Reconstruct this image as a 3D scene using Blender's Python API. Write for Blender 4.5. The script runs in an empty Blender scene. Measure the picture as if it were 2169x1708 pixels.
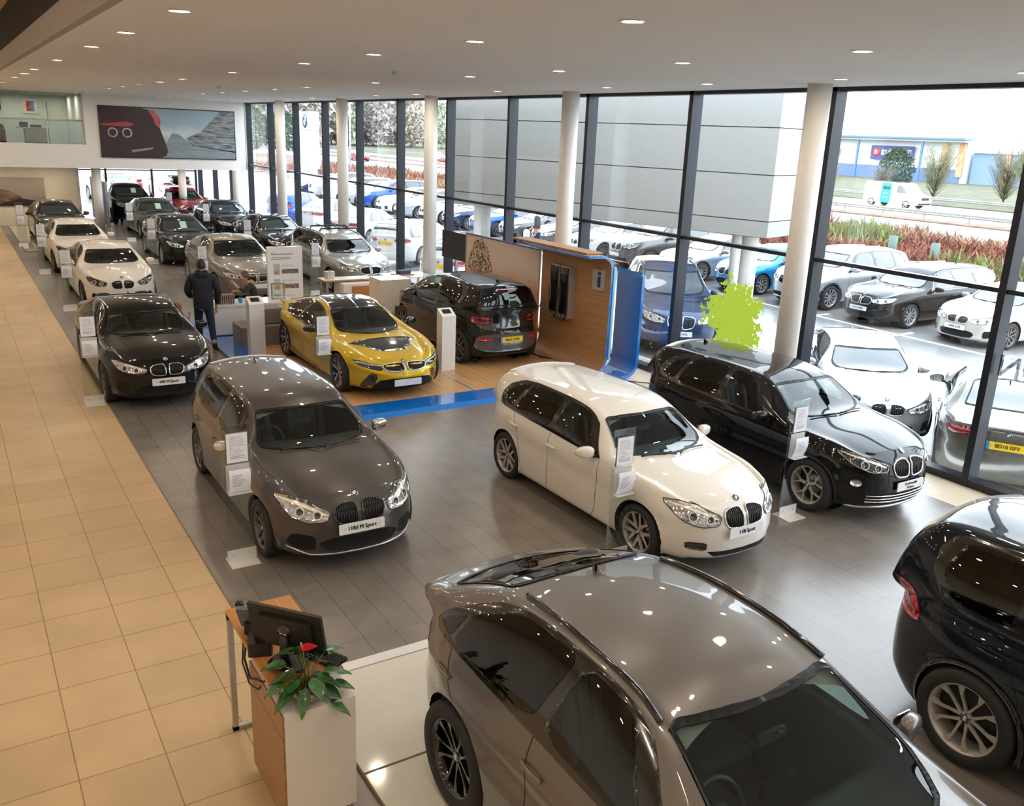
import bpy, math, random
from mathutils import Vector as V, Matrix, geometry
from mathutils.bvhtree import BVHTree
R=math.radians; PI=math.pi
random.seed(7)
SC=bpy.context.scene
# ------------------------------------------------------------------ camera
CAMH=4.4; LS_=170.0
cd=bpy.data.cameras.new('camera'); cam=bpy.data.objects.new('camera',cd); SC.collection.objects.link(cam)
cd.sensor_width=36.0; cd.lens=1878.85/2169*36; cd.clip_start=.05; cd.clip_end=900
_y,_p,_r=.569462045,.293034397,.0414262634
_f=V((math.sin(_y)*math.cos(_p),math.cos(_y)*math.cos(_p),-math.sin(_p))); _rt=V((math.cos(_y),-math.sin(_y),0)); _up=_rt.cross(_f)
_r1=math.cos(_r)*_rt+math.sin(_r)*_up; _u1=-math.sin(_r)*_rt+math.cos(_r)*_up
_m=Matrix((_r1,_u1,-_f)).transposed().to_4x4(); _m.translation=V((0,0,CAMH)); cam.matrix_world=_m
SC.camera=cam
# ------------------------------------------------------------------ view
SC.view_settings.view_transform='Standard'; SC.view_settings.look='None'; SC.view_settings.gamma=1
SC.view_settings.use_curve_mapping=False; SC.view_settings.exposure=0.52
SC.cycles.max_bounces=8; SC.cycles.transparent_max_bounces=24; SC.cycles.caustics_reflective=False; SC.cycles.caustics_refractive=False
SC.cycles.sample_clamp_indirect=4; SC.cycles.use_denoising=True
# ------------------------------------------------------------------ sky: bright even overcast
W=bpy.data.worlds.new('world'); SC.world=W; W.use_nodes=True
nt=W.node_tree; nt.nodes.clear()
_o=nt.nodes.new('ShaderNodeOutputWorld'); _b=nt.nodes.new('ShaderNodeBackground'); _t=nt.nodes.new('ShaderNodeTexCoord')
_s=nt.nodes.new('ShaderNodeSeparateXYZ'); _c=nt.nodes.new('ShaderNodeValToRGB'); _n=nt.nodes.new('ShaderNodeTexNoise'); _mx=nt.nodes.new('ShaderNodeMix')
_mx.data_type='RGBA'; _mx.blend_type='MULTIPLY'; _mx.inputs[0].default_value=.25
_n.inputs['Scale'].default_value=2.2; _n.inputs['Detail'].default_value=4
nt.links.new(_t.outputs['Generated'],_s.inputs[0]); nt.links.new(_t.outputs['Generated'],_n.inputs['Vector']); nt.links.new(_s.outputs['Z'],_c.inputs[0])
_c.color_ramp.elements[0].color=(.88,.94,1,1); _c.color_ramp.elements[1].color=(.78,.88,1,1); _c.color_ramp.elements[0].position=0; _c.color_ramp.elements[1].position=.8
nt.links.new(_c.outputs[0],_mx.inputs[6]); nt.links.new(_n.outputs['Color'],_mx.inputs[7])
nt.links.new(_c.outputs[0],_b.inputs[0]); _b.inputs[1].default_value=SKY=4.3; nt.links.new(_b.outputs[0],_o.inputs[0])
# ------------------------------------------------------------------ materials
_M={}
def nodes(m):
    m.use_nodes=True; return m.node_tree.nodes, m.node_tree.links, m.node_tree.nodes['Principled BSDF']
def mat(name,col=(.5,.5,.5),rough=.5,metal=0,coat=0,spec=.5,var=.06,vs=8,em=None,es=0,bump=0,stretch=None,alpha=None):
    """principled material with a little procedural variation"""
    if name in _M: return _M[name]
    m=bpy.data.materials.new(name); N,L,b=nodes(m)
    b.inputs['Roughness'].default_value=rough; b.inputs['Metallic'].default_value=metal; b.inputs['Specular IOR Level'].default_value=spec
    b.inputs['Coat Weight'].default_value=coat; b.inputs['Coat Roughness'].default_value=.03
    if em: b.inputs['Emission Color'].default_value=(*em,1); b.inputs['Emission Strength'].default_value=es
    t=N.new('ShaderNodeTexCoord'); n=N.new('ShaderNodeTexNoise'); n.inputs['Scale'].default_value=vs; n.inputs['Detail'].default_value=5
    mp=N.new('ShaderNodeMapping'); L.new(t.outputs['Object'],mp.inputs[0]); L.new(mp.outputs[0],n.inputs['Vector'])
    if stretch: mp.inputs['Scale'].default_value=stretch
    c=N.new('ShaderNodeValToRGB'); c.color_ramp.elements[0].position=.3; c.color_ramp.elements[1].position=.7
    c.color_ramp.elements[0].color=(*[x*(1-var) for x in col],1); c.color_ramp.elements[1].color=(*[min(1,x*(1+var)) for x in col],1)
    L.new(n.outputs['Fac'],c.inputs[0]); L.new(c.outputs[0],b.inputs['Base Color'])
    if bump:
        bp=N.new('ShaderNodeBump'); bp.inputs['Strength'].default_value=bump; bp.inputs['Distance'].default_value=.01; L.new(n.outputs['Fac'],bp.inputs['Height']); L.new(bp.outputs[0],b.inputs['Normal'])
    m.diffuse_color=(*col,1); _M[name]=m; return m
def glassmat(name,tint=(.8,.9,.87),refl=1.0,ior=1.5,rough=0.0):
    if name in _M: return _M[name]
    m=bpy.data.materials.new(name); N,L,b=nodes(m); N.remove(b); o=N['Material Output']
    t=N.new('ShaderNodeBsdfTransparent'); t.inputs[0].default_value=(*tint,1)
    g=N.new('ShaderNodeBsdfGlossy'); g.inputs['Roughness'].default_value=rough; g.inputs[0].default_value=(refl,refl,refl,1)
    lw=N.new('ShaderNodeLayerWeight'); lw.inputs[0].default_value=.5; pw=N.new('ShaderNodeMath'); pw.operation='POWER'; pw.inputs[1].default_value=4.2
    f=N.new('ShaderNodeMath'); f.operation='MULTIPLY_ADD'; f.inputs[1].default_value=.93; f.inputs[2].default_value=.055; L.new(lw.outputs['Facing'],pw.inputs[0]); L.new(pw.outputs[0],f.inputs[0])
    x=N.new('ShaderNodeMixShader'); L.new(f.outputs[0],x.inputs[0]); L.new(t.outputs[0],x.inputs[1]); L.new(g.outputs[0],x.inputs[2]); L.new(x.outputs[0],o.inputs[0])
    _M[name]=m; return m
def paint(name,col,metal=.0,rough=.35,coat=1.0):
    m=mat('paint_'+name,col,rough,metal,coat,spec=.25 if max(col)>.05 else .04,var=.03,vs=60); m.node_tree.nodes['Principled BSDF'].inputs['Coat IOR'].default_value=1.42; return m
BLK=mat('black_plastic',(.012,.012,.013),.45); GBLK=mat('gloss_black',(.006,.006,.007),.12,coat=1)
CHR=mat('chrome',(.75,.76,.78),.12,1); SILV=mat('satin_silver',(.55,.55,.56),.3,1)
RUB=mat('tyre_rubber',(.018,.018,.019),.75,bump=.1,vs=40); GAP=mat('shut_line_dark',(.004,.004,.004),.9)
HL=mat('headlamp_lens',(.62,.65,.68),.06,.75,coat=1,var=.35,vs=26); HLD=mat('headlamp_dark',(.05,.055,.06),.08,.4,coat=1)
HLW=mat('lamp_light_bar',(.9,.86,.78),.2,.2,coat=1); RED=mat('tail_lamp_red',(.42,.008,.012),.1,0,coat=1,var=.4,vs=30); REDD=mat('tail_lamp_dark_red',(.12,.004,.006),.1,coat=1)
WSG=glassmat('windscreen_glass',(.62,.74,.70)); PRIV=glassmat('privacy_glass',(.10,.12,.12)); SIDEG=glassmat('side_glass',(.50,.60,.57))
OUTG=mat('car_glass_sky',(.02,.03,.035),.04,0,coat=1,spec=1.0)
SEAT=mat('black_leather',(.03,.034,.045),.5); FRIT=mat('black_screen_border',(.006,.006,.007),.4,spec=.2); CAB=mat('cabin_trim_dark',(.02,.021,.024),.7); HEADL=mat('headliner_grey',(.30,.29,.28),.9)
PLW=mat('plate_white',(.78,.78,.8),.35); PLY=mat('plate_yellow',(.83,.55,.02),.35); TXT=mat('plate_lettering',(.01,.01,.012),.5)
BLU=mat('emblem_blue',(.02,.25,.62),.2,coat=1); WHT=mat('emblem_white',(.85,.85,.86),.2,coat=1); DSK=mat('brake_disc',(.2,.2,.2),.3,1)
# ------------------------------------------------------------------ mesh building
class MB:
    def __init__(s): s.v=[]; s.f=[]; s.m=[]; s.sm=[]; s.mats=[]
    def mi(s,m):
        if m not in s.mats: s.mats.append(m)
        return s.mats.index(m)
    def add(s,vs,fs,m,smooth=False,M=None):
        o=len(s.v); k=s.mi(m)
        s.v+=[tuple(M@V(p)) if M else tuple(p) for p in vs]
        for f in fs: s.f.append([o+i for i in f]); s.m.append(k); s.sm.append(smooth)
    def box(s,c,d,m,M=None,rz=0):
        x,y,z=d[0]/2,d[1]/2,d[2]/2
        T=Matrix.Translation(c)@Matrix.Rotation(rz,4,'Z')
        if M: T=M@T
        s.add([(a*x,b*y,e*z) for a in(-1,1) for b in(-1,1) for e in(-1,1)],[(0,1,3,2),(4,6,7,5),(0,4,5,1),(2,3,7,6),(0,2,6,4),(1,5,7,3)],m,False,T)
    def bx(s,a,b,m,M=None): s.box([(p+q)/2 for p,q in zip(a,b)],[abs(q-p) for p,q in zip(a,b)],m,M)
    def rbox(s,c,d,r,m,M=None,seg=3,axis='z'):
        """box whose edges along one axis are rounded"""
        x,y,z=d[0]/2,d[1]/2,d[2]/2; P=[]
        if axis=='z': a,b=x,y
        elif axis=='y': a,b=x,z
        else: a,b=y,z
        for q,(cx,cy) in enumerate([(a-r,b-r),(-a+r,b-r),(-a+r,-b+r),(a-r,-b+r)]):
            for k in range(seg+1):
                t=(q+k/seg)*PI/2; P.append((cx+r*math.cos(t),cy+r*math.sin(t)))
        n=len(P); h={'z':z,'y':y,'x':x}[axis]
        def e(p,w): return (p[0],p[1],w) if axis=='z' else ((p[0],w,p[1]) if axis=='y' else (w,p[0],p[1]))
        vs=[e(p,-h) for p in P]+[e(p,h) for p in P]
        fs=[(i,(i+1)%n,n+(i+1)%n,n+i) for i in range(n)]+[tuple(range(n)),tuple(range(2*n-1,n-1,-1))]
        T=Matrix.Translation(c); T=M@T if M else T
        s.add(vs,fs,m,False,T)
    def lathe(s,prof,m,n=24,M=None,axis='z',smooth=True,cap=False,a0=0,a1=2*PI):
        full=abs(a1-a0-2*PI)<1e-6; k=n if full else n+1; vs=[]
        for i in range(k):
            t=a0+(a1-a0)*i/n; c,q=math.cos(t),math.sin(t)
            for r,h in prof: vs.append((r*c,r*q,h) if axis=='z' else ((r*c,h,r*q) if axis=='y' else (h,r*c,r*q)))
        p=len(prof); fs=[]
        for i in range(n):
            j=(i+1)%k
            for a in range(p-1): fs.append((i*p+a,j*p+a,j*p+a+1,i*p+a+1))
        if cap: fs.append(tuple(i*p for i in range(k))); fs.append(tuple(i*p+p-1 for i in range(k)))
        s.add(vs,fs,m,smooth,M)
    def tube(s,pts,r,m,n=8,closed=False,M=None,flat=1.0):
        pts=[V(p) for p in pts]; k=len(pts); vs=[]; up=None
        for i,p in enumerate(pts):
            a=pts[i-1] if (i>0 or closed) else p; b=pts[(i+1)%k] if (i<k-1 or closed) else p
            t=(b-a).normalized() if (b-a).length>1e-9 else V((0,0,1))
            if up is None: up=t.orthogonal().normalized()
            up=(up-t*up.dot(t)); up=up.normalized() if up.length>1e-6 else t.orthogonal().normalized()
            w=t.cross(up); rr=r[i] if isinstance(r,(list,tuple)) else r
            for q in range(n):
                an=2*PI*q/n; vs.append(p+up*math.cos(an)*rr+w*math.sin(an)*rr*flat)
        fs=[(i*n+q,i*n+(q+1)%n,((i+1)%k)*n+(q+1)%n,((i+1)%k)*n+q) for i in range(k if closed else k-1) for q in range(n)]
        if not closed: fs+= [tuple(range(n-1,-1,-1)),tuple(range((k-1)*n,k*n))]
        s.add(vs,fs,m,True,M)
    def grid(s,P,m,closed_u=False,closed_v=False,smooth=True,M=None,skip=None,mf=None):
        a,b=len(P),len(P[0]); vs=[p for r in P for p in r]
        for i in range(a if closed_u else a-1):
            pass
        fs=[]
        for i in range(a if closed_u else a-1):
            for j in range(b if closed_v else b-1):
                if skip and skip(i,j): continue
                fs.append((i*b+j,((i+1)%a)*b+j,((i+1)%a)*b+(j+1)%b,i*b+(j+1)%b))
        s.add(vs,fs,m,smooth,M)
    def prism(s,poly,h0,h1,m,M=None,axis='z'):
        n=len(poly)
        e=(lambda p,w:(p[0],p[1],w)) if axis=='z' else ((lambda p,w:(p[0],w,p[1])) if axis=='y' else (lambda p,w:(w,p[0],p[1])))
        s.add([e(p,h0) for p in poly]+[e(p,h1) for p in poly],[(i,(i+1)%n,n+(i+1)%n,n+i) for i in range(n)]+[tuple(range(n)),tuple(range(2*n-1,n-1,-1))],m,False,M)
    def ball(s,c,r,m,n=12,M=None,sc=(1,1,1)):
        P=[[ (c[0]+sc[0]*r*math.sin(PI*i/n)*math.cos(2*PI*j/(2*n)),c[1]+sc[1]*r*math.sin(PI*i/n)*math.sin(2*PI*j/(2*n)),c[2]+sc[2]*r*math.cos(PI*i/n)) for j in range(2*n)] for i in range(n+1)]
        s.grid(P,m,closed_v=True,M=M)
    def mesh(s,name):
        me=bpy.data.meshes.new(name); me.from_pydata(s.v,[],s.f); 
        for m in s.mats: me.materials.append(m)
        me.polygons.foreach_set('material_index',s.m); me.polygons.foreach_set('use_smooth',s.sm); me.update(); return me
    def build(s,name,parent=None,fix=True,weld=0,**kw):
        me=s.mesh(name)
        if weld:
            import bmesh
            b=bmesh.new(); b.from_mesh(me); bmesh.ops.remove_doubles(b,verts=b.verts,dist=weld); b.to_mesh(me); b.free()
        if fix:
            import bmesh
            b=bmesh.new(); b.from_mesh(me); bmesh.ops.recalc_face_normals(b,faces=b.faces); b.to_mesh(me); b.free()
        o=bpy.data.objects.new(name,me); SC.collection.objects.link(o)
        if parent: o.parent=parent
        for k,v in kw.items(): o[k]=v
        return o
def tag(o,label,cat,group=None,kind=None):
    o['label']=label; o['category']=cat
    if group: o['group']=group
    if kind: o['kind']=kind
    return o
def empty(name,loc=(0,0,0),rz=0,label=None,cat=None,group=None):
    o=bpy.data.objects.new(name,None); SC.collection.objects.link(o); o.location=loc; o.rotation_euler=(0,0,rz); o.empty_display_size=.2
    if label: tag(o,label,cat,group)
    return o
def struct(name,mb,**k): o=mb.build(name); o['kind']='structure'; return o
def copy_tree(o,parent=None):
    c=o.copy(); SC.collection.objects.link(c); c.parent=parent
    for ch in list(o.children): copy_tree(ch,c)
    return c
_txt={}
def text_mesh(s,size,ext=.0015):
    """flat lettering lying in x,z plane centred on origin, facing -y"""
    k=(s,size,ext)
    if k in _txt: return _txt[k]
    c=bpy.data.curves.new('lettering','FONT'); c.body=s; c.size=size; c.extrude=ext; c.align_x='CENTER'; c.align_y='CENTER'; c.resolution_u=3
    o=bpy.data.objects.new('lettering',c); SC.collection.objects.link(o); bpy.context.view_layer.update()
    me=bpy.data.meshes.new_from_object(o.evaluated_get(bpy.context.evaluated_depsgraph_get())); bpy.data.objects.remove(o); bpy.data.curves.remove(c)
    me.transform(Matrix.Rotation(R(90),4,'X')); _txt[k]=me; return me
def text(mb,s,size,M,m,ext=.0015,sx=1,bold=0):
    me=text_mesh(s,size,ext)
    for dx in ((0,) if not bold else (-bold,0,bold)):
        mb.add([(v.co.x*sx+dx,v.co.y,v.co.z) for v in me.vertices],[tuple(p.vertices) for p in me.polygons],m,False,M)
import numpy as np
# ------------------------------------------------------------------ car bodies: lofted shells with fitted panels
def interp1(C,t,T):
    """smooth, non overshooting cubic through control rows C at knots t, read at T"""
    C=np.asarray(C,float); t=np.asarray(t,float); n=len(t); sh=(-1,)+(1,)*(C.ndim-1)
    h=np.diff(t).reshape(sh); d=np.diff(C,axis=0)/h; m=np.zeros_like(C)
    m[1:-1]=(d[:-1]*h[1:]+d[1:]*h[:-1])/(h[1:]+h[:-1]); m[0]=d[0]; m[-1]=d[-1]
    lim=np.minimum(abs(d[:-1]),abs(d[1:])); same=d[:-1]*d[1:]>0; lim=np.where(same,2.4*lim,.6*lim)
    m[1:-1]=np.clip(m[1:-1],-lim,lim)
    i=np.clip(np.searchsorted(t,T,side='right')-1,0,n-2); hh=(t[i+1]-t[i]).reshape(sh); s=((T-t[i])/(t[i+1]-t[i])).reshape(sh)
    return (2*s**3-3*s**2+1)*C[i]+(s**3-2*s**2+s)*hh*m[i]+(-2*s**3+3*s**2)*C[i+1]+(s**3-s**2)*hh*m[i+1]
def warp(T,s,x0=-.3,xc=1.15,x1=1.95):
    """move the cabin front back, lengthening the bonnet"""
    w=lambda x: x if x<=x0 or x>=x1 or x>50 else (x-s*(x-x0)/(xc-x0) if x<xc else x-s*(x1-x)/(x1-xc))
    T=dict(T); T['rows']=[(w(a),w(b),c,d,w(e),f,g) for a,b,c,d,e,f,g in T['rows']]
    T['panes']=[[(w(x),q) for x,q in p] for p in T['panes']]; T['surround']=[(w(x),q) for x,q in T['surround']]
    T['ws']=tuple((w(a),w(b)) for a,b in T['ws']); T['cab']=(T['cab'][0],w(T['cab'][1])); T['mir']=(w(T['mir'][0]),T['mir'][1])
    T['gaps']=[[(w(x),v) for x,v in g] for g in T['gaps']]; T['seatx']=T.get('seatx',-.15)-s*.35
    T['tubes']=[(t[0],t[1],[(w(x),v) for x,v in t[2]] if t[1]=='U' else t[2],*t[3:]) for t in T.get('tubes',[])]
    return T
def warpk(T,K):
    w=lambda x: float(np.interp(x,[k[0] for k in K],[k[1] for k in K])) if -2.6<x<2.6 else x
    T=dict(T); T['rows']=[(w(a),w(b),c,d,w(e),f,g) for a,b,c,d,e,f,g in T['rows']]
    T['panes']=[[(w(x),q) for x,q in p] for p in T['panes']]; T['surround']=[(w(x),q) for x,q in T['surround']]
    for k in('ws','rwin'): T[k]=tuple((w(a),w(b)) for a,b in T[k])
    T['cab']=(w(T['cab'][0]),w(T['cab'][1])); T['mir']=(w(T['mir'][0]),T['mir'][1]); T['handles']=[(w(x),v) for x,v in T.get('handles',[])]
    T['gaps']=[[(w(x) if g is not T['gaps'][0] or x>.95 else x,v) for x,v in g] for g in T['gaps']]; T['seatx']=w(T.get('seatx',-.15)+.35)-.35
    T['tubes']=[(t[0],t[1],[(w(x),v) for x,v in t[2]] if t[1]=='U' else t[2],*t[3:]) for t in T.get('tubes',[])]
    T['pf']=[(p[0],p[1],[(w(x),v) for x,v in p[2]] if p[1]=='U' else p[2],*p[3:]) for p in T.get('pf',[])]
    if T.get('fin'): T['fin']=w(T['fin'])
    return T
def nose(T,a=.03,b=.015,c=.012):
    r=list(T['rows']); z=list(r[-1]); z[5]-=a; z[3]-=a*.2; z[2]*=.88; r[-1]=tuple(z); z=list(r[-2]); z[5]-=b; z[2]*=.95; r[-2]=tuple(z)
    return mod(T,rows=r,ft=(T['ft'][0]-.045,T['ft'][1]+c),kid=[mod(k,p=[(y,z+T.get('kup',.025)) for y,z in k['p']]) for k in T['kid']])
def mod(T,**k):
    d=dict(T); d.update(k); return d
def lin(K,z): return float(np.interp(z,[k[0] for k in K],[k[1] for k in K]))
WF=(0,.42,.72,.9)
TT=(0,.06,.22,.46,.63,.75,.90,1.0); YM=(.93,.972,.987,.993,.988,1.0,.988,.957)
NR=17; QV=[(0,8),(.08,9),(.36,10),(.64,11),(.92,12),(1,13)]
class Shell:
    def __init__(s,T,K):
        s.T=T; s.K=K; rows=T['rows']; Wd=T['W']; A=rows[0]; Z=rows[-1]; xm=0.0
        fn,rn,m=T.get('fn',6.5),T.get('rn',8),2.3; bul=T.get('bulge',.03); YMt=T.get('ym',YM)
        def halfw(x,z):
            X=lin(T['fp'],z) if x>xm else lin(T['rp'],z); n=fn if x>xm else rn
            q=min(1,abs(x-xm)/X); return max(0,1-q**n)**(1/m)
        def xat(f,z,front,yA):
            X=lin(T['fp'],z) if front else lin(T['rp'],z); n=fn if front else rn
            x=X*(1-min(1,f*yA)**m)**(1/n); return x if front else -x
        st=[]
        for k,f in enumerate(WF): st.append(('r',f,None))
        for r in rows: st.append(('s',1,r))
        for f in reversed(WF): st.append(('f',f,None))
        CP=np.zeros((len(st),NR,3))
        for i,(ty,f,r) in enumerate(st):
            E=r if ty=='s' else (A if ty=='r' else Z)
            xl,rx,ry,rz,cx,cz,zs=E
            if ty!='s':
                ex,ez=T['rt'] if ty=='r' else T['ft']
                zsE=ez-(.055 if ty=='f' else T.get('rdrop',.04)); w=f**2.6; zs=zsE+(zs-zsE)*w
                rx=ex+(rx-ex)*w; rz=ez+(rz-ez)*f**2; ry=ry*f
                g=f**1.5; cx=ex+(cx-ex)*g; cz=ez+(cz-ez)*(1-(1-g)**1.25)
                if f==0: cx,cz=ex,ez
            z0=T['z0']+ (.03 if ty!='s' else 0)
            for j,(t,ym) in enumerate(zip(TT,YMt)):
                z=z0+(zs-z0)*t
                if ty=='s': x=xl; y=Wd*halfw(x,z)*ym
                else:
                    yA=halfw(E[0],z); y=Wd*yA*f*ym; x=xat(f,z,ty=='f',yA)
                    if f==0: y=0
                for (ax,am,asg) in T.get('flare',[]):
                    if t<.95: y+= am*math.exp(-((x-ax)/asg)**2)*(1-abs(t-.5)*1.2)*(f if ty!='s' else 1)
                CP[i,j+1]=(x,y,z)
            CP[i,0]=(CP[i,1][0]*.97,CP[i,1][1]*.5,z0)
            sh=CP[i,8]; rl=np.array((rx,ry,rz))
            for q,j in QV[1:5]:
                p=sh+(rl-sh)*q; b=bul*4*q*(1-q)
                nrm=np.array((0,rl[2]-sh[2],sh[1]-rl[1])); L=np.linalg.norm(nrm); 
                if L>1e-6 and f>0: p=p+nrm/L*b*(1 if ty=='s' else f*.5)
                CP[i,j]=p
            CP[i,13]=rl
            cw=T.get('crown',2.0)
            for j,c in ((14,.3),(15,.65),(16,1)):
                CP[i,j]=(cx-(cx-rx)*(1-c)**2, ry*(1-c), cz-(cz-rz)*(1-c)**cw)
        s.CP=CP; s.ns=len(st); s.nrow=len(rows)
        dd=np.linalg.norm(np.diff(CP[:,3:],axis=0),axis=2).mean(1); s.tu=np.concatenate([[0],np.cumsum(np.maximum(dd,.02))])
        dv=np.linalg.norm(np.diff(CP,axis=1),axis=2).mean(0); s.tv=np.concatenate([[0],np.cumsum(np.maximum(dv,.01))])
        s.KD=8; s.D=s.dense(s.KD)
        s.xl=[r[0] for r in rows]
    def dense(s,K):
        U=np.concatenate([np.linspace(s.tu[i],s.tu[i+1],K,endpoint=False) for i in range(s.ns-1)]+[[s.tu[-1]-1e-9]])
        Vv=np.concatenate([np.linspace(s.tv[i],s.tv[i+1],K,endpoint=False) for i in range(NR-1)]+[[s.tv[-1]-1e-9]])
        D=interp1(s.CP,s.tu,U); D=np.swapaxes(interp1(np.swapaxes(D,0,1),s.tv,Vv),0,1); D[:,:,1]=np.maximum(D[:,:,1],0); return D
    def dense2(s,h):
        def sub(t):
            o=[]
            for i in range(len(t)-1):
                k=max(2,int((t[i+1]-t[i])/h+.5)); o+=[i+j/k for j in range(k)]
            return np.array(o+[len(t)-1-1e-9])
        u,v=sub(s.tu),sub(s.tv); U=np.interp(u,range(len(s.tu)),s.tu); Vv=np.interp(v,range(len(s.tv)),s.tv)
        D=interp1(s.CP,s.tu,U); D=np.swapaxes(interp1(np.swapaxes(D,0,1),s.tv,Vv),0,1); D[:,:,1]=np.maximum(D[:,:,1],0); return D,u,v
    def S(s,u,v):
        K=s.KD; D=s.D; n,m=D.shape[:2]; a=min(max(u*K,0),n-1.0001); b=min(max(v*K,0),m-1.0001); i,j=int(a),int(b); p,q=a-i,b-j
        cw=lambda t:(-.5*t+t*t-.5*t**3,1-2.5*t*t+1.5*t**3,.5*t+2*t*t-1.5*t**3,-.5*t*t+.5*t**3); wa,wb=cw(p),cw(q); o=None
        E=D if j<m-2 else None
        for x in range(4):
            r=D[min(max(i-1+x,0),n-1)]
            if j+2<m: c=r[j-1 if j else 0]*wb[0]+r[j]*wb[1]+r[j+1]*wb[2]+r[j+2]*wb[3]
            else: mir=r[m-2 if j+2>m-1 else j+2]*(1,-1,1); c=r[j-1]*wb[0]+r[j]*wb[1]+r[min(j+1,m-1)]*wb[2]+mir*wb[3]
            o=c*wa[x] if o is None else o+c*wa[x]
        return V((o[0],max(o[1],0),o[2]))
    def N(s,u,v):
        e=.12; a=s.S(u+e,v)-s.S(u-e,v); b=s.S(u,v+e)-s.S(u,v-e); n=a.cross(b)
        if n.length<1e-9: return V((0,0,1))
        n.normalize(); c=s.S(u,v)-V((0,0,.55)); 
        return n if n.dot(V((c.x*.3,c.y,c.z)))>0 else -n
    def f(s,u,v): return s.S(u,v),s.N(u,v)
    def U(s,x): return 4+float(np.interp(x,s.xl,range(s.nrow)))
    def Q(s,q): return float(np.interp(q,[a for a,b in QV],[b for a,b in QV]))
    def bvh(s):
        if not hasattr(s,'_b'):
            D=s.D; a,b=D.shape[:2]; vs=[tuple(p) for r in D for p in r]+[(p[0],-p[1],p[2]) for r in D for p in r]
            fs=[(i*b+j,(i+1)*b+j,(i+1)*b+j+1,i*b+j+1) for i in range(a-1) for j in range(b-1)]
            fs+=[tuple(k+a*b for k in f) for f in fs]; s._b=BVHTree.FromPolygons([V(p) for p in vs],fs)
        return s._b
    def proj(s,kind,ang=0):
        B=s.bvh()
        if kind=='diag': d=V((math.cos(ang),math.sin(ang),0)); e=V((-math.sin(ang),math.cos(ang),0)); up=V((0,0,1))
        elif kind=='side': d=V((0,1,0)); e=V((1,0,0)); up=V((0,0,1))
        elif kind=='top': d=V((0,0,1)); e=V((1,0,0)); up=V((0,1,0))
        def f(a,b):
            if abs(a)<2e-3: a=2e-3
            o=e*a+up*b+d*6; h=B.ray_cast(o,-d)
            if h[0] is None:
                h=B.find_nearest(e*a+up*b+d*(2.2 if kind=='diag' else .8))
            n=h[1]; n=n if n.dot(d)>0 else -n
            return h[0],n
        return f
def pin(p,poly):
    x,y=p; c=False; j=len(poly)-1
    for i in range(len(poly)):
        a,b=poly[i],poly[j]
        if (a[1]>y)!=(b[1]>y) and x<(b[0]-a[0])*(y-a[1])/(b[1]-a[1])+a[0]: c=not c
        j=i
    return c
def chaikin(P,n=2,w=.25):
    for _ in range(n):
        Q=[]
        for i in range(len(P)):
            a,b=P[i],P[(i+1)%len(P)]; Q+= [(a[0]+(b[0]-a[0])*w,a[1]+(b[1]-a[1])*w),(a[0]+(b[0]-a[0])*(1-w),a[1]+(b[1]-a[1])*(1-w))]
        P=Q
    return P
def dens(P,step,closed=True):
    o=[]; n=len(P)
    for i in range(n if closed else n-1):
        a,b=P[i],P[(i+1)%n]; k=max(1,int(math.dist(a,b)/step+.5))
        for j in range(k): o.append((a[0]+(b[0]-a[0])*j/k,a[1]+(b[1]-a[1])*j/k))
    if not closed: o.append(tuple(P[-1]))
    return o
def patch(mb,poly,f,m,off=.003,step=.05,holes=(),th=.006,fl=False,sy=(1,1),skirt=True):
    loops=[dens(poly,step*sy[0])]+[dens(h,step*sy[0]) for h in holes]; P=[];E=[]
    for L in loops:
        o=len(P); P+=L; E+=[(o+i,o+(i+1)%len(L)) for i in range(len(L))]
    xs=[p[0] for p in poly]; ys=[p[1] for p in poly]
    nx=max(1,int((max(xs)-min(xs))/step)); ny=max(1,int((max(ys)-min(ys))/(step*sy[1])))
    for i in range(1,nx):
        for j in range(1,ny):
            q=(min(xs)+(max(xs)-min(xs))*(i+.01)/nx,min(ys)+(max(ys)-min(ys))*(j+.013)/ny)
            if pin(q,poly) and not any(pin(q,h) for h in holes): P.append(q)
    r=geometry.delaunay_2d_cdt([V(p) for p in P],E,[],0,1e-5); vs=r[0]; tr=[]
    for t in r[2]:
        c=(sum(vs[i][0] for i in t)/3,sum(vs[i][1] for i in t)/3)
        if pin(c,poly) and not any(pin(c,h) for h in holes): tr.append(tuple(t))
    pos=[];nor=[]
    for p in vs:
        a,n=f(p[0],p[1]); pos.append(a+n*off); nor.append(n)
    fs=list(tr); n0=len(pos)
    if skirt:
        cnt={}
        for t in tr:
            for k in range(3):
                e=(t[k],t[(k+1)%3]); key=tuple(sorted(e)); cnt[key]=None if key in cnt else e
        be=[e for e in cnt.values() if e]; mp={}
        for e in be:
            for i in e:
                if i not in mp: mp[i]=len(pos); pos.append(pos[i]-nor[i]*(off+th))
        fs+=[(e[0],e[1],mp[e[1]],mp[e[0]]) for e in be]
    mb.add([((p.x,-p.y,p.z) if fl else tuple(p)) for p in pos],[tuple(reversed(t)) for t in fs] if fl else fs,m,True)
def ptube(mb,pts,f,r,m,off=.0,closed=False,fl=False,step=.04,n=6,flat=1):
    L=dens(pts,step,closed); o=[]
    for p in L:
        a,nn=f(*p); q=a+nn*off; o.append(V((q.x,-q.y,q.z)) if fl else q)
    mb.tube(o,r,m,n,closed,flat=flat)
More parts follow.
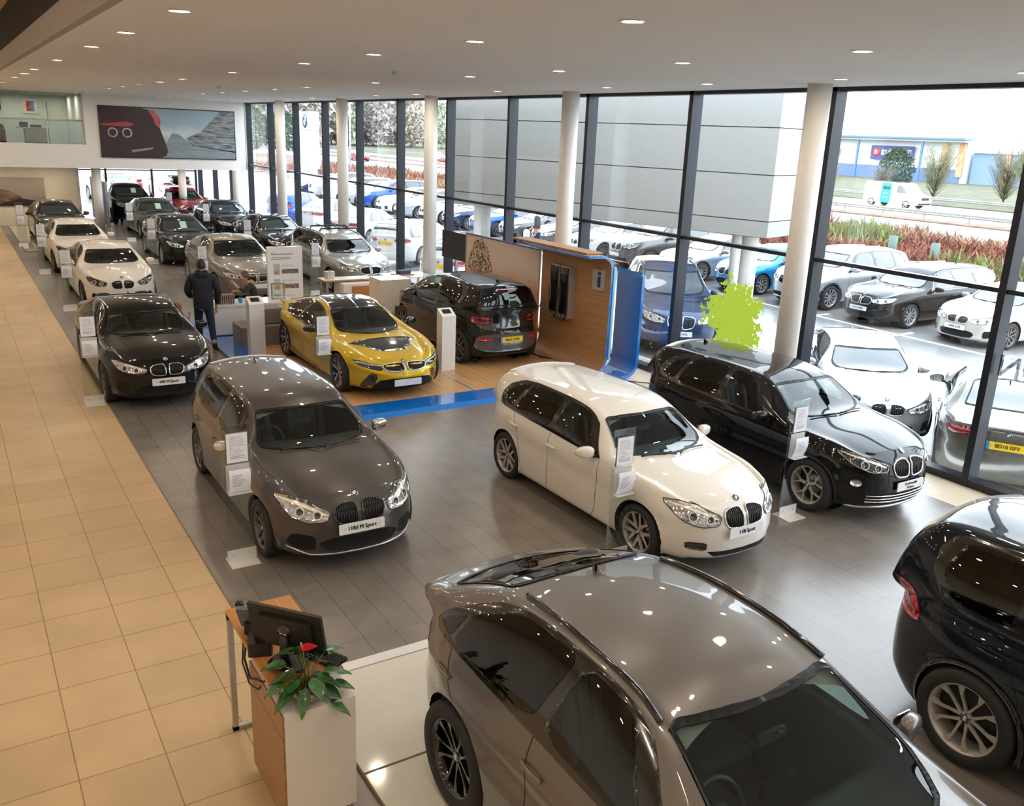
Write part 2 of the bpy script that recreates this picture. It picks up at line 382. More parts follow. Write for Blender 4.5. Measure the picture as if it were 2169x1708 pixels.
def ribbon(mb,pts,f,w,m,off=.0012,step=.06,fl=False):
    """thin dark line lying on the skin"""
    L=dens(pts,step,False); P=[]; ps=[f(*p) for p in L]
    for i,(a,n) in enumerate(ps):
        t=(ps[min(i+1,len(ps)-1)][0]-ps[max(i-1,0)][0]); 
        if t.length<1e-7: continue
        s=t.normalized().cross(n)*w/2; q=a+n*off; r=[q-s,q+s]
        P.append([V((x.x,-x.y,x.z)) for x in r] if fl else r)
    if len(P)>1: mb.grid(P,m)
# ------------------------------------------------------------------ wheels
def rim_mesh(style,r,mrim,mdark,w=.2):
    """wheel centred on origin, axle along y, outer face towards +y"""
    mb=MB(); rr=r
    mb.lathe([(rr*.99,-w*.45),(rr*.93,-w*.4),(rr*.90,0),(rr*.91,w*.34),(rr*.97,w*.42),(rr,w*.45),(rr*1.01,w*.42)],mdark if style in('black','i8') else mrim,40,axis='y')
    mb.lathe([(0,-w*.2),(rr*.9,-w*.2)],BLK,24,axis='y')                  # shadowed back
    mb.lathe([(.0,-w*.06),(rr*.62,-w*.06),(rr*.62,-w*.12)],DSK,28,axis='y') # brake disc
    hub=rr*.17
    def arm(poly,y0,y1,ym,m,a):
        Mx=Matrix.Rotation(a,4,'Y'); n=len(poly); vs=[];
        for (x,z) in poly:
            d=math.hypot(x,z)/rr; y=y0+(y1-y0)*d+ym*4*d*(1-d); vs.append((x,y,z))
        vs+=[(x,y-.022,z) for x,y,z in vs]
        mb.add(vs,[tuple(range(n)),tuple(range(2*n-1,n-1,-1))]+[(i,(i+1)%n,n+(i+1)%n,n+i) for i in range(n)],m,False,Mx)
    y0,y1=w*.28,w*.40
    if style=='star5':      # five pairs of slim spokes, dark edges
        for k in range(5):
            a=2*PI*k/5
            for sg in(-1,1):
                arm([(sg*.012,hub*.7),(sg*.055,hub*.9),(sg*rr*.30,rr*.94),(sg*rr*.19,rr*.95)],y0,y1,-.006,mrim,a)
                arm([(sg*.05,hub*.9),(sg*.062,hub*.9),(sg*rr*.335,rr*.93),(sg*rr*.30,rr*.94)],y0-.004,y1-.004,-.006,mdark,a)
    elif style=='y5':       # Y shaped spokes meeting the rim in pairs
        for k in range(5):
            a=2*PI*k/5
            arm([(-.02,hub*.7),(.02,hub*.7),(.016,rr*.55),(-.016,rr*.55)],y0,y1,0,mrim,a)
            for sg in(-1,1):
                arm([(0,rr*.50),(sg*.02,rr*.5),(sg*rr*.36,rr*.90),(sg*rr*.28,rr*.93)],y0,y1,0,mrim,a)
                arm([(sg*rr*.25,rr*.92),(sg*rr*.36,rr*.88),(sg*rr*.60,rr*.72),(sg*rr*.52,rr*.80)],y0,y1,0,mrim,a)
    elif style in('swirl','black'):     # ten curved spokes in forking pairs
        for k in range(5):
            a=2*PI*k/5
            for sg in(-1,1):
                b=[(sg*.008,hub*.8),(sg*.034,hub*.8),(sg*rr*.16,rr*.42),(sg*rr*.20,rr*.65),(sg*rr*.40,rr*.90),(sg*rr*.20,rr*.96),(sg*rr*.13,rr*.66),(sg*rr*.10,rr*.44)]
                arm(b,y0,y1,-.004,mrim,a)
    elif style=='i8':       # narrow turbine blades, silver beside black
        for k in range(5):
            a=2*PI*k/5
            for sg,m in((-1,mrim),(1,mdark)):
                arm([(sg*.005,hub*.8),(sg*.05,hub*.9),(sg*rr*.28,rr*.95),(sg*rr*.10,rr*.96)],y0,y1,-.004,m,a)
            arm([(rr*.3,rr*.55),(rr*.34,rr*.5),(rr*.52,rr*.8),(rr*.42,rr*.86)],y0,y1,-.004,mrim,a)
    elif style=='v10':
        for k in range(10): arm([(-.012,hub*.8),(.012,hub*.8),(rr*.10,rr*.95),(-rr*.02,rr*.96)],y0,y1,-.004,mrim,2*PI*k/10)
    else:                   # plain five spoke
        for k in range(5): arm([(-.03,hub*.8),(.03,hub*.8),(rr*.17,rr*.94),(-rr*.17,rr*.94)],y0,y1,-.004,mrim,2*PI*k/5)
    mb.lathe([(0,y0+.004),(hub*.75,y0+.002),(hub,y0-.01),(hub,y0-.05)],mrim,20,axis='y')
    for k in range(5): mb.lathe([(0,y0+.004),(.008,y0+.004),(.008,y0-.01)],BLK,6,M=Matrix.Rotation(2*PI*(k+.5)/5,4,'Y')@Matrix.Translation((0,0,hub*.72)),axis='y')
    return mb.mesh('wheel')
def tyre_mesh(r,ri,w,n=48):
    mb=MB(); h=w/2
    mb.lathe([(ri*.98,-h*.85),(ri+.012,-h*.98),(r-.03,-h),(r-.008,-h*.8),(r,-h*.45),(r-.004,-h*.42),(r,-h*.38),(r,0),(r-.004,.004),(r,.01),(r,h*.4),(r-.004,h*.43),(r,h*.46),(r-.008,h*.8),(r-.03,h),(ri+.025,h*.99),(ri+.012,h*.95),(ri*.99,h*.85)],RUB,n,axis='y')
    return mb.mesh('tyre')
def roundel(mb,r,M,th=.004,n=24):
    """round badge in local x (out) ... lies in y,z plane, facing +x"""
    mb.lathe([(0,0),(r,0),(r,th),(r*.93,th*1.3)],CHR,n,M=M,axis='x')
    mb.lathe([(r*.93,th*1.2),(r*.62,th*1.2)],GBLK,n,M=M,axis='x',smooth=False)
    for q in range(4): mb.lathe([(0,th*1.3),(r*.6,th*1.3)],BLU if q%2 else WHT,6,M=M,axis='x',smooth=False,a0=q*PI/2,a1=(q+1)*PI/2)
_wc={}
def wheel_pair(T,lod):
    k=(T['wheel'],T['tr'],T.get('rr'),lod,T.get('wm',0))
    if k not in _wc:
        tr=T['tr']; ri=T.get('rr',tr*.70); w=T.get('tw',.225)
        mr={0:mat('alloy_silver',(.42,.42,.43),.38,.35),1:mat('alloy_gloss_black',(.012,.012,.013),.15,.3,coat=1),2:mat('alloy_machined',(.46,.43,.40),.38,.35),3:mat('alloy_grey',(.15,.145,.14),.35,.35)}[T.get('wm',0)]
        cap=MB(); roundel(cap,.034,Matrix.Rotation(PI/2,4,'Z')@Matrix.Translation((w*.28+.006,0,0)),.003,12)
        _wc[k]=(rim_mesh(T['wheel'],ri,mr,GBLK if T.get('wm',0) in(1,2,3) else mat('alloy_shadow',(.06,.06,.06),.5,.5),w),tyre_mesh(tr,ri,w,48 if lod>1 else 28),cap.mesh('centre_cap'))
    return _wc[k]
def pad(mb,c,d,m,e=.35,M=None,n=14):
    """soft box: superellipsoid"""
    def sp(v,p): return math.copysign(abs(v)**p,v)
    P=[[ (c[0]+d[0]/2*sp(math.sin(PI*i/n),e)*sp(math.cos(2*PI*j/(2*n)),e),c[1]+d[1]/2*sp(math.sin(PI*i/n),e)*sp(math.sin(2*PI*j/(2*n)),e),c[2]+d[2]/2*sp(math.cos(PI*i/n),e)) for j in range(2*n)] for i in range(n+1)]
    mb.grid(P,m,closed_v=True,M=M)
def seat_mesh(m):
    mb=MB(); pad(mb,(.02,0,.12),(.52,.50,.18),m); T=Matrix.Translation((-.22,0,.14))@Matrix.Rotation(R(-16),4,'Y')
    pad(mb,(0,0,.33),(.13,.46,.66),m,M=T,e=.5)
    for s in(-1,1): pad(mb,(.06,s*.22,.30),(.16,.10,.52),m,M=T,e=.6); pad(mb,(.05,s*.235,.16),(.46,.08,.14),m,e=.6)
    for y in(-.10,0,.10): mb.tube([T@V((.068,y,.12)),T@V((.072,y,.35)),T@V((.064,y,.55))],.004,GAP,5)
    pad(mb,(0,0,.76),(.10,.27,.17),m,M=T,e=.6)
    for s in(-1,1): mb.tube([T@V((0,s*.06,.62)),T@V((0,s*.06,.74))],.007,CHR,6)
    return mb.mesh('seat')
_cars={}
def mirror_xz(p): return (p[0],-p[1],p[2])
def car_proto(key,T,lod,paint_m,plates=None):
    """root empty with all parts; front towards +x, wheels on z=0"""
    K=8; s=Shell(T,K); root=empty('car'); Wd=T['W']; wb=T['wb']; tr=T['tr']; hero=lod>=2 and T.get('open',True)
    D,ul,vl=s.dense2({3:.034,2:.045,1:.085,0:.14}[lod]); nu,nv=D.shape[:2]; panes=T['panes'] # list of (poly[(x,q)],glass)
    U,Q=s.U,s.Q
    pp=[[(U(x),Q(q)) for x,q in P] for P in T['panes']]
    pp=[chaikin(P,2,.12) for P in pp]
    def offp(Pl,d):
        n=len(Pl); o=[]; ar=sum(Pl[i][0]*Pl[(i+1)%n][1]-Pl[(i+1)%n][0]*Pl[i][1] for i in range(n)); sg=1 if ar>0 else -1
        for i in range(n):
            a,b,c=Pl[i-1],Pl[i],Pl[(i+1)%n]; n1=(b[1]-a[1],a[0]-b[0]); n2=(c[1]-b[1],b[0]-c[0]); L1=math.hypot(*n1) or 1; L2=math.hypot(*n2) or 1
            nx,ny=n1[0]/L1+n2[0]/L2,n1[1]/L1+n2[1]/L2; L=math.hypot(nx,ny) or 1; o.append((b[0]+sg*nx/L*d,b[1]+sg*ny/L*d))
        return o
    def screen(lo,hi,vs):
        # lo/hi: (x at side, x at centre line) of the two edges
        A,B=[(U(lo[0]),U(lo[1])),(U(hi[0]),U(hi[1]))]; vv=[16,15.4,14.8,14.2,13.75]
        e=lambda c,v: c[1]+(c[0]-c[1])*((16-v)/2.7)**2
        g=.12*(1 if B[0]>A[0] else -1)
        return [(e(A,v),v) for v in vv]+[(e(A,13.5)+g*.3,13.5),(e(A,vs)+g,vs+.02)]+[(A[0]+(B[0]-A[0])*t,vs) for t in(.3,.5,.7)]+[(e(B,vs)-g,vs+.02),(e(B,13.5)-g*.3,13.5)]+[(e(B,v),v) for v in reversed(vv)]
    wsp=screen(T['ws'][0],T['ws'][1],13.28)
    rw=T.get('rwin'); rwp=screen(rw[0],rw[1],13.4) if rw else None
    # ---- body skin
    Rw=tr+T.get('arch',.045); arcs=[(wb/2,tr),(-wb/2,tr)]
    P=D.copy(); cut=set()
    def inside(p,sc=1.0):
        return any((p[0]-a[0])**2+(p[2]-a[1]-.01)**2<(Rw*sc)**2 for a in arcs) and abs(p[1])>.5*Wd
    vc=int(np.searchsorted(vl,8.0))
    ins=np.array([[inside(D[i,j]) and j<vc for j in range(nv)] for i in range(nu)])
    keep=np.zeros((nu-1,nv-1),bool); uv=lambda i,j:((ul[i]+ul[i+1])/2,(vl[j]+vl[j+1])/2)
    v2=int(np.searchsorted(vl,2.0))
    cutp=[offp(P,.035) for P in pp]+[wsp]+([rwp] if rwp else [])
    for i in range(nu-1):
        for j in range(nv-1):
            k=not(ins[i,j] and ins[i+1,j] and ins[i,j+1] and ins[i+1,j+1])
            if k and hero:
                c=uv(i,j)
                if c[1]>8.3 and any(pin(c,q) for q in cutp): k=False
            keep[i,j]=k
    for i in range(nu):
        for j in range(nv):
            if ins[i,j]:
                nb=any(0<=a<nu-1 and 0<=b<nv-1 and keep[a,b] for a in(i-1,i) for b in(j-1,j))
                if nb:
                    p=P[i,j]; a=min(arcs,key=lambda a:(p[0]-a[0])**2+(p[2]-a[1])**2); dx,dz=p[0]-a[0],p[2]-a[1]-.01; L=math.hypot(dx,dz) or 1
                    P[i,j]=(a[0]+dx/L*Rw,p[1],a[1]+.01+dz/L*Rw)
    mb=MB(); 
    pts=[[tuple(P[i,j]) for j in range(nv)] for i in range(nu)]
    roofm=T.get('roofpaint'); low=T.get('lowtrim',0)
    mb.grid(pts,paint_m,skip=lambda i,j: not keep[i,j] or (j<v2 and low) ); 
    mb.grid([[mirror_xz(p) for p in r] for r in pts],paint_m,skip=lambda i,j: not keep[i,j] or (j<v2 and low))
    if low:
        tm=T.get('lowmat',BLK)
        for q in(pts,[[mirror_xz(p) for p in r] for r in pts]): mb.grid(q,tm,skip=lambda i,j: not keep[i,j] or j>=v2)
    # floor pan
    zf=T['z0']+.04
    mb.prism([(-wb/2-.5,-.5),(wb/2+.4,-.5),(wb/2+.4,.5),(-wb/2-.5,.5)],zf-.03,zf+.03,BLK)
    me=mb.mesh('body')
    import bmesh
    b=bmesh.new(); b.from_mesh(me); bmesh.ops.remove_doubles(b,verts=b.verts,dist=.0004); bmesh.ops.recalc_face_normals(b,faces=b.faces); b.to_mesh(me); b.free()
    body=bpy.data.objects.new('body',me); SC.collection.objects.link(body); body.parent=root
    fs=s.proj('side'); fF=s.proj('diag',0); fR=s.proj('diag',PI); fT=s.proj('top')
    # ---- arch liners + shut lines + cladding as separate trims
    for sg in(1,-1):
        for (ax,az) in arcs:
            mb=MB(); ring=[]
            for k in range(25):
                a=-.35+(PI+.7)*k/24; x,z=ax+Rw*1.004*math.cos(a),az+.01+Rw*1.004*math.sin(a); 
                h=fs(x,max(z,T['z0']+.03))[0]; yo=min(h.y,Wd) if h.y>Wd*.55 else Wd*.8
                ring.append([(x,sg*(yo-.004),z),(x,sg*(yo-.03),z),(x,sg*Wd*.56,z)])
            mb.grid(ring,BLK); mb.add([(r[2]) for r in ring],[tuple(range(25))],BLK); mb.build('wheel_arch_liner',root,False,weld=1e-4)
    if lod>=1:
        for sg in(0,1):
            for ln in T.get('gaps',[]): mb=MB(); ribbon(mb,[(U(x) if x<50 else x-100,v) for x,v in ln],s.f,.007,GAP,fl=sg); mb.build('panel_gap',root,False)
        for ln in T.get('hoodgap',[]):
            mb=MB()
            for sg in(0,1): ribbon(mb,[(u,v) for u,v in ln],s.f,.007,GAP,fl=sg)
            mb.build('panel_gap',root,False,weld=.02)
    if T.get('clad'):
        cw=T['clad']
        for sg in(0,1):
            for ax,az in arcs:
                mb=MB(); o=[(ax+(Rw+cw)*math.cos(a),az+(Rw+cw)*math.sin(a)) for a in [(-.28+(PI+.56)*k/28) for k in range(29)]]; i2=[(ax+(Rw-.006)*math.cos(a),az+(Rw-.006)*math.sin(a)) for a in [(-.28+(PI+.56)*k/28) for k in range(29)]][::-1]
                patch(mb,o+i2,fs,T.get('cladmat',BLK),.010,.07,fl=sg,th=.02); mb.build('wheel_arch_trim',root,False)
    # ---- glass
    gl={'w':WSG if hero else OUTG,'s':SIDEG if hero else OUTG,'p':PRIV if hero else OUTG}
    def half2(name,poly,g,off=.004,st=None,holes=(),m=None):
        mb=MB()
        for sg in(0,1): patch(mb,poly,s.f,m or g,off,st or st0,holes,fl=sg,th=.004,skirt=(g is None))
        mb.build(name,root,False,weld=.0015)
    st0={3:.08,2:.11,1:.2,0:.3}[lod]
    half2('windscreen',wsp,gl['w'])
    def frame(P,d,d2):
        """closed band: outer grows by d, inner shrinks by d2; centre-line side left open"""
        o=[(min(a,99),min(b,16)) for a,b in offp(P,d)]; i=[(a,b if b<15.9 else 16) for a,b in offp(P,-d2)]
        # inner points at the centre line sit on it
        i=[(q[0],16 if p[1]>=15.99 else q[1]) for p,q in zip(P,i)]; o=[(q[0],16 if p[1]>=15.99 else q[1]) for p,q in zip(P,o)]
        return o,i
    wf=T.get('wf',.07); st0={3:.08,2:.11,1:.2,0:.3}[lod]
    for Pq in ([wsp]+([rwp] if rwp else [])):
        o,i=frame(Pq,.05,wf); mb=MB()
        for sg in(0,1):
            band=o+i[::-1]
            patch(mb,band,s.f,FRIT,.0075,st0,fl=sg,th=.006)
        mb.build('window_surround',root,False,weld=.0015)
    if rwp: half2('rear_window',rwp,gl['p' if hero else 'w'])
    sur=T.get('surround')
    if sur:
        sp=chaikin([(U(x),Q(q)) for x,q in sur],2,.12)
        for sg in(0,1):
            mb=MB(); patch(mb,sp,s.f,GBLK,.004,st0,[offp(p,-.045) for p in pp] if hero else [],fl=sg,th=.003)
            if T.get('chrometrim'): ptube(mb,sp,s.f,.006,T['chrometrim'],.004,True,fl=sg,step=.25)
            mb.build('window_frame',root,False)
    for k,(Pq,g) in enumerate(zip(pp,T['pg'])):
        for sg in(0,1):
            mb=MB(); patch(mb,Pq,s.f,gl[g],.007,st0,fl=sg,th=.003,skirt=False); mb.build('side_window',root,False)
    # ---- cabin
    if hero:
        mb=MB(); ua,ub=U(T['cab'][0]),U(T['cab'][1]); nn=26
        for sg in(1,-1):
            G=[]; H=[]
            for i in range(nn+1):
                u=ua+(ub-ua)*i/nn
                def inn(v,d): p,n=s.f(u,v); q=p-n*d; return (q.x,sg*max(q.y,0),q.z)
                G.append([(s.S(u,2).x,0,zf+.05),(s.S(u,2).x,sg*(Wd-.14),zf+.05)]+[inn(v,.07) for v in(3,5,6.5,8)]+[inn(8.7,.05),inn(8.9,.02)]) 
            mb.grid(G,CAB)
        ra,rb=U(T['ws'][1][1])-.1,U(T['rwin'][0][1] if rw and T['rwin'][0][1]>T['cab'][0]+.9 and T.get('fast') else T['cab'][0]+.55)
        for sg in(1,-1):
            mb.grid([[ (lambda p,n:(p.x-n.x*.03,sg*max(0,p.y-n.y*.03),p.z-n.z*.03))(*s.f(ra+(rb-ra)*i/14,13.05+(16-13.05)*j/8)) for j in range(9)] for i in range(15)],HEADL)
        # firewall and back wall
        for u in(ub,ua):
            p=s.S(u,8.6); mb.add([(p.x,-p.y+.05,zf),(p.x,p.y-.05,zf),(p.x,p.y-.05,p.z-.02),(p.x,-p.y+.05,p.z-.02)],[(0,1,2,3)],CAB)
        cabo=mb.build('cabin_lining',root,False)
        zs=T.get('seatz',.36); sx=T.get('seatx',-.15); zd=s.S(U(T['cab'][1])-.4,8.4).z; xd=T['cab'][1]
        mb=MB(); n=18; P1=[]
        for i in range(n+1):
            y=(i/n*2-1)*(Wd-.19); bow=.10*(1-(y/Wd)**2)
            P1.append([(xd+bow+.12,y,zd-.02),(xd+bow-.10,y,zd+.01),(xd-.34+bow*.5,y,zd+.015+.02*math.exp(-((y+.38)/.2)**2)),(xd-.44+bow*.5,y,zd-.05),(xd-.40+bow*.4,y,zd-.22),(xd-.30,y,zd-.4)])
        mb.grid(P1,mat('dashboard_grey_green',(.035,.042,.04),.6))
        mb.bx((xd-.5,-.12,zf),(xd-1.15,.12,zs+.17),CAB); mb.bx((xd-.50,-.13,zd-.02),(xd-.47,.13,zd+.10),GBLK); mb.build('dashboard',root)
        sw=MB(); Mw=Matrix.Translation((xd-.55,-.37,zd-.04))@Matrix.Rotation(R(-24),4,'Y'); sw.tube([Mw@V((0,.185*math.cos(a),.185*math.sin(a))) for a in [2*PI*k/28 for k in range(28)]],.015,SEAT,8,True)
        sw.lathe([(0,-.02),(.06,-.015),(.07,.03),(0,.035)],CAB,16,M=Mw,axis='x')
        for a in(R(-10),R(190),R(270)): sw.tube([Mw@V((0,0,0)),Mw@V((0,.18*math.cos(a),.18*math.sin(a)))],.013,CAB,6,flat=.6)
        sw.build('steering_wheel',root)
        sm=_cars.setdefault('seat',None) or seat_mesh(SEAT); _cars['seat']=sm
        for x,y in [(sx,-.37),(sx,.37)]+([(sx-.85,-.36),(sx-.85,.36)] if T.get('seats4',True) else []):
            o=bpy.data.objects.new('seat',sm); SC.collection.objects.link(o); o.parent=root; o.location=(x,y,zs-.06)
        mb=MB(); u=U(T['ws'][1][1])+.45; p=s.S(u,16); mb.rbox((p.x-.10,0,p.z-.07),(.025,.22,.065),.03,BLK,axis='x'); mb.tube([(p.x-.09,0,p.z-.05),(p.x-.04,0,p.z-.01)],.012,BLK,8); mb.build('rear_view_mirror',root)
    # ---- wheels
    wr,wt,wc=wheel_pair(T,lod); ty=T.get('track',Wd-.018)
    for sg in(1,-1):
        for ax in(wb/2,-wb/2):
            o=bpy.data.objects.new('wheel',wr); SC.collection.objects.link(o); o.parent=root; o.location=(ax,sg*(ty-T.get('tw',.225)/2),tr); o.rotation_euler=(0,R(9 if ax>0 else 31),0 if sg>0 else PI)
            for nm,me in(('tyre',wt),('centre_cap',wc)):
                if nm=='centre_cap' and lod<2: continue
                c=bpy.data.objects.new(nm,me); SC.collection.objects.link(c); c.parent=o
    # ---- mirrors
    mx=T.get('mir'); 
    if mx:
        bp=s.S(U(mx[0]),Q(.06)); 
        for sg in(1,-1):
            mb=MB(); cy=bp.y+.135; c=(bp.x-.02,cy,bp.z+mx[1]); e=.62; d=(.13,.225,.135); n=10
            def sp(v,p): return math.copysign(abs(v)**p,v)
            G=[]
            for i in range(n+1):
                th=PI*i/n; r_=[]
                for j in range(2*n):
                    ph=PI*j/n; x,y,z=sp(math.sin(th),.75)*sp(math.cos(ph),e),sp(math.cos(th),.8),sp(math.sin(th),.75)*sp(math.sin(ph),e)
                    x=max(x,-.35); y0=y; 
                    r_.append((c[0]+x*d[0]/2-.05*(y0*.5+.2),sg*(c[1]+y*d[1]/2),c[2]+z*d[2]/2*(1-.18*y0)))
                G.append(r_)
            mm=T.get('mirmat') or paint_m
            mb.grid(G,mm,closed_v=True)
            mb.tube([(bp.x+.02,sg*(bp.y-.02),bp.z+mx[1]-.06),(bp.x-.01,sg*(bp.y+.07),bp.z+mx[1]-.045)],[.026,.02],BLK,8,flat=.7)
            o=mb.build('door_mirror',root,False); mg=MB(); mg.rbox((c[0]-.055,sg*(c[1]+.005),c[2]),(.006,.185,.105),.03,CHR,axis='x'); mg.build('mirror_glass',o)
    # ---- door handles
    if lod>=1:
        for x,v in T.get('handles',[]):
            for sg in(0,1):
                mb=MB(); u=U(x); p,n=s.f(u,v); q=[s.f(U(x-.10+.02*k),v-.0*k) for k in range(11)]
                pts=[a+nn*(.012+.016*math.sin(PI*k/10)) for k,(a,nn) in enumerate(q)]
                if sg: pts=[V((a.x,-a.y,a.z)) for a in pts]
                mb.tube(pts,.013,paint_m if not T.get('chromehandle') else CHR,8,flat=.7); mb.build('door_handle',root,False)
    # ---- kidneys, lamps, intakes
    def dt(a,p): return (-p[0]*math.sin(a)+p[1]*math.cos(a),p[2])
    for kd in T.get('kid',[]):
        pl,frm,slat,ns=kd['p'],kd.get('frame',CHR),kd.get('slat',BLK),kd.get('n',7); Pk=chaikin(pl,2,.2)
        for sg in(0,1):
            mb=MB(); patch(mb,Pk,fF,GAP,.004,.05,fl=sg); ys=[p[0] for p in Pk]; 
            for k in range(ns if lod else 4):
                y=min(ys)+(max(ys)-min(ys))*(k+.7)/(ns+.4 if lod else 4.4); zz=[]
                for i in range(len(Pk)):
                    a,c=Pk[i],Pk[(i+1)%len(Pk)]
                    if (a[0]-y)*(c[0]-y)<=0 and a[0]!=c[0]: zz.append(a[1]+(c[1]-a[1])*(y-a[0])/(c[0]-a[0]))
                if len(zz)>1: ptube(mb,[(y,min(zz)+.004),(y,max(zz)-.004)],fF,.0075,slat,.008,fl=sg,n=5,step=.08)
            ptube(mb,Pk,fF,kd.get('w',.011),frm,.006,True,fl=sg,n=7,step=.035); mb.build('kidney_grille',root,False)
    for nm,key2 in(('headlamp','head'),('tail_lamp','tail')):
        L=T.get(key2)
        if not L: continue
        a=R(L['a']); f=s.proj('diag',a); P0=[dt(a,p) for p in L['p']]; Pk=chaikin(P0,L.get('ch',1),.15)
        for sg in(0,1):
            mb=MB(); patch(mb,Pk,f,L.get('m',HL if key2=='head' else RED),.004,.05,fl=sg)
            if lod>=1:
                for pl,m,o in L.get('in',[]): patch(mb,chaikin([dt(a,p) for p in pl],1,.15),f,m,.006+o,.05,fl=sg,th=.003)
                for p,r_ in L.get('rings',[]):
                    c0=dt(a,p); ptube(mb,[(c0[0]+r_*math.cos(t),c0[1]+r_*math.sin(t)) for t in [2*PI*k/14 for k in range(14)]],f,.006,L.get('ringm',WHT),.008,True,fl=sg,step=.03,n=5)
                    patch(mb,[(c0[0]+.72*r_*math.cos(t),c0[1]+.72*r_*math.sin(t)) for t in [2*PI*k/12 for k in range(12)]],f,L.get('eye',HLD),.008,.05,fl=sg,th=.002)
                if L.get('edge'): ptube(mb,Pk,f,.005,L['edge'],.004,True,fl=sg,n=5)
            mb.build(nm,root,False)
    for it in T.get('pf',[]):   # further fitted panels: name, direction, outline, material, offset, mirrored, rounding
        nm,dr,pl,m,off,mir,ch=it[:7]; f={'F':fF,'R':fR,'S':fs,'T':fT,'U':s.f}.get(dr) or s.proj('diag',R(dr))
        if lod==0 and off<.004: continue
        if dr=='U': pl=[(U(x) if x<50 else x-100,v) for x,v in pl]
        elif not isinstance(dr,str): pl=[dt(R(dr),p) for p in pl]
        elif dr=='R': pl=[(-y,z) for y,z in pl]
        pl=chaikin(pl,ch,.18) if ch else pl; st=.2 if dr=='U' else .06
        if mir==2:
            mb=MB()
            for sg in(0,1): patch(mb,pl,f,m,off,st,fl=sg,th=it[7] if len(it)>7 else .006)
            mb.build(nm,root,False)
        else:
            for sg in((0,1) if mir else (0,)):
                mb=MB(); patch(mb,pl,f,m,off,st,fl=sg,th=it[7] if len(it)>7 else .006); mb.build(nm,root,False)
    for it in T.get('tubes',[]):
        nm,dr,pl,r_,m,off,mir=it; f={'F':fF,'R':fR,'S':fs,'T':fT,'U':s.f}.get(dr)
        if dr=='U': pl=[(U(x) if x<50 else x-100,v) for x,v in pl]
        if dr=='R': pl=[(-y,z) for y,z in pl]
        for sg in((0,1) if mir else (0,)):
            mb=MB(); ptube(mb,pl,f,r_,m,off,fl=sg,step=.12 if dr=='U' else .05); mb.build(nm,root,False)
    # ---- badges
    if lod>=1 and T.get('badge'):
        a,n=s.f(s.ns-1-T['badge'],16); q=n.to_track_quat('X','Z').to_matrix().to_4x4(); q.translation=a+n*.003; mb=MB(); roundel(mb,.041,q); mb.build('emblem',root,False)
    if T.get('rbadge'):
        a,n=fR(0,T['rbadge']); q=n.to_track_quat('X','Z').to_matrix().to_4x4(); q.translation=a+n*.003; mb=MB(); roundel(mb,.041,q); mb.build('emblem',root,False)
    if T.get('fin'):
        p,n=s.f(U(T['fin']),16); mb=MB(); L=.16
        mb.grid([[(p.x+L*(.5-t),sg*(.034*(1-h)**.8*(math.sin(PI*min(t*1.2+.1,1))**.7 if t<.9 else .2)),p.z-.012+h*.07*(t**1.2)) for sg,h in ((1,0),(1,.5),(1,.85),(0,1),(-1,.85),(-1,.5),(-1,0))] for t in [k/8 for k in range(9)]],T.get('finmat') or paint_m); mb.build('roof_antenna',root,False)
    if lod>=1:
        mb=MB(); u0=U(T['ws'][0][1]); 
        for y0,y1 in((.05,-.60),(.62,.02)):
            pass
        for sg,v0,v1 in((0,15.9,14.0),(1,14.2,15.9)):
            pts=[]; 
            for k in range(9):
                t=k/8; v=v0+(v1-v0)*t; u=u0+.12-.30*math.sin(PI*t)*0-.55*(t if sg==0 else 1-t)*.8
                p,n=s.f(u,v); q=p+n*.02; pts.append(V((q.x,-q.y if sg else q.y,q.z)))
            mb.tube(pts,.009,BLK,6)
        mb.build('wiper',root,False)
    for kind,pl in (plates or {}).items():
        add_plate(root,s,T,kind,*pl)
    root['dims']=0; del root['dims']
    return root,s
def add_plate(root,s,T,kind,txt,col='w',size=.075,two=None):
    z=T['plz'][0 if kind[0]=='f' else 1]; f=s.proj('diag',0 if kind[0]=='f' else PI)
    a,n=f(0,z); tilt=math.atan2(n.z,abs(n.x))*.8; sg=1 if kind[0]=='f' else -1
    yaw=PI/2 if sg>0 else -PI/2
    M=Matrix.Translation((a.x+sg*T.get('plo',.02),0,z))@Matrix.Rotation(yaw,4,'Z')@Matrix.Rotation(-tilt*.6,4,'X')
    m=PLY if col=='y' else PLW; mb=MB(); mb.rbox((0,0,0),(.52,.012,.112),.012,m,M,axis='y'); 
    for x in(-.2,.2): mb.lathe([(0,-.008),(.006,-.008)],CHR,8,M=M@Matrix.Translation((x,0,0)),axis='y')
    if col=='y': mb.box((-.24,-.0065,0),(.04,.001,.11),BLU,M)
    o=mb.build('number_plate',root)
    if txt:
        t=MB(); 
        if two: text(t,txt,.042,M@Matrix.Translation((0,-.008,.022)),TXT,bold=.001); text(t,two,.042,M@Matrix.Translation((0,-.008,-.026)),TXT,bold=.001)
        else: text(t,txt,size,M@Matrix.Translation((.01 if col=='y' else 0,-.008,0)),TXT,bold=.0015,sx=.95)
        t.build('plate_lettering',o)
    return o
def repaint(root,old,new):
    for c in root.children_recursive:
        if c.type!='MESH': continue
        for sl in c.material_slots:
            if sl.material==old: sl.link='OBJECT'; sl.material=new
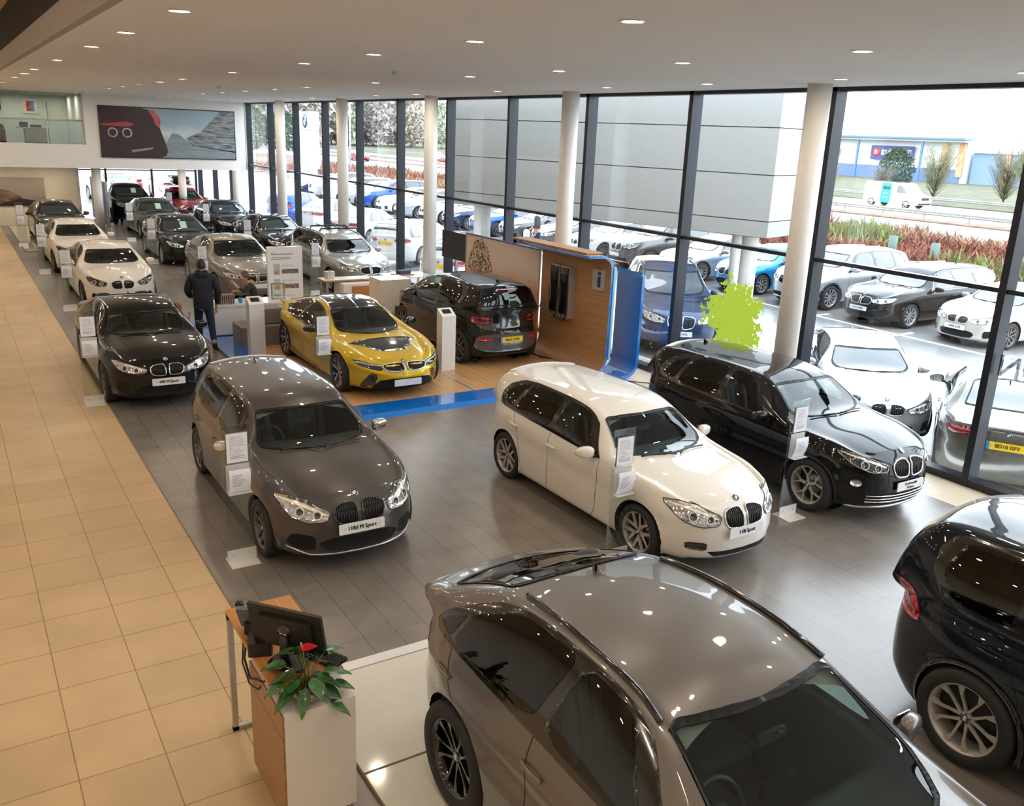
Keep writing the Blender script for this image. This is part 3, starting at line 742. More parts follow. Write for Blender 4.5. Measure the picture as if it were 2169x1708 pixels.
# ------------------------------------------------------------------ body styles (metres; front +x)
def panes_std(*ps): return list(ps)
F20=dict(wb=2.69,W=.883,z0=.17,tr=.315,rr=.228,tw=.215,wheel='star5',wm=2,arch=.035,
 rows=[(-2.00,-2.08,.62,.985,-2.14,1.01,.915),(-1.86,-1.99,.585,1.15,-2.05,1.185,.945),(-1.68,-1.84,.555,1.30,-1.92,1.345,.955),(-1.45,-1.60,.55,1.352,-1.66,1.395,.955),(-1.0,-1.05,.565,1.372,-1.05,1.415,.945),(-.35,-.35,.58,1.378,-.35,1.424,.925),(.2,.15,.58,1.352,.10,1.408,.91),
  (.55,.50,.60,1.265,.36,1.365,.905),(.90,.87,.665,1.105,.78,1.195,.90),(1.18,1.16,.735,.962,1.10,1.03,.90),(1.32,1.30,.735,.925,1.28,.985,.885),(1.65,1.65,.70,.87,1.66,.925,.84),(1.88,1.88,.63,.79,1.93,.845,.76)],
 fp=[(.17,2.05),(.24,2.13),(.40,2.155),(.56,2.145),(.68,2.115),(.78,2.07)],rp=[(.17,2.02),(.3,2.14),(.5,2.175),(.62,2.17),(.72,2.12),(.95,2.10)],rt=(-2.15,.99),ft=(2.10,.72),flare=[(1.345,.012,.35),(-1.345,.014,.35)],
 ws=((1.06,1.32),(.58,.74)),rwin=((-1.86,-1.86),(-1.62,-1.60)),panes=[[(.72,.10),(.40,.92),(-.28,.93),(-.33,.10)],[(-.42,.10),(-.37,.93),(-1.0,.90),(-1.22,.10)],[(-1.28,.13),(-1.06,.88),(-1.34,.70),(-1.52,.22)]],pg='spp',
 surround=[(.98,.04),(.62,.90),(.42,.98),(-.9,.98),(-1.3,.84),(-1.56,.40),(-1.58,.12),(-1.4,.04)],cab=(-1.75,1.12),seatx=-.18,seatz=.36,mir=(.80,.06),handles=[(-.28,6.5),(-1.12,6.6)],
 gaps=[[(.92,8.3),(.95,6),(.92,3),(.80,1.5)],[(-.36,8.4),(-.36,5),(-.36,1.5)],[(-1.2,8.4),(-1.06,6),(-.98,3.5),(-.86,1.5)],[(.80,1.6),(0,1.5),(-.86,1.5)]],
 hoodgap=[[(15.2,12.2),(16.2,12.1),(17.0,12.2),(17.6,12.6),(18.3,13.2),(19.0,14.2),(19.3,16)]],
 kid=[dict(p=[(.025,.545),(.03,.68),(.055,.72),(.19,.715),(.285,.68),(.285,.60),(.24,.53),(.06,.52)],n=9,w=.009)],
 head=dict(a=38,p=[(1.7,.86,.81),(1.88,.74,.825),(2.03,.55,.765),(2.10,.33,.685),(2.10,.36,.59),(2.03,.56,.575),(1.93,.74,.63)],ch=1,**{'in':[([(1.72,.84,.79),(1.88,.73,.80),(2.03,.55,.742),(2.09,.35,.665),(2.09,.38,.65),(2.02,.56,.715),(1.88,.73,.765)],HLW,0)],'rings':[((1.99,.64,.68),.046),((2.07,.47,.655),.042)]},edge=GBLK),
 tail=dict(a=142,p=[(-1.93,.83,.90),(-2.05,.72,.93),(-2.12,.50,.93),(-2.15,.38,.90),(-2.15,.42,.78),(-2.05,.74,.76),(-1.94,.84,.80)]),
 badge=2.35,fin=-1.25,plz=(.505,.60),bulge=.03,
 pf=[('lower_intake','F',[(-.34,.25),(-.42,.33),(-.40,.39),(-.26,.43),(.26,.43),(.40,.39),(.42,.33),(.34,.25)],GAP,.004,0,1),('spoiler','U',[(-1.50,13.2),(-1.50,16),(-1.66,16),(-1.64,14.6),(-1.62,13.1)],None,.014,2,0,.02)])
X6=dict(wb=2.933,W=.995,track=1.01,z0=.22,tr=.385,rr=.262,tw=.30,wheel='black',wm=1,arch=.04,fn=6.0,rn=7,
 rows=[(-2.28,-2.40,.70,1.14,-2.50,1.165,1.03),(-2.12,-2.26,.735,1.20,-2.40,1.225,1.07),(-1.95,-2.05,.70,1.265,-2.14,1.295,1.10),(-1.6,-1.66,.66,1.40,-1.72,1.44,1.12),(-1.2,-1.24,.645,1.515,-1.25,1.57,1.125),(-.75,-.77,.65,1.60,-.74,1.66,1.12),(-.2,-.2,.665,1.635,-.15,1.695,1.11),(.3,.28,.665,1.605,.20,1.68,1.10),
  (.62,.58,.675,1.535,.45,1.645,1.095),(.98,.93,.74,1.36,.84,1.46,1.09),(1.30,1.27,.83,1.16,1.22,1.26,1.08),(1.46,1.44,.84,1.11,1.42,1.19,1.06),(1.85,1.85,.80,1.06,1.87,1.13,1.01),(2.15,2.15,.72,.96,2.22,1.02,.90)],
 fp=[(.22,2.25),(.32,2.38),(.5,2.42),(.7,2.415),(.85,2.39),(.98,2.33)],rp=[(.22,2.30),(.4,2.47),(.7,2.50),(.85,2.46),(1.1,2.45)],rt=(-2.50,1.15),ft=(2.37,.90),flare=[(1.467,.02,.42),(-1.467,.03,.42)],
 ws=((1.14,1.44),(.62,.80)),rwin=((-1.90,-1.96),(-1.1,-1.0)),panes=[[(.80,.10),(.50,.90),(-.06,.93),(-.20,.10)],[(-.30,.10),(-.16,.93),(-.75,.92),(-1.22,.62),(-1.36,.12)],[(-1.42,.14),(-1.30,.56),(-1.62,.38),(-1.68,.20)]],pg='spp',
 surround=[(1.08,.04),(.66,.90),(.42,.985),(-.6,.985),(-1.2,.80),(-1.66,.50),(-1.78,.26),(-1.70,.06),(-1.5,.04)],cab=(-1.85,1.22),seatx=-.10,seatz=.58,mir=(.88,.07),handles=[(-.16,6.6),(-1.32,6.7)],fast=1,crown=2.2,
 gaps=[[(1.02,8.3),(1.04,6),(1.0,3),(.9,1.5)],[(-.24,8.4),(-.24,5),(-.24,1.5)],[(-1.36,8.4),(-1.2,6.2),(-1.0,4.0),(-.88,1.5)],[(.9,1.6),(0,1.5),(-.88,1.5)]],
 hoodgap=[[(16.2,12.2),(17.2,12.1),(18.0,12.2),(18.6,12.6),(19.3,13.2),(20.0,14.2),(20.3,16)]],
 kid=[dict(p=[(.03,.62),(.03,.84),(.07,.88),(.28,.86),(.31,.80),(.27,.63),(.08,.60)],n=8,w=.013)],
 head=dict(a=38,p=[(1.95,.93,.96),(2.15,.80,.97),(2.30,.58,.90),(2.36,.36,.84),(2.36,.38,.74),(2.28,.62,.75),(2.15,.84,.80)],rings=[((2.22,.70,.85),.05),((2.32,.50,.82),.05)],edge=GBLK),
 tail=dict(a=140,p=[(-2.08,.93,1.02),(-2.3,.80,1.06),(-2.43,.60,1.05),(-2.47,.40,1.0),(-2.47,.42,.93),(-2.30,.80,.86),(-2.1,.95,.93)]),
 badge=2.4,fin=-.85,finmat=None,plz=(.52,.80),lowtrim=1,
 tubes=[('roof_rail','U',[(-.85,13.35),(-.5,13.25),(0,13.2),(.35,13.2),(.60,13.15)],.020,GBLK,.012,1)],
 pf=[('fuel_flap','U',[(-1.62,6.9),(-1.62,7.9),(-1.84,7.9),(-1.84,6.9)],None,.002,0,2,.004)])
X5=mod(X6,wheel='swirl',wm=2,W=.97,track=.995,tr=.385,rr=.272,rn=9,
 rows=[(-2.25,-2.33,.77,1.13,-2.385,1.15,1.02),(-2.12,-2.30,.70,1.33,-2.37,1.36,1.08),(-1.95,-2.20,.67,1.52,-2.28,1.56,1.12),(-1.75,-2.05,.655,1.64,-2.12,1.70,1.13),(-1.35,-1.5,.665,1.695,-1.5,1.745,1.13),(-.75,-.77,.67,1.72,-.74,1.77,1.12),(-.2,-.2,.68,1.725,-.15,1.775,1.11),(.3,.28,.675,1.69,.20,1.75,1.10),
  (.62,.56,.685,1.60,.45,1.70,1.095),(.98,.93,.75,1.40,.84,1.49,1.09),(1.30,1.27,.83,1.17,1.22,1.26,1.08),(1.46,1.44,.84,1.12,1.42,1.19,1.06),(1.85,1.85,.80,1.07,1.87,1.13,1.01),(2.15,2.15,.72,.97,2.22,1.02,.90)],
 rp=[(.22,2.28),(.4,2.42),(.7,2.44),(.9,2.41),(1.1,2.39)],rt=(-2.385,1.14),rwin=((-2.10,-2.10),(-1.84,-1.84)),
 panes=[[(.80,.10),(.45,.90),(-.08,.93),(-.20,.10)],[(-.30,.10),(-.18,.93),(-1.02,.93),(-1.15,.12)],[(-1.24,.12),(-1.10,.92),(-1.55,.90),(-1.74,.45),(-1.70,.14)]],pg='spp',
 surround=[(1.08,.04),(.60,.92),(.40,.985),(-1.5,.985),(-1.72,.80),(-1.84,.45),(-1.78,.08),(-1.5,.04)],fast=0,
 tail=dict(a=140,p=[(-2.02,.93,1.00),(-2.18,.84,1.10),(-2.30,.70,1.16),(-2.36,.52,1.14),(-2.38,.42,1.06),(-2.37,.46,.96),(-2.22,.82,.90),(-2.04,.94,.92)],**{'in':[([(-2.08,.91,.99),(-2.2,.82,1.02),(-2.34,.60,1.03),(-2.34,.60,.99),(-2.2,.82,.97),(-2.08,.92,.95)],REDD,.002)]}),
 pf=[('spoiler','U',[(-1.80,13.1),(-1.80,16),(-1.99,16),(-1.97,14.6),(-1.93,13.1)],None,.02,2,0,.03)],gaps=[[(1.02,8.3),(1.04,6),(1.0,3),(.9,1.5)],[(-.24,8.4),(-.24,5),(-.24,1.5)],[(-1.18,8.4),(-1.14,6.2),(-1.0,4.0),(-.88,1.5)],[(.9,1.6),(0,1.5),(-.88,1.5)]],clad=.035,cladmat=None,fin=-1.3)
X2=dict(wb=2.67,W=.912,z0=.20,tr=.345,rr=.245,tw=.225,wheel='y5',wm=2,arch=.04,
 rows=[(-2.02,-2.08,.66,1.05,-2.15,1.075,.98),(-1.90,-2.00,.62,1.20,-2.08,1.235,1.01),(-1.72,-1.86,.59,1.37,-1.96,1.41,1.02),(-1.48,-1.62,.58,1.425,-1.70,1.475,1.015),(-1.0,-1.05,.595,1.46,-1.05,1.51,1.0),(-.35,-.35,.61,1.475,-.35,1.525,.985),(.2,.15,.61,1.45,.10,1.51,.97),
  (.55,.50,.63,1.365,.38,1.465,.965),(.90,.87,.70,1.19,.80,1.285,.96),(1.16,1.14,.765,1.045,1.10,1.12,.96),(1.30,1.28,.765,1.01,1.26,1.075,.95),(1.65,1.65,.73,.96,1.66,1.025,.91),(1.90,1.90,.66,.88,1.96,.94,.83)],
 fp=[(.20,2.04),(.28,2.14),(.45,2.17),(.62,2.16),(.78,2.13),(.88,2.08)],rp=[(.20,2.05),(.35,2.17),(.6,2.19),(.8,2.14),(1.0,2.12)],rt=(-2.16,1.06),ft=(2.12,.81),flare=[(1.335,.02,.38),(-1.335,.02,.38)],
 ws=((1.03,1.28),(.58,.72)),rwin=((-1.88,-1.88),(-1.64,-1.62)),panes=[[(.70,.10),(.40,.92),(-.26,.93),(-.31,.10)],[(-.40,.10),(-.35,.93),(-1.0,.90),(-1.20,.10)],[(-1.26,.13),(-1.06,.87),(-1.34,.66),(-1.5,.22)]],pg='spp',
 surround=[(.98,.04),(.62,.90),(.42,.98),(-.9,.98),(-1.3,.82),(-1.56,.42),(-1.6,.16),(-1.4,.04)],cab=(-1.75,1.10),seatx=-.18,seatz=.46,mir=(.78,.06),handles=[(-.28,6.4),(-1.12,6.5)],
 gaps=[[(.92,8.3),(.95,6),(.92,3),(.80,1.5)],[(-.34,8.4),(-.34,5),(-.34,1.5)],[(-1.2,8.4),(-1.06,6),(-.98,3.5),(-.86,1.5)]],
 hoodgap=[[(15.2,12.2),(16.2,12.1),(17.0,12.2),(17.6,12.6),(18.3,13.2),(19.0,14.2),(19.3,16)]],
 kid=[dict(p=[(.025,.64),(.03,.76),(.06,.80),(.20,.79),(.29,.755),(.30,.72),(.25,.60),(.05,.585)],n=8,w=.012)],
 head=dict(a=38,p=[(1.72,.88,.90),(1.90,.76,.90),(2.04,.57,.835),(2.12,.38,.77),(2.12,.40,.70),(2.05,.60,.69),(1.94,.78,.76)],rings=[((2.00,.67,.77),.045),((2.07,.52,.74),.04)],edge=SILV,m=HLD,**{'in':[([(1.75,.86,.895),(1.90,.75,.885),(2.04,.57,.825),(2.11,.40,.765),(2.11,.42,.745),(2.03,.58,.80),(1.90,.75,.855)],HLW,0)]}),
 tail=dict(a=142,p=[(-1.93,.86,.96),(-2.05,.75,1.0),(-2.13,.52,1.0),(-2.15,.44,.97),(-2.15,.48,.86),(-2.05,.78,.84),(-1.95,.87,.88)]),
 badge=2.35,fin=-1.3,plz=(.51,.66),lowtrim=1,clad=.03,rbadge=None,chrometrim=None,
 pf=[('lower_intake','F',[(-.62,.30),(-.60,.42),(.60,.42),(.62,.30),(.50,.27),(-.50,.27)],GAP,.004,0,1),('spoiler','U',[(-1.52,13.2),(-1.52,16),(-1.68,16),(-1.66,14.6),(-1.64,13.1)],None,.014,2,0,.02),
   ('fog_lamp','F',[(.70+.045*math.cos(a),.55+.045*math.sin(a)) for a in [2*PI*k/12 for k in range(12)]],CHR,.008,1,0)],
 tubes=[('grille_bar','F',[(-.60,z),(.60,z)],.009,CHR,.012,0) for z in(.32,.36,.40)]+[('bumper_lip','F',[(-.70,.225),(-.45,.24),(.45,.24),(.70,.225)],.018,SILV,.006,0)])
# saloon / coupe family
SED=dict(wb=2.81,W=.905,z0=.17,tr=.325,rr=.235,tw=.225,wheel='v10',wm=0,arch=.035,
 rows=[(-2.08,-2.24,.68,1.00,-2.32,1.02,.90),(-1.9,-2.08,.70,1.03,-2.16,1.055,.93),(-1.62,-1.74,.70,1.06,-1.78,1.085,.94),(-1.42,-1.50,.66,1.12,-1.52,1.15,.945),(-1.12,-1.16,.60,1.265,-1.12,1.30,.95),(-.80,-.80,.575,1.35,-.72,1.395,.94),(-.3,-.3,.58,1.375,-.25,1.425,.925),(.2,.18,.58,1.35,.12,1.41,.915),
  (.55,.50,.60,1.265,.38,1.365,.905),(.92,.88,.675,1.095,.80,1.19,.90),(1.22,1.20,.745,.955,1.14,1.025,.90),(1.36,1.34,.745,.925,1.32,.985,.885),(1.75,1.75,.71,.87,1.77,.93,.83),(2.02,2.02,.64,.78,2.08,.835,.75)],
 fp=[(.17,2.17),(.24,2.25),(.40,2.285),(.56,2.275),(.68,2.245),(.76,2.20)],rp=[(.17,2.18),(.3,2.30),(.5,2.335),(.70,2.32),(.9,2.29),(1.0,2.30)],rt=(-2.335,1.00),ft=(2.22,.72),flare=[(1.405,.012,.35),(-1.405,.016,.38)],
 ws=((1.08,1.35),(.60,.78)),rwin=((-1.46,-1.50),(-.92,-.84)),panes=[[(.76,.10),(.44,.92),(-.22,.93),(-.30,.10)],[(-.38,.10),(-.30,.93),(-.78,.90),(-1.10,.40),(-1.12,.12)],[(-1.17,.14),(-1.14,.38),(-1.28,.18)]],pg='spp',
 surround=[(1.02,.04),(.64,.90),(.44,.98),(-.66,.98),(-.95,.84),(-1.25,.34),(-1.34,.10),(-1.2,.04)],chrometrim=CHR,cab=(-1.35,1.16),seatx=-.15,seatz=.36,mir=(.82,.06),handles=[(-.24,6.5),(-1.16,6.6)],fast=1,
 gaps=[[(.94,8.3),(.97,6),(.94,3),(.82,1.5)],[(-.34,8.4),(-.34,5),(-.34,1.5)],[(-1.1,8.4),(-1.06,6),(-.98,3.5),(-.86,1.5)]],
 hoodgap=[[(16.2,12.2),(17.2,12.1),(18.0,12.2),(18.6,12.6),(19.3,13.2),(20.0,14.2),(20.3,16)],[(6.2,12.6),(6.6,13.2),(6.7,16)]],
 kid=[dict(p=[(.025,.56),(.03,.66),(.05,.70),(.20,.695),(.265,.66),(.26,.60),(.22,.545),(.06,.535)],n=7,w=.009)],
 head=dict(a=38,p=[(1.86,.86,.775),(2.02,.75,.785),(2.15,.56,.735),(2.22,.30,.675),(2.22,.33,.605),(2.15,.57,.60),(2.04,.76,.65)],rings=[((2.10,.66,.675),.043),((2.18,.48,.655),.04)],edge=GBLK,**{'in':[([(1.89,.84,.77),(2.02,.74,.775),(2.15,.56,.725),(2.21,.32,.665),(2.21,.34,.65),(2.14,.57,.70),(2.02,.74,.745)],HLW,0)]}),
 tail=dict(a=142,p=[(-2.06,.85,.90),(-2.2,.75,.94),(-2.29,.52,.95),(-2.32,.34,.93),(-2.32,.36,.85),(-2.22,.74,.80),(-2.08,.86,.82)]),
 badge=2.35,rbadge=.93,fin=-.9,plz=(.47,.76),
 pf=[('lower_intake','F',[(-.36,.24),(-.44,.32),(-.42,.38),(-.28,.42),(.28,.42),(.42,.38),(.44,.32),(.36,.24)],GAP,.004,0,1),('bumper_intake',32,[(2.10,.60,.44),(2.04,.76,.46),(2.02,.78,.30),(2.10,.60,.27)],GAP,.004,1,1)])
COUPE=mod(SED,panes=[[(.76,.10),(.44,.92),(-.34,.93),(-.46,.10)],[(-.53,.12),(-.42,.92),(-.80,.86),(-1.16,.34),(-1.14,.14)]],pg='sp',handles=[(-.38,6.5)],
 rows=[(r[0],r[1],r[2],(r[3]-.95)*.92+.95 if r[3]>.95 else r[3],r[4],(r[5]-.95)*.92+.95 if r[5]>.95 else r[5],r[6]) for r in SED['rows']],gaps=[[(.94,8.3),(.97,6),(.94,3),(.82,1.5)],[(-.55,8.4),(-.58,6),(-.62,3),(-.66,1.5)]],wheel='star5',wm=3)
COUPE2=mod(COUPE,wb=2.69,W=.887,rows=[(r[0]*.955,r[1]*.955,r[2]*.98,r[3]+.02,r[4]*.955,r[5]+.02,r[6]+.01) for r in COUPE['rows']],fp=[(z,x*.955) for z,x in SED['fp']],rp=[(z,x*.955) for z,x in SED['rp']],rt=(-2.23,1.02),ft=(2.12,.74),flare=[],
 panes=[[(x*.955,q) for x,q in p] for p in COUPE['panes']],surround=[(x*.955,q) for x,q in COUPE['surround']],ws=((1.03,1.28),(.575,.73)),rwin=((-1.40,-1.43),(-.88,-.80)),
 head=dict(a=38,p=[(1.76,.85,.80),(1.92,.74,.815),(2.04,.57,.76),(2.11,.36,.70),(2.11,.39,.63),(2.04,.58,.62),(1.94,.75,.68)],edge=GBLK,m=HLD,rings=[((2.0,.66,.70),.043),((2.08,.50,.68),.04)]),
 kid=[dict(p=[(.025,.56),(.03,.67),(.05,.71),(.17,.705),(.25,.67),(.245,.61),(.21,.55),(.06,.54)],n=7,w=.007,frame=GBLK)],
 tail=dict(a=142,p=[(-1.96,.83,.90),(-2.08,.74,.95),(-2.18,.52,.96),(-2.21,.36,.94),(-2.21,.38,.86),(-2.12,.72,.80),(-1.98,.84,.82)]))
EST=mod(SED,wb=2.97,W=.935,
 rows=[(-2.22,-2.36,.68,1.05,-2.44,1.07,.93),(-2.12,-2.28,.66,1.22,-2.34,1.25,.96),(-1.95,-2.10,.62,1.36,-2.14,1.40,.97),(-1.70,-1.82,.60,1.415,-1.84,1.455,.97),(-1.2,-1.24,.61,1.435,-1.22,1.48,.96),(-.6,-.6,.61,1.445,-.6,1.495,.95),(-.1,-.1,.615,1.435,-.05,1.49,.94),(.35,.32,.61,1.40,.28,1.455,.93),
  (.68,.63,.63,1.31,.50,1.41,.925),(1.0,.97,.70,1.15,.88,1.24,.92),(1.32,1.30,.77,.98,1.24,1.055,.915),(1.46,1.44,.77,.95,1.42,1.01,.90),(1.90,1.90,.74,.90,1.92,.96,.85),(2.18,2.18,.66,.80,2.24,.86,.77)],
 fp=[(.17,2.32),(.24,2.40),(.40,2.43),(.56,2.42),(.70,2.39),(.80,2.34)],rp=[(.17,2.36),(.3,2.48),(.55,2.51),(.75,2.47),(.95,2.44)],rt=(-2.46,1.05),ft=(2.36,.745),flare=[(1.485,.012,.35),(-1.485,.014,.38)],
 ws=((1.18,1.46),(.73,.90)),rwin=((-2.10,-2.10),(-1.80,-1.78)),panes=[[(.86,.10),(.54,.92),(-.12,.93),(-.20,.10)],[(-.28,.10),(-.20,.93),(-.98,.92),(-1.10,.10)],[(-1.18,.12),(-1.06,.91),(-1.68,.88),(-1.90,.40),(-1.84,.14)]],
 surround=[(1.12,.04),(.74,.90),(.54,.98),(-1.6,.98),(-1.85,.80),(-2.02,.30),(-1.95,.06),(-1.6,.04)],cab=(-2.0,1.26),seatx=-.05,mir=(.92,.06),handles=[(-.14,6.5),(-1.14,6.6)],fast=0,
 gaps=[[(1.04,8.3),(1.07,6),(1.04,3),(.92,1.5)],[(-.24,8.4),(-.24,5),(-.24,1.5)],[(-1.14,8.4),(-1.1,6),(-1.02,3.5),(-.9,1.5)]],hoodgap=SED['hoodgap'][:1],
 kid=[dict(p=[(.025,.56),(.03,.70),(.05,.74),(.24,.73),(.32,.69),(.31,.62),(.26,.56),(.06,.545)],n=8,w=.012)],
 head=dict(a=38,p=[(2.02,.88,.80),(2.18,.76,.81),(2.30,.56,.77),(2.37,.34,.72),(2.37,.36,.64),(2.30,.58,.63),(2.20,.78,.68)],edge=GBLK,rings=[((2.26,.67,.705),.045),((2.33,.48,.685),.042)],**{'in':[([(2.05,.86,.795),(2.18,.75,.80),(2.30,.56,.76),(2.36,.36,.71),(2.36,.38,.69),(2.29,.57,.73),(2.18,.75,.77)],HLW,0)]}),
 tail=dict(a=142,p=[(-2.15,.88,.93),(-2.28,.78,.97),(-2.40,.55,.97),(-2.44,.36,.95),(-2.44,.38,.86),(-2.32,.76,.82),(-2.18,.89,.84)]),
 pf=SED['pf'][:1]+[('spoiler','U',[(-1.72,13.2),(-1.72,16),(-1.86,16),(-1.85,14.6),(-1.83,13.1)],None,.014,2,0,.02)],fin=-1.3,plz=(.46,.80),tubes=[('roof_rail','U',[(-1.6,13.3),(-.8,13.25),(0,13.2),(.45,13.2)],.016,CHR,.015,1)])
GT=mod(X6,wb=2.97,W=.93,track=.915,z0=.18,tr=.34,rr=.245,tw=.24,wheel='v10',wm=0,
 rows=[(r[0],r[1],r[2]*.94,r[3]*.90-.03,r[4],r[5]*.90-.03,r[6]*.88) for r in X6['rows']],fp=[(.18,2.3),(.3,2.40),(.5,2.42),(.7,2.40),(.85,2.34)],rp=[(.18,2.3),(.35,2.47),(.7,2.5),(1.0,2.45)],rt=(-2.50,1.00),ft=(2.37,.76),flare=[],tubes=[],pf=[],lowtrim=0,
 kid=[dict(p=[(.025,.55),(.03,.70),(.05,.74),(.26,.73),(.33,.69),(.32,.62),(.27,.56),(.06,.54)],n=8,w=.012)],
 head=dict(a=38,p=[(2.0,.87,.80),(2.18,.76,.815),(2.30,.56,.77),(2.37,.36,.72),(2.37,.38,.64),(2.30,.58,.63),(2.20,.78,.68)],edge=GBLK,rings=[((2.26,.67,.705),.045),((2.33,.48,.685),.042)]),tail=EST['tail'],seatz=.40,fin=-.9,plz=(.46,.8),chrometrim=CHR)
SUV=mod(X2,wb=2.81,W=.94,tr=.36,rr=.25,wheel='v10',wm=0,rows=[(r[0]*1.06,r[1]*1.06,r[2]*1.03,r[3]*1.10-.02,r[4]*1.06,r[5]*1.10-.02,r[6]*1.08) for r in X2['rows']],fp=[(z*1.08,x*1.07) for z,x in X2['fp']],rp=[(z*1.08,x*1.06) for z,x in X2['rp']],rt=(-2.30,1.13),ft=(2.27,.86),flare=[],
 ws=((1.08,1.35),(.61,.78)),rwin=((-1.99,-1.99),(-1.74,-1.72)),panes=[[(x*1.06,q) for x,q in p] for p in [[(.70,.10),(.40,.92),(-.26,.93),(-.31,.10)],[(-.40,.10),(-.35,.93),(-1.06,.92),(-1.14,.10)],[(-1.20,.13),(-1.12,.90),(-1.44,.82),(-1.56,.3),(-1.5,.14)]]],surround=[(1.04,.04),(.66,.90),(.45,.98),(-1.3,.98),(-1.6,.80),(-1.74,.42),(-1.72,.16),(-1.5,.04)],mir=(.83,.07),
 kid=[dict(p=[(.03,.64),(.03,.84),(.07,.88),(.24,.86),(.29,.82),(.27,.66),(.08,.62)],n=7,w=.012)],
 head=dict(a=38,p=[(1.9,.90,.97),(2.08,.76,.97),(2.20,.56,.90),(2.26,.38,.86),(2.26,.40,.77),(2.18,.62,.76),(2.06,.80,.82)],rings=[((2.14,.68,.86),.05),((2.21,.52,.83),.048)],edge=GBLK),
 tail=dict(a=142,p=[(-2.05,.88,1.02),(-2.18,.77,1.06),(-2.27,.54,1.06),(-2.30,.46,1.02),(-2.30,.50,.90),(-2.18,.80,.88),(-2.07,.89,.93)]),
 pf=[('lower_intake','F',[(-.5,.30),(-.56,.42),(.56,.42),(.5,.30)],GAP,.004,0,1)],tubes=[('roof_rail','U',[(-1.4,13.3),(-.8,13.25),(0,13.2),(.4,13.2)],.016,SILV,.02,1),('bumper_lip','F',[(-.6,.26),(-.4,.28),(.4,.28),(.6,.26)],.02,SILV,.006,0)],plz=(.52,.7))
HATCH=F20
I3=dict(wb=2.57,W=.888,z0=.20,tr=.35,rr=.27,tw=.175,wheel='star5',wm=3,arch=.03,fn=5.5,rn=8,
 rows=[(-1.74,-1.80,.72,1.12,-1.86,1.14,1.00),(-1.66,-1.76,.66,1.28,-1.83,1.31,1.04),(-1.56,-1.68,.62,1.44,-1.76,1.475,1.07),(-1.40,-1.50,.60,1.515,-1.58,1.56,1.08),(-1.0,-1.05,.61,1.555,-1.05,1.60,1.07),(-.4,-.4,.62,1.57,-.4,1.615,1.0),(.1,.05,.62,1.54,.0,1.59,.98),
  (.50,.45,.64,1.44,.34,1.53,1.0),(.90,.85,.70,1.25,.78,1.34,1.01),(1.25,1.22,.74,1.07,1.18,1.15,1.0),(1.38,1.36,.74,1.02,1.34,1.10,.98),(1.60,1.60,.70,.97,1.62,1.04,.93),(1.80,1.80,.62,.88,1.86,.94,.84)],
 fp=[(.20,1.92),(.3,2.0),(.5,2.02),(.7,2.01),(.9,1.95)],rp=[(.20,1.86),(.35,1.96),(.55,1.98),(.68,1.95),(.80,1.89),(1.1,1.86)],rt=(-1.87,1.13),ft=(1.99,.82),flare=[(-1.285,.02,.3)],
 ws=((1.12,1.37),(.52,.66)),rwin=((-1.70,-1.70),(-1.48,-1.46)),panes=[[(.66,.10),(.34,.92),(-.22,.93),(-.30,.08)],[(-.38,-.0),(-.30,.93),(-1.02,.90),(-1.20,.55),(-1.1,.10),(-.9,.02)]],pg='sp',
 surround=[(.9,.04),(.5,.92),(.3,.98),(-.9,.98),(-1.25,.88),(-1.32,.60),(-1.2,.06),(-.9,-.04),(-.4,-.04)],cab=(-1.5,1.2),seatx=-.05,seatz=.50,mir=(.74,.06),handles=[(-.16,6.3)],mirmat=GBLK,
 gaps=[[(.94,8.3),(.97,6),(.9,3),(.82,1.5)],[(-.32,8.4),(-.32,5),(-.32,1.5)],[(-1.18,8.4),(-1.0,5),(-.86,2.5),(-.8,1.5)]],hoodgap=[],badge=1.9,rbadge=.90,fin=-1.2,plz=(.5,.55),head=F20['head'] and dict(a=38,p=[(1.62,.82,.88),(1.78,.70,.90),(1.90,.5,.86),(1.94,.42,.76),(1.85,.66,.74),(1.7,.80,.78)]),
 kid=[dict(p=[(.03,.68),(.05,.76),(.22,.76),(.26,.72),(.20,.67),(.06,.66)],n=0,w=.014)],
 tail=dict(a=160,p=[(-1.72,.82,1.00),(-1.82,.68,1.02),(-1.86,.44,.99),(-1.87,.42,.86),(-1.83,.60,.84),(-1.75,.80,.88)],m=GBLK,**{'in':[([(-1.74,.79,.99),(-1.82,.67,1.0),(-1.86,.47,.98),(-1.87,.45,.93),(-1.86,.50,.935),(-1.82,.66,.955),(-1.76,.75,.95),(-1.78,.72,.90),(-1.85,.50,.895),(-1.86,.46,.91),(-1.87,.44,.87),(-1.83,.60,.85),(-1.74,.78,.88)],RED,0)]}),
 pf=[('rear_glass_panel','R',[(-.66,.80),(-.72,1.0),(-.66,1.16),(.66,1.16),(.72,1.0),(.66,.80),(.5,.72),(-.5,.72)],GBLK,.003,0,2),('rear_skirt','R',[(-.74,.40),(-.70,.62),(-.5,.66),(.5,.66),(.70,.62),(.74,.40),(.5,.32),(-.5,.32)],mat('paint_skirt_grey',(.10,.11,.13),.25,.6,1),.014,0,1),
   ('rear_diffuser','R',[(-.60,.20),(-.64,.34),(.64,.34),(.60,.20)],GAP,.006,0,1),('reflector','R',[(.40,.54),(.40,.60),(.70,.60),(.68,.55)],RED,.018,1,1),('brake_lamp','R',[(-.26,1.485),(-.26,1.50),(.26,1.50),(.26,1.485)],RED,.012,0,0)])
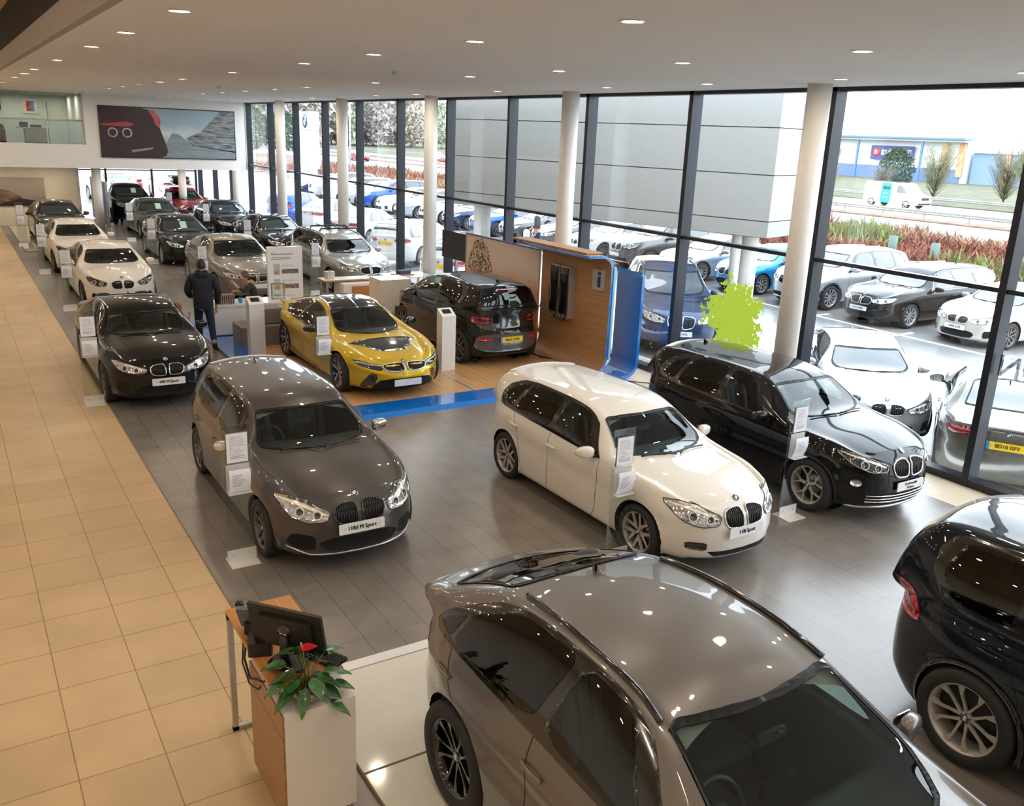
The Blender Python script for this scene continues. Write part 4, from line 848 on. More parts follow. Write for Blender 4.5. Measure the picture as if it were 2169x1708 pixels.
I8=dict(wb=2.80,W=.972,z0=.14,tr=.335,rr=.258,tw=.23,wheel='i8',wm=2,arch=.03,fn=5.2,rn=6.5,crown=2.2,
 rows=[(-2.0,-2.10,.70,.94,-2.20,.96,.86),(-1.78,-1.84,.72,1.0,-1.92,1.02,.90),(-1.50,-1.50,.68,1.06,-1.50,1.09,.92),(-1.15,-1.12,.60,1.14,-1.10,1.18,.90),(-.75,-.72,.55,1.20,-.70,1.245,.86),(-.35,-.32,.55,1.235,-.30,1.285,.84),(.05,.05,.555,1.225,.05,1.28,.83),
  (.45,.42,.58,1.15,.36,1.225,.82),(.85,.82,.64,1.00,.78,1.08,.81),(1.22,1.20,.71,.855,1.18,.925,.81),(1.40,1.38,.72,.82,1.40,.86,.80),(1.72,1.72,.68,.74,1.76,.77,.74),(2.02,2.0,.60,.65,2.08,.66,.64)],
 fp=[(.14,2.18),(.22,2.30),(.36,2.33),(.48,2.30),(.58,2.24),(.70,2.18)],rp=[(.14,2.1),(.3,2.26),(.6,2.28),(.8,2.22),(.95,2.20)],rt=(-2.24,.93),ft=(2.27,.565),flare=[(1.4,.03,.36),(-1.4,.045,.42)],
 ym=(.90,.95,.955,.955,.965,1.0,.99,.955),
 ws=((1.06,1.38),(.50,.64)),rwin=((-1.5,-1.5),(-.9,-.85)),panes=[[(.78,.10),(.44,.90),(-.18,.93),(-.36,.12)],[(-.44,.14),(-.28,.91),(-.80,.86),(-1.05,.5),(-.85,.16)]],pg='sp',
 surround=[(1.05,.04),(.62,.88),(.40,.97),(-.6,.97),(-1.1,.72),(-1.3,.4),(-1.0,.06),(-.6,.04)],cab=(-1.3,1.16),seatx=-.25,seatz=.24,seats4=False,mir=(.80,.07),mirmat=GBLK,fast=1,
 gaps=[[(1.0,8.3),(1.02,6),(.98,3),(.86,1.5)],[(-.5,8.4),(-.66,6),(-.74,3),(-.7,1.5)]],
 hoodgap=[],badge=1.75,
 kid=[dict(p=[(.03,.47),(.035,.555),(.06,.58),(.28,.575),(.40,.56),(.42,.535),(.36,.47),(.10,.45)],n=0,w=.014,frame=SILV)],
 head=dict(a=36,p=[(1.86,.90,.64),(2.02,.78,.64),(2.16,.56,.60),(2.24,.43,.58),(2.24,.46,.50),(2.14,.62,.52),(2.0,.82,.57)],ch=1,m=HLD,rings=[],**{'in':[([(1.95,.83,.63),(2.10,.68,.615),(2.22,.46,.58),(2.22,.47,.565),(2.1,.69,.59),(1.97,.82,.605)],HL,0)]}),
 tail=dict(a=142,p=[(-1.9,.92,.84),(-2.1,.80,.88),(-2.2,.55,.90),(-2.2,.50,.84),(-2.08,.80,.78)]),plz=(.30,.5),fin=None,lowtrim=1,
 pf=[('roof_panel','U',[(-.85,13.35),(-.85,16),(.66,16),(.58,14.6),(.54,13.35)],GBLK,.003,2,0),('bonnet_vent','T',[(1.22,-.70),(1.22,.70),(1.42,.50),(1.75,.30),(1.80,.12),(1.80,-.12),(1.75,-.30),(1.42,-.50)],GBLK,.004,0,1),
   ('front_intake','F',[(-.60,.22),(-.45,.37),(.45,.37),(.60,.22),(.5,.18),(-.5,.18)],GAP,.006,0,1),('air_curtain',30,[(2.2,.50,.44),(2.12,.62,.46),(1.98,.80,.20),(2.14,.58,.18)],GBLK,.006,1,1),
   ('side_sill','U',[(-.9,1.0),(-.9,3.0),(0,2.6),(.9,2.4),(.9,1.0)],GBLK,.006,1,0)])

F20=nose(warp(F20,.36)); SED=nose(warp(SED,.32)); COUPE=nose(warp(COUPE,.32)); COUPE2=nose(warp(COUPE2,.32))
X6=nose(warpk(X6,[(-2.5,-2.5),(-1.95,-2.02),(-1.0,-1.36),(-.2,-.55),(.60,.14),(1.3,.96),(2.25,2.25)]),.02); X5=nose(warpk(X5,[(-2.5,-2.5),(-1.2,-1.25),(-.2,-.45),(.60,.20),(1.3,.98),(2.25,2.25)]),.02)
X2=nose(warp(X2,.26)); EST=nose(warp(EST,.32,xc=1.25,x1=2.2)); GT=nose(warp(GT,.35,xc=1.25,x1=2.2)); SUV=nose(warp(SUV,.22,xc=1.2,x1=2.05)); I8=nose(warpk(I8,[(-2.3,-2.3),(-1.5,-1.6),(-.9,-1.15),(-.3,-.6),(.45,.05),(1.24,.80),(2.1,2.1)]),.0,0,0); HATCH=F20
# ------------------------------------------------------------------ surfaces of the showroom
def tiles(name,c1,c2,mort,bw,rh,loc,ms=.004,off=0,rough=.3,rot=0,mott=.12,ns=1.4,spec=.5,freq=2):
    m=bpy.data.materials.new(name); N,L,b=nodes(m); t=N.new('ShaderNodeTexCoord'); mp=N.new('ShaderNodeMapping'); br=N.new('ShaderNodeTexBrick')
    mp.inputs['Location'].default_value=(*loc,0); mp.inputs['Rotation'].default_value=(0,0,rot); L.new(t.outputs['Object'],mp.inputs[0]); L.new(mp.outputs[0],br.inputs[0])
    br.offset=off; br.offset_frequency=freq; br.inputs['Scale'].default_value=1; br.inputs['Brick Width'].default_value=bw; br.inputs['Row Height'].default_value=rh; br.inputs['Mortar Size'].default_value=ms; br.inputs['Mortar Smooth'].default_value=.2
    br.inputs['Color1'].default_value=(*c1,1); br.inputs['Color2'].default_value=(*c2,1); br.inputs['Mortar'].default_value=(*mort,1)
    n=N.new('ShaderNodeTexNoise'); n.inputs['Scale'].default_value=ns; n.inputs['Detail'].default_value=6; L.new(t.outputs['Object'],n.inputs['Vector'])
    r=N.new('ShaderNodeMapRange'); r.inputs[1].default_value=.3; r.inputs[2].default_value=.7; r.inputs[3].default_value=1-mott; r.inputs[4].default_value=1+mott; L.new(n.outputs['Fac'],r.inputs[0])
    x=N.new('ShaderNodeMix'); x.data_type='RGBA'; x.blend_type='MULTIPLY'; x.inputs[0].default_value=1; L.new(br.outputs['Color'],x.inputs[6]); L.new(r.outputs[0],x.inputs[7]); L.new(x.outputs[2],b.inputs['Base Color'])
    b.inputs['Roughness'].default_value=rough; b.inputs['Specular IOR Level'].default_value=spec; _M[name]=m; return m
def wood(name,c1,c2,axis='y',sc=1.0,rough=.35):
    m=bpy.data.materials.new(name); N,L,b=nodes(m); t=N.new('ShaderNodeTexCoord'); mp=N.new('ShaderNodeMapping'); n=N.new('ShaderNodeTexNoise'); c=N.new('ShaderNodeValToRGB')
    s={'y':(22,.7,22),'x':(.7,22,22),'z':(22,22,.7)}[axis]; mp.inputs['Scale'].default_value=[v*sc for v in s]; n.inputs['Scale'].default_value=1.4; n.inputs['Detail'].default_value=7; n.inputs['Distortion'].default_value=.35
    L.new(t.outputs['Object'],mp.inputs[0]); L.new(mp.outputs[0],n.inputs['Vector']); L.new(n.outputs['Fac'],c.inputs[0]); L.new(c.outputs[0],b.inputs['Base Color'])
    c.color_ramp.elements[0].position=.35; c.color_ramp.elements[1].position=.68; c.color_ramp.elements[0].color=(*c1,1); c.color_ramp.elements[1].color=(*c2,1); b.inputs['Roughness'].default_value=rough; _M[name]=m; return m
TB=tiles('beige_stone_tile',(.54,.385,.215),(.60,.425,.24),(.22,.13,.06),.573,.5975,(-.315,-9.435),rough=.42,mott=.10)
TBS=tiles('beige_border_tile',(.62,.52,.38),(.66,.55,.40),(.30,.22,.14),1.2,.8,(0,-.2),rough=.3)
TG=tiles('grey_stone_tile',(.185,.163,.145),(.205,.182,.162),(.10,.086,.074),1.2,.30,(0,-.05),off=.5,rough=.26,rot=R(90),spec=.85,mott=.10,ms=.0035,ns=3)
WPL=mat('white_platform_glass',(.74,.72,.64),.08,coat=1,var=.02); BRN=mat('brown_joint',(.20,.14,.08),.6)
WFL=wood('oak_floor',(.50,.27,.11),(.66,.40,.20),'y',1,.35); WW=wood('oak_wall_laminate',(.36,.185,.08),(.47,.265,.13),'y',1,.4)
WT=wood('cherry_desk_top',(.42,.16,.035),(.56,.25,.07),'y',1,.3); WD_=wood('walnut_cabinet_front',(.30,.155,.07),(.40,.22,.11),'x',1,.4)
BLUE=mat('gloss_blue_panel',(.005,.17,.62),.12,coat=1,var=.03); LBLUE=mat('lit_blue_edge',(.30,.66,.86),.3)
WALL=mat('wall_white_paint',(.80,.79,.77),.7,var=.02); CEIL=mat('ceiling_white_paint',(.88,.875,.865),.8,var=.02,vs=.5); COLM=mat('column_white_paint',(.78,.76,.73),.45,var=.02)
FRM=mat('anthracite_frame',(.018,.022,.03),.35,.3); GLS=glassmat('facade_glass',(.93,.96,.96)); TEAL=mat('office_wall_paint',(.55,.66,.64),.8); CARP=mat('dark_carpet',(.03,.032,.036),.95,bump=.2,vs=60)
WLAM=mat('white_laminate',(.78,.77,.76),.25,var=.02,coat=.4); STEEL=mat('brushed_steel',(.50,.49,.48),.35,.9); PAPER=mat('white_paper',(.80,.80,.85),.6,var=.02); PRINT=mat('paper_print',(.28,.28,.32),.7)
mb=MB(); mb.bx((-9,-8,-.1),(1.858,42.6,0),TB); mb.bx((1.858,-8,-.1),(10.72,50,0),TG); mb.bx((10.72,-8,-.1),(11.62,50,.0),TBS); mb.bx((1.852,-8,-.05),(1.866,34,.002),BRN); struct('floor',mb)
Ye=12.45
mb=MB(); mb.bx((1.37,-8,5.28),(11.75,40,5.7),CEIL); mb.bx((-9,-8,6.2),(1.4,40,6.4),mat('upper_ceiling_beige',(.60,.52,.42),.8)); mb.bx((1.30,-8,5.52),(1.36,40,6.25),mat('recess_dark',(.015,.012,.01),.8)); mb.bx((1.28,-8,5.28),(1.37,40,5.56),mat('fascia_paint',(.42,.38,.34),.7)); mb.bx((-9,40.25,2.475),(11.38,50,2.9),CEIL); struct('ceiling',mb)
mb=MB(); mb.bx((-9.2,-8,0),(-9,50,6.4),WALL); struct('wall_left',mb); mb=MB(); mb.bx((-9,-8.2,0),(11.7,-8,6.4),WALL); struct('wall_back',mb)
mb=MB(); mb.bx((-9,42.6,0),(5.0,42.8,2.47),mat('cream_wall_paint',(.74,.68,.55),.7,var=.02)); mb.bx((4.9,42.6,0),(5.0,50,2.47),WALL); struct('wall_lower_end',mb)
# upper end wall with the office opening
mb=MB(); mb.bx((-9,40,2.47),(11.4,40.25,3.37),WALL); mb.bx((5.08,40,3.37),(11.4,40.25,5.6),WALL); mb.bx((11.38,40,2.47),(11.42,50,5.6),WALL); struct('wall_end',mb)
mb=MB(); mb.bx((-9,45.6,3.1),(5.3,45.8,5.6),TEAL); mb.bx((5.1,40.25,3.1),(5.25,45.6,5.6),TEAL); struct('wall_office',mb)
mb=MB(); mb.bx((-9,40,5.28),(5.2,45.6,5.5),CEIL); struct('ceiling_office',mb)
mb=MB(); mb.bx((-9,40.25,2.9),(5.1,45.6,3.18),CARP); struct('floor_office',mb)
t=empty('balustrade',(0,40.1,3.37),0,'glass office balustrade with slim beige posts and handrail','balustrade')
BEI=mat('beige_metal',(.55,.50,.42),.4,.4)
mb=MB(); mb.tube([(-6,0,.9),(5.05,0,.9)],.03,BEI); mb.build('handrail',t)
for x in(-3.6,-2.1,-.6,.9,2.35,3.75,5.0): mb=MB(); mb.bx((x-.025,-.02,0),(x+.025,.02,.9),BEI); mb.build('post',t)
mb=MB(); mb.bx((-6,-.006,.06),(5.05,.006,.86),glassmat('balustrade_glass',(.85,.9,.9))); mb.build('pane',t)
# columns
k=0
for x,y,z in [(10.93,9.2-.02,5.28),(10.93,15.35,5.28),(10.93,21.5,5.28),(10.93,27.65,5.28),(10.93,33.8,5.28),(5.40,40.5,2.47),(10.9,39.9,2.47),(9.4,43.5,2.47)]:
    k+=1; mb=MB(); mb.lathe([(0,0),(.175,0),(.175,z),(0,z)],COLM,40,M=Matrix.Translation((x,y,0))); o=struct('column_%d'%k,mb)
# glazed side, one bay at a time
Ym=[6.30+3.083*i for i in range(-4,15)]
for i,y in enumerate(Ym):
    top=5.28; y2=y+3.083
    mb=MB(); mb.bx((11.50,y-.05,-.02),(11.74,y+.05,top),FRM); mb.bx((11.53,y,2.685),(11.66,y2,2.745),FRM); mb.bx((11.51,y,-.02),(11.72,y2,.10),FRM); mb.bx((11.50,y,top-.06),(11.72,y2,top),FRM)
    o=struct('window_%d'%(i+1),mb)
    for n,(a,b) in (('lower_pane',(.1,2.69)),('upper_pane',(2.74,top-.05))):
        mb=MB(); mb.add([(11.62,y+.04,a),(11.62,y2-.04,a),(11.62,y2-.04,b),(11.62,y+.04,b)],[(0,1,2,3)],GLS); mb.build(n,o)
mb=MB(); 
for x in(5.0,7.1,9.3,11.5): mb.bx((x-.05,49.9,0),(x+.05,50.05,2.47),FRM)
mb.bx((5,49.93,1.9),(11.5,50,1.96),FRM); o=struct('window_30',mb); mb=MB(); mb.add([(5,49.97,0),(11.5,49.97,0),(11.5,49.97,2.47),(5,49.97,2.47)],[(0,1,2,3)],GLS); mb.build('pane',o)
# downlights: rows of round lamps let into the ceiling
LAMP=mat('downlight_glow',(1,.9,.7),.5,em=(1,.84,.64),es=LS_); LRIM=mat('downlight_trim',(.75,.6,.5),.2,.6)
p=empty('downlight'); mb=MB(); mb.lathe([(.098,.004),(.104,0),(.098,-.010),(.084,-.006),(.082,.0)],LRIM,24); mb.build('trim_ring',p); mb=MB(); mb.lathe([(0,-.002),(.083,-.002)],LAMP,20); mb.build('lamp',p)
YL=[-6.7,-4.2,-1.7,.8,3.3,5.8,8.25,10.75,13.25,17.0,20.9,23.3,25.9,28.3,30.7,33.1,35.6,38.1]; n=0
def near(y): return 'near the desk end' if y<11 else ('above the middle of the hall' if y<24 else 'towards the far wall')
for ci,x in enumerate((1.85,4.67,7.42,10.2)):
    rn=('row beside the ceiling edge','second row from the ceiling edge','third row from the ceiling edge','row along the glazing')[ci]
    for y in YL:
        o=p if n==0 else copy_tree(p); o.location=(x,y,5.279); n+=1
        tag(o,'warm round ceiling downlight in the %s'%rn,'ceiling light','ceiling downlights, '+rn)
for x in(-1.2,-4.2,-7):  # unseen lamps, added to light the beige floor
    for y in YL: o=copy_tree(p); o.location=(x,y,6.199); tag(o,'added unseen downlight in the raised ceiling to light the beige walkway','ceiling light','added downlights in the raised ceiling')
for x,y in((-3,42),(-1,42),(1,42),(3,42),(4.6,42),(-3,44.4),(-1,44.4),(1,44.4),(3,44.4),(4.6,44.4)): o=copy_tree(p); o.location=(x,y,5.279); tag(o,'added downlight brightening the upstairs office','ceiling light','added office downlights')  # lamps added to brighten the dim office
for x,y in((1.5,41.3),(3.8,41.3),(6.5,42.5),(9,42.5),(6.5,46.5),(9,46.5)): o=copy_tree(p); o.location=(x,y,2.469); tag(o,'downlight in the low ceiling under the upstairs office','ceiling light','low ceiling downlights')
for x,y,l in((6.25,13.54,'small white smoke detector on the ceiling, the nearer one'),(6.2,23.9,'small smoke detector on the ceiling, the farther one')):
    mb=MB(); mb.lathe([(0,-.05),(.035,-.05),(.045,-.025),(.06,-.02),(.06,0),(0,0)],mat('detector_grey',(.5,.5,.5),.5),16); o=mb.build('smoke_detector'); o.location=(x,y,5.28); tag(o,l,'smoke detector')
# ------------------------------------------------------------------ timber display stage with blue border
mb=MB(); z=.05
mb.bx((4.95,13.08,0),(7.565,20.9,z),WFL); mb.bx((7.595,13.08,0),(10.21,20.9,z),WFL); mb.bx((7.565,13.08,0),(7.595,20.9,z+.001),BLUE)
st=mb.build('display_stage'); tag(st,'low oak stage with bright blue border under the yellow coupe','stage')
mb=MB(); mb.add([(4.3,12.42,0),(10.6,12.42,0),(10.6,12.56,z),(4.36,12.56,z)],[(0,1,2,3)],BLUE); mb.bx((4.36,12.56,0),(4.95,20.9,z),BLUE); mb.bx((4.95,12.56,0),(10.6,13.08,z),BLUE); mb.build('blue_border',st)
# curved oak wall
def cprof(x0,x1,rb,rt,zt,led):
    P=[(x0-rb-.08,z+.003)]; P+=[(x0-rb+rb*math.sin(a),z+rb-rb*math.cos(a)) for a in [PI/2*k/10 for k in range(1,11)]]
    P+=[(x0,zt-rt)]+[(x0-rt+rt*math.cos(a),zt-rt+rt*math.sin(a)) for a in [PI/2*k/8 for k in range(1,9)]]+[(led,zt)]
    return P
def sheet(mb,P,y0,y1,th,min_,mout,medge):
    n=len(P); Q=[]
    for i,(x,zz) in enumerate(P):
        a=P[max(i-1,0)]; b=P[min(i+1,n-1)]; dx,dz=b[0]-a[0],b[1]-a[1]; L=math.hypot(dx,dz) or 1; Q.append((x+dz/L*th,max(zz-dx/L*th,.002)))
    mb.grid([[(x,y0,zz),(x,y1,zz)] for x,zz in P],min_); mb.grid([[(x,y0,zz),(x,y1,zz)] for x,zz in Q],mout)
    for y in(y0,y1): mb.grid([[(a[0],y,a[1]),(b[0],y,b[1])] for a,b in zip(P,Q)],medge,smooth=False)
    mb.add([(P[-1][0],y0,P[-1][1]),(P[-1][0],y1,P[-1][1]),(Q[-1][0],y1,Q[-1][1]),(Q[-1][0],y0,Q[-1][1])],[(0,1,2,3)],medge)
cw=empty('curved_backdrop',(0,0,0),0,'curved oak wall with blue edges behind the black electric hatchback','display wall')
mb=MB(); sheet(mb,cprof(10.5,0,.30,.22,2.27,9.96),13.12,15.45,.05,WW,WW,BLUE); mb.build('oak_panel',cw)
mb=MB(); sheet(mb,[(p[0]+.46 if k>1 else p[0]+.3,p[1]*.87) for k,p in enumerate(cprof(10.5,0,.28,.05,2.27,10.3))][:-3],12.75,13.5,.06,BLUE,BLUE,BLUE); mb.build('blue_panel',cw)
mb=MB(); mb.bx((10.553,13.10,.3),(10.60,13.16,2.1),LBLUE); mb.build('lit_edge',cw)  # end edge of the wall, its lit look painted in as paler blue
mb=MB(); mb.bx((10.02,13.3,2.33),(10.4,15.9,2.36),WW); mb.build('shelf',cw)
# i lettering plaque
mb=MB(); mb.bx((10.44,13.30,1.62),(10.50,13.62,2.02),mat('sign_beige',(.40,.38,.35),.5)); sg=mb.build('wall_sign'); tag(sg,'small beige sign with dark blue lettering on the oak wall','sign')
mb=MB(); mb.bx((10.43,13.36,1.68),(10.445,13.44,1.88),mat('sign_navy',(.01,.05,.14),.3)); mb.bx((10.43,13.36,1.91),(10.445,13.44,1.97),_M['sign_navy']); mb.build('lettering',sg)
# orange picture panel
def picmat(name,stops,scale=(1,1,1),ns=2.5,dist=1.2,axis=1):
    m=bpy.data.materials.new(name); N,L,b=nodes(m); t=N.new('ShaderNodeTexCoord'); mp=N.new('ShaderNodeMapping'); mp.inputs['Scale'].default_value=scale; n=N.new('ShaderNodeTexNoise'); n.inputs['Scale'].default_value=ns; n.inputs['Detail'].default_value=8; n.inputs['Distortion'].default_value=dist
    s=N.new('ShaderNodeSeparateXYZ'); a=N.new('ShaderNodeMath'); a.operation='MULTIPLY_ADD'; a.inputs[1].default_value=.55; c=N.new('ShaderNodeValToRGB')
    L.new(t.outputs['Generated'],s.inputs[0]); L.new(t.outputs['Generated'],mp.inputs[0]); L.new(mp.outputs[0],n.inputs['Vector']); L.new(n.outputs['Fac'],a.inputs[0]); L.new(s.outputs[axis],a.inputs[2]); L.new(a.outputs[0],c.inputs[0])
    e=c.color_ramp.elements; e[0].position,e[0].color=stops[0][0],(*stops[0][1],1); e[1].position,e[1].color=stops[-1][0],(*stops[-1][1],1)
    for p_,cc in stops[1:-1]: k=e.new(p_); k.color=(*cc,1)
    L.new(c.outputs[0],b.inputs['Base Color']); b.inputs['Roughness'].default_value=.4; return m
PM=picmat('autumn_photo_print',[(.15,(.06,.03,.01)),(.34,(.72,.17,.02)),(.62,(.88,.32,.09)),(.95,(.80,.52,.38)),(1.2,(.74,.60,.50))],(1,1.5,.8),3,2,2)
pw=empty('photo_backdrop',(0,0,0),0,'large orange autumn photo panel between the oak wall and television','picture panel')
mb=MB(); mb.bx((10.45,15.5,.02),(10.50,18.62,2.12),PM); mb.build('print',pw); mb=MB(); mb.bx((10.44,15.5,2.12),(10.52,18.64,2.14),mat('panel_purple_edge',(.05,.03,.08),.4)); mb.bx((10.44,18.62,0),(10.52,18.65,2.14),SILV); mb.build('panel_edge',pw)
# tree and ruin shapes printed on the panel: flat ink just proud of the surface
random.seed(3); mb=MB(); ink=mat('print_dark_tree',(.05,.025,.01),.45,var=.6,vs=30); ink2=mat('print_gold_leaves',(.30,.13,.02),.45,var=.5,vs=30)
for k in range(1500):
    a=random.uniform(0,2*PI); r=random.random()**.6; y=17.95+r*.58*math.cos(a); zz=1.12+r*.93*math.sin(a); s_=random.uniform(.02,.06)
    mb.add([(10.449-.0001*(k%5),y,zz),(10.449-.0001*(k%5),y+s_,zz+s_*.3),(10.449-.0001*(k%5),y+s_*.2,zz+s_)],[(0,1,2)],ink if random.random()<.55 else ink2)
mb.bx((10.4485,17.8,.3),(10.4487,17.92,1.3),ink); mb.build('printed_tree',pw)
# television on a stand
tv=empty('television',(10.9,20.05,0),0,'black flat television on a slim stand beside the round column','television')
mb=MB(); mb.bx((-.02,-.60,1.33),(.03,.60,1.98),GBLK); mb.bx((-.025,-.62,1.31),(-.015,.62,2.0),BLK); mb.build('screen',tv); mb=MB(); mb.bx((.03,-.04,0),(.09,.04,1.6),SILV); mb.bx((-.2,-.3,0),(.3,.3,.02),SILV); mb.build('stand',tv)
# white tablet plinths
def plinth(x,y,lab):
    t=empty('tablet_plinth',(x,y,.05),0,lab,'plinth','white tablet plinths'); mb=MB()
    w=.145; mb.prism([(-w,0),(w,0),(w,1.08),(-w,1.20)],-.15,.15,WLAM,axis='y') if 0 else mb.add([(-w,-.11,0),(w,-.11,0),(w,.11,0),(-w,.11,0),(-w,-.11,1.05),(w,-.11,1.05),(w,.11,1.17),(-w,.11,1.17)],[(0,1,2,3),(4,5,6,7),(0,1,5,4),(1,2,6,5),(2,3,7,6),(3,0,4,7)],WLAM); mb.build('body',t)
    M=Matrix.Translation((0,.01,1.118))@Matrix.Rotation(math.atan2(.12,.22),4,'X'); mb=MB(); mb.rbox((0,0,0),(.17,.12,.012),.01,GBLK,M); mb.build('tablet_screen',t)
plinth(4.86,16.93,'white tablet plinth standing before the grey bench cubes'); plinth(7.80,14.60,'white tablet plinth between the yellow and black electric cars')
# wall chargers and cable
def charger(y,lab):
    t=empty('wall_charger',(10.5,y,0),0,lab,'charger','wallbox chargers'); mb=MB()
    O=[(-.16,1.95),(.14,1.95),(.16,1.85),(.10,1.45),(.09,1.15),(.15,.98),(.13,.90),(-.15,.90),(-.17,1.1)]
    mb.prism([(a,b) for a,b in O],-.16,0,mat('charger_silver',(.42,.40,.37),.35,.4),axis='x'); mb.build('housing',t); mb=MB(); mb.prism([(a*.8-.01,1.4+(b-1.4)*.88+.04) for a,b in O],-.19,-.155,GBLK,axis='x'); mb.build('front_cover',t)
    mb=MB(); mb.tube([(-.1,-.1,1.7),(-.2,-.17,1.4),(-.2,-.15,1.0),(-.15,-.05,.86),(-.17,.1,1.0),(-.2,.12,1.5)],.012,BLK); mb.build('cable_loop',t); mb=MB(); mb.rbox((-.18,-.06,1.72),(.05,.09,.16),.02,BLK,axis='x'); mb.build('plug',t)
charger(14.75,'silver and black wall charger on the oak wall, nearer the orange picture'); charger(14.40,'silver and black wall charger on the oak wall, nearer the blue panel')
mb=MB(); mb.tube([(10.3,15.1,1.1),(10.15,15.3,.7),(9.9,15.2,.35),(9.95,14.9,.12),(10.0,14.6,.065),(10.15,14.45,.065),(10.05,14.75,.065),(9.8,15.2,.1),(9.75,15.25,.5),(9.86,15.22,.85)],.011,BLK,8); o=mb.build('charging_cable'); tag(o,'black charging cable looping from the wall to the electric hatchback','cable')
mb=MB(); mb.tube([(10.6,12.6,.01),(10.9,12.3,.01),(11.1,11.9,.01),(11.3,11.3,.01),(11.4,10.9,.01)],.008,BLK,6); o=mb.build('floor_cable'); tag(o,'thin black cable on the beige border tiles by the glazing','cable')
# white raised platforms
def platform(x0,x1,ys,lab):
    t=empty('white_platform',(x0,ys[0],0),0,lab,'platform')
    for a,b in zip(ys,ys[1:]): mb=MB(); mb.bx((0,a-ys[0]+.012,.002),(x1-x0,b-ys[0]-.012,.03),WPL); mb.build('panel',t)
    mb=MB(); mb.bx((-.012,-.0,.001),(x1-x0+.012,ys[-1]-ys[0]+.12,.02),BRN); mb.bx((-.02,ys[-1]-ys[0],.0),(x1-x0+.02,ys[-1]-ys[0]+.12,.034),WLAM); mb.build('edge_trim',t)
platform(2.04,4.95,[.2,2.55,4.92,6.15],'glossy white floor platform under the bronze coupe SUV'); platform(2.15,5.0,[34.0,37,40,42],'cream floor platform under the dark brown car at the far end')
mb=MB(); mb.bx((11.40,-8,5.28),(11.78,50,8.6),WALL); struct('wall_sky_block',mb)  # unseen upper facade, added to block sky light on the clad box
mb=MB(); mb.bx((-9,39.9,5.5),(1.4,40.1,6.4),WALL); struct('wall_end_upper',mb)
# ------------------------------------------------------------------ pictures on the end walls
pc=empty('wall_poster',(5.6,39.98,2.9),0,'wide framed poster of a red car rear beside a mountain road','poster')
mb=MB(); mb.bx((0,-.03,0),(5.35,.01,2.0),mat('poster_frame_black',(.02,.02,.02),.4)); mb.build('frame',pc)
SKY_=picmat('poster_cloudy_sky',[(.2,(.05,.10,.14)),(.5,(.18,.30,.38)),(.75,(.55,.60,.62)),(1,(.30,.42,.50))],(2.2,1,1),3,.6,2)
mb=MB(); mb.bx((.04,-.036,.04),(5.31,-.03,1.96),SKY_); mb.build('printed_sky',pc)
def flat(name,poly,m,par,y=-.04): mb=MB(); mb.prism(poly,y-.003,y,m,axis='y'); return mb.build(name,par)
flat('printed_road',[(2.3,.04),(5.3,.04),(5.3,.35),(3.6,.55),(3.0,1.0),(2.75,1.02),(2.5,.6)],mat('poster_road',(.20,.25,.28),.5,var=.2,vs=3,stretch=(.5,1,6)),pc)
flat('printed_cliff',[(3.55,.55),(5.31,.30),(5.31,1.96),(4.75,1.96),(4.3,1.5),(3.9,1.1),(3.3,.85)],mat('poster_cliff',(.17,.19,.20),.5,var=.9,vs=2.5,stretch=(1,1,5)),pc)
flat('printed_car_body',[(.04,.04),(2.3,.04),(2.48,.12),(2.55,.3),(2.5,.55),(2.35,1.0),(2.2,1.5),(2.05,1.78),(1.9,1.9),(1.6,1.96),(.04,1.96)],mat('poster_dark_red',(.035,.014,.018),.4,var=.2),pc,-.042)
flat('printed_car_highlight',chaikin([(1.85,1.9),(2.1,1.9),(2.35,1.55),(2.3,1.2),(2.15,1.3),(2.05,1.6)],2,.2),mat('poster_pink',(.50,.10,.12),.4,var=.3),pc,-.046)
flat('printed_tail_lamp',chaikin([(.05,1.30),(1.1,1.42),(1.35,1.30),(1.1,1.22),(.05,1.24)],2,.2),mat('poster_lamp',(.38,.05,.06),.4),pc,-.046)
for x in(.48,1.02):
    mb=MB(); mb.lathe([(.14,0),(.19,0),(.19,.004),(.14,.004)],mat('poster_chrome',(.45,.42,.38),.4),28,M=Matrix.Translation((x,-.048,.98)),axis='y'); mb.build('printed_tailpipe',pc)
flat('printed_plate',[(1.15,.22),(1.95,.36),(1.97,.44),(1.15,.32)],mat('poster_plate',(.20,.26,.27),.4),pc,-.046)
wp=empty('wall_picture',(0,42.58,0),0,'sepia car photograph on the cream wall beneath the office','picture')
mb=MB(); mb.bx((-1.6,-.03,.78),(3.66,0,1.94),picmat('sepia_sky',[(.2,(.10,.08,.06)),(.6,(.30,.26,.22)),(1,(.40,.34,.28))],(2,1,1),2,.5,2)); mb.build('print',wp)
flat('printed_car',chaikin([(-1.6,.8),(2.2,.8),(2.9,1.0),(2.6,1.3),(2.0,1.5),(1.2,1.52),(.2,1.4),(-1.6,1.45)],2,.2),mat('sepia_car',(.20,.12,.08),.4,var=.8,vs=2.2,stretch=(1,1,3)),wp,-.035)
flat('printed_shadow',[(1.6,.8),(3.64,.8),(3.64,.95),(2.7,1.1),(2.2,.95)],mat('sepia_dark',(.02,.015,.012),.5),wp,-.038)
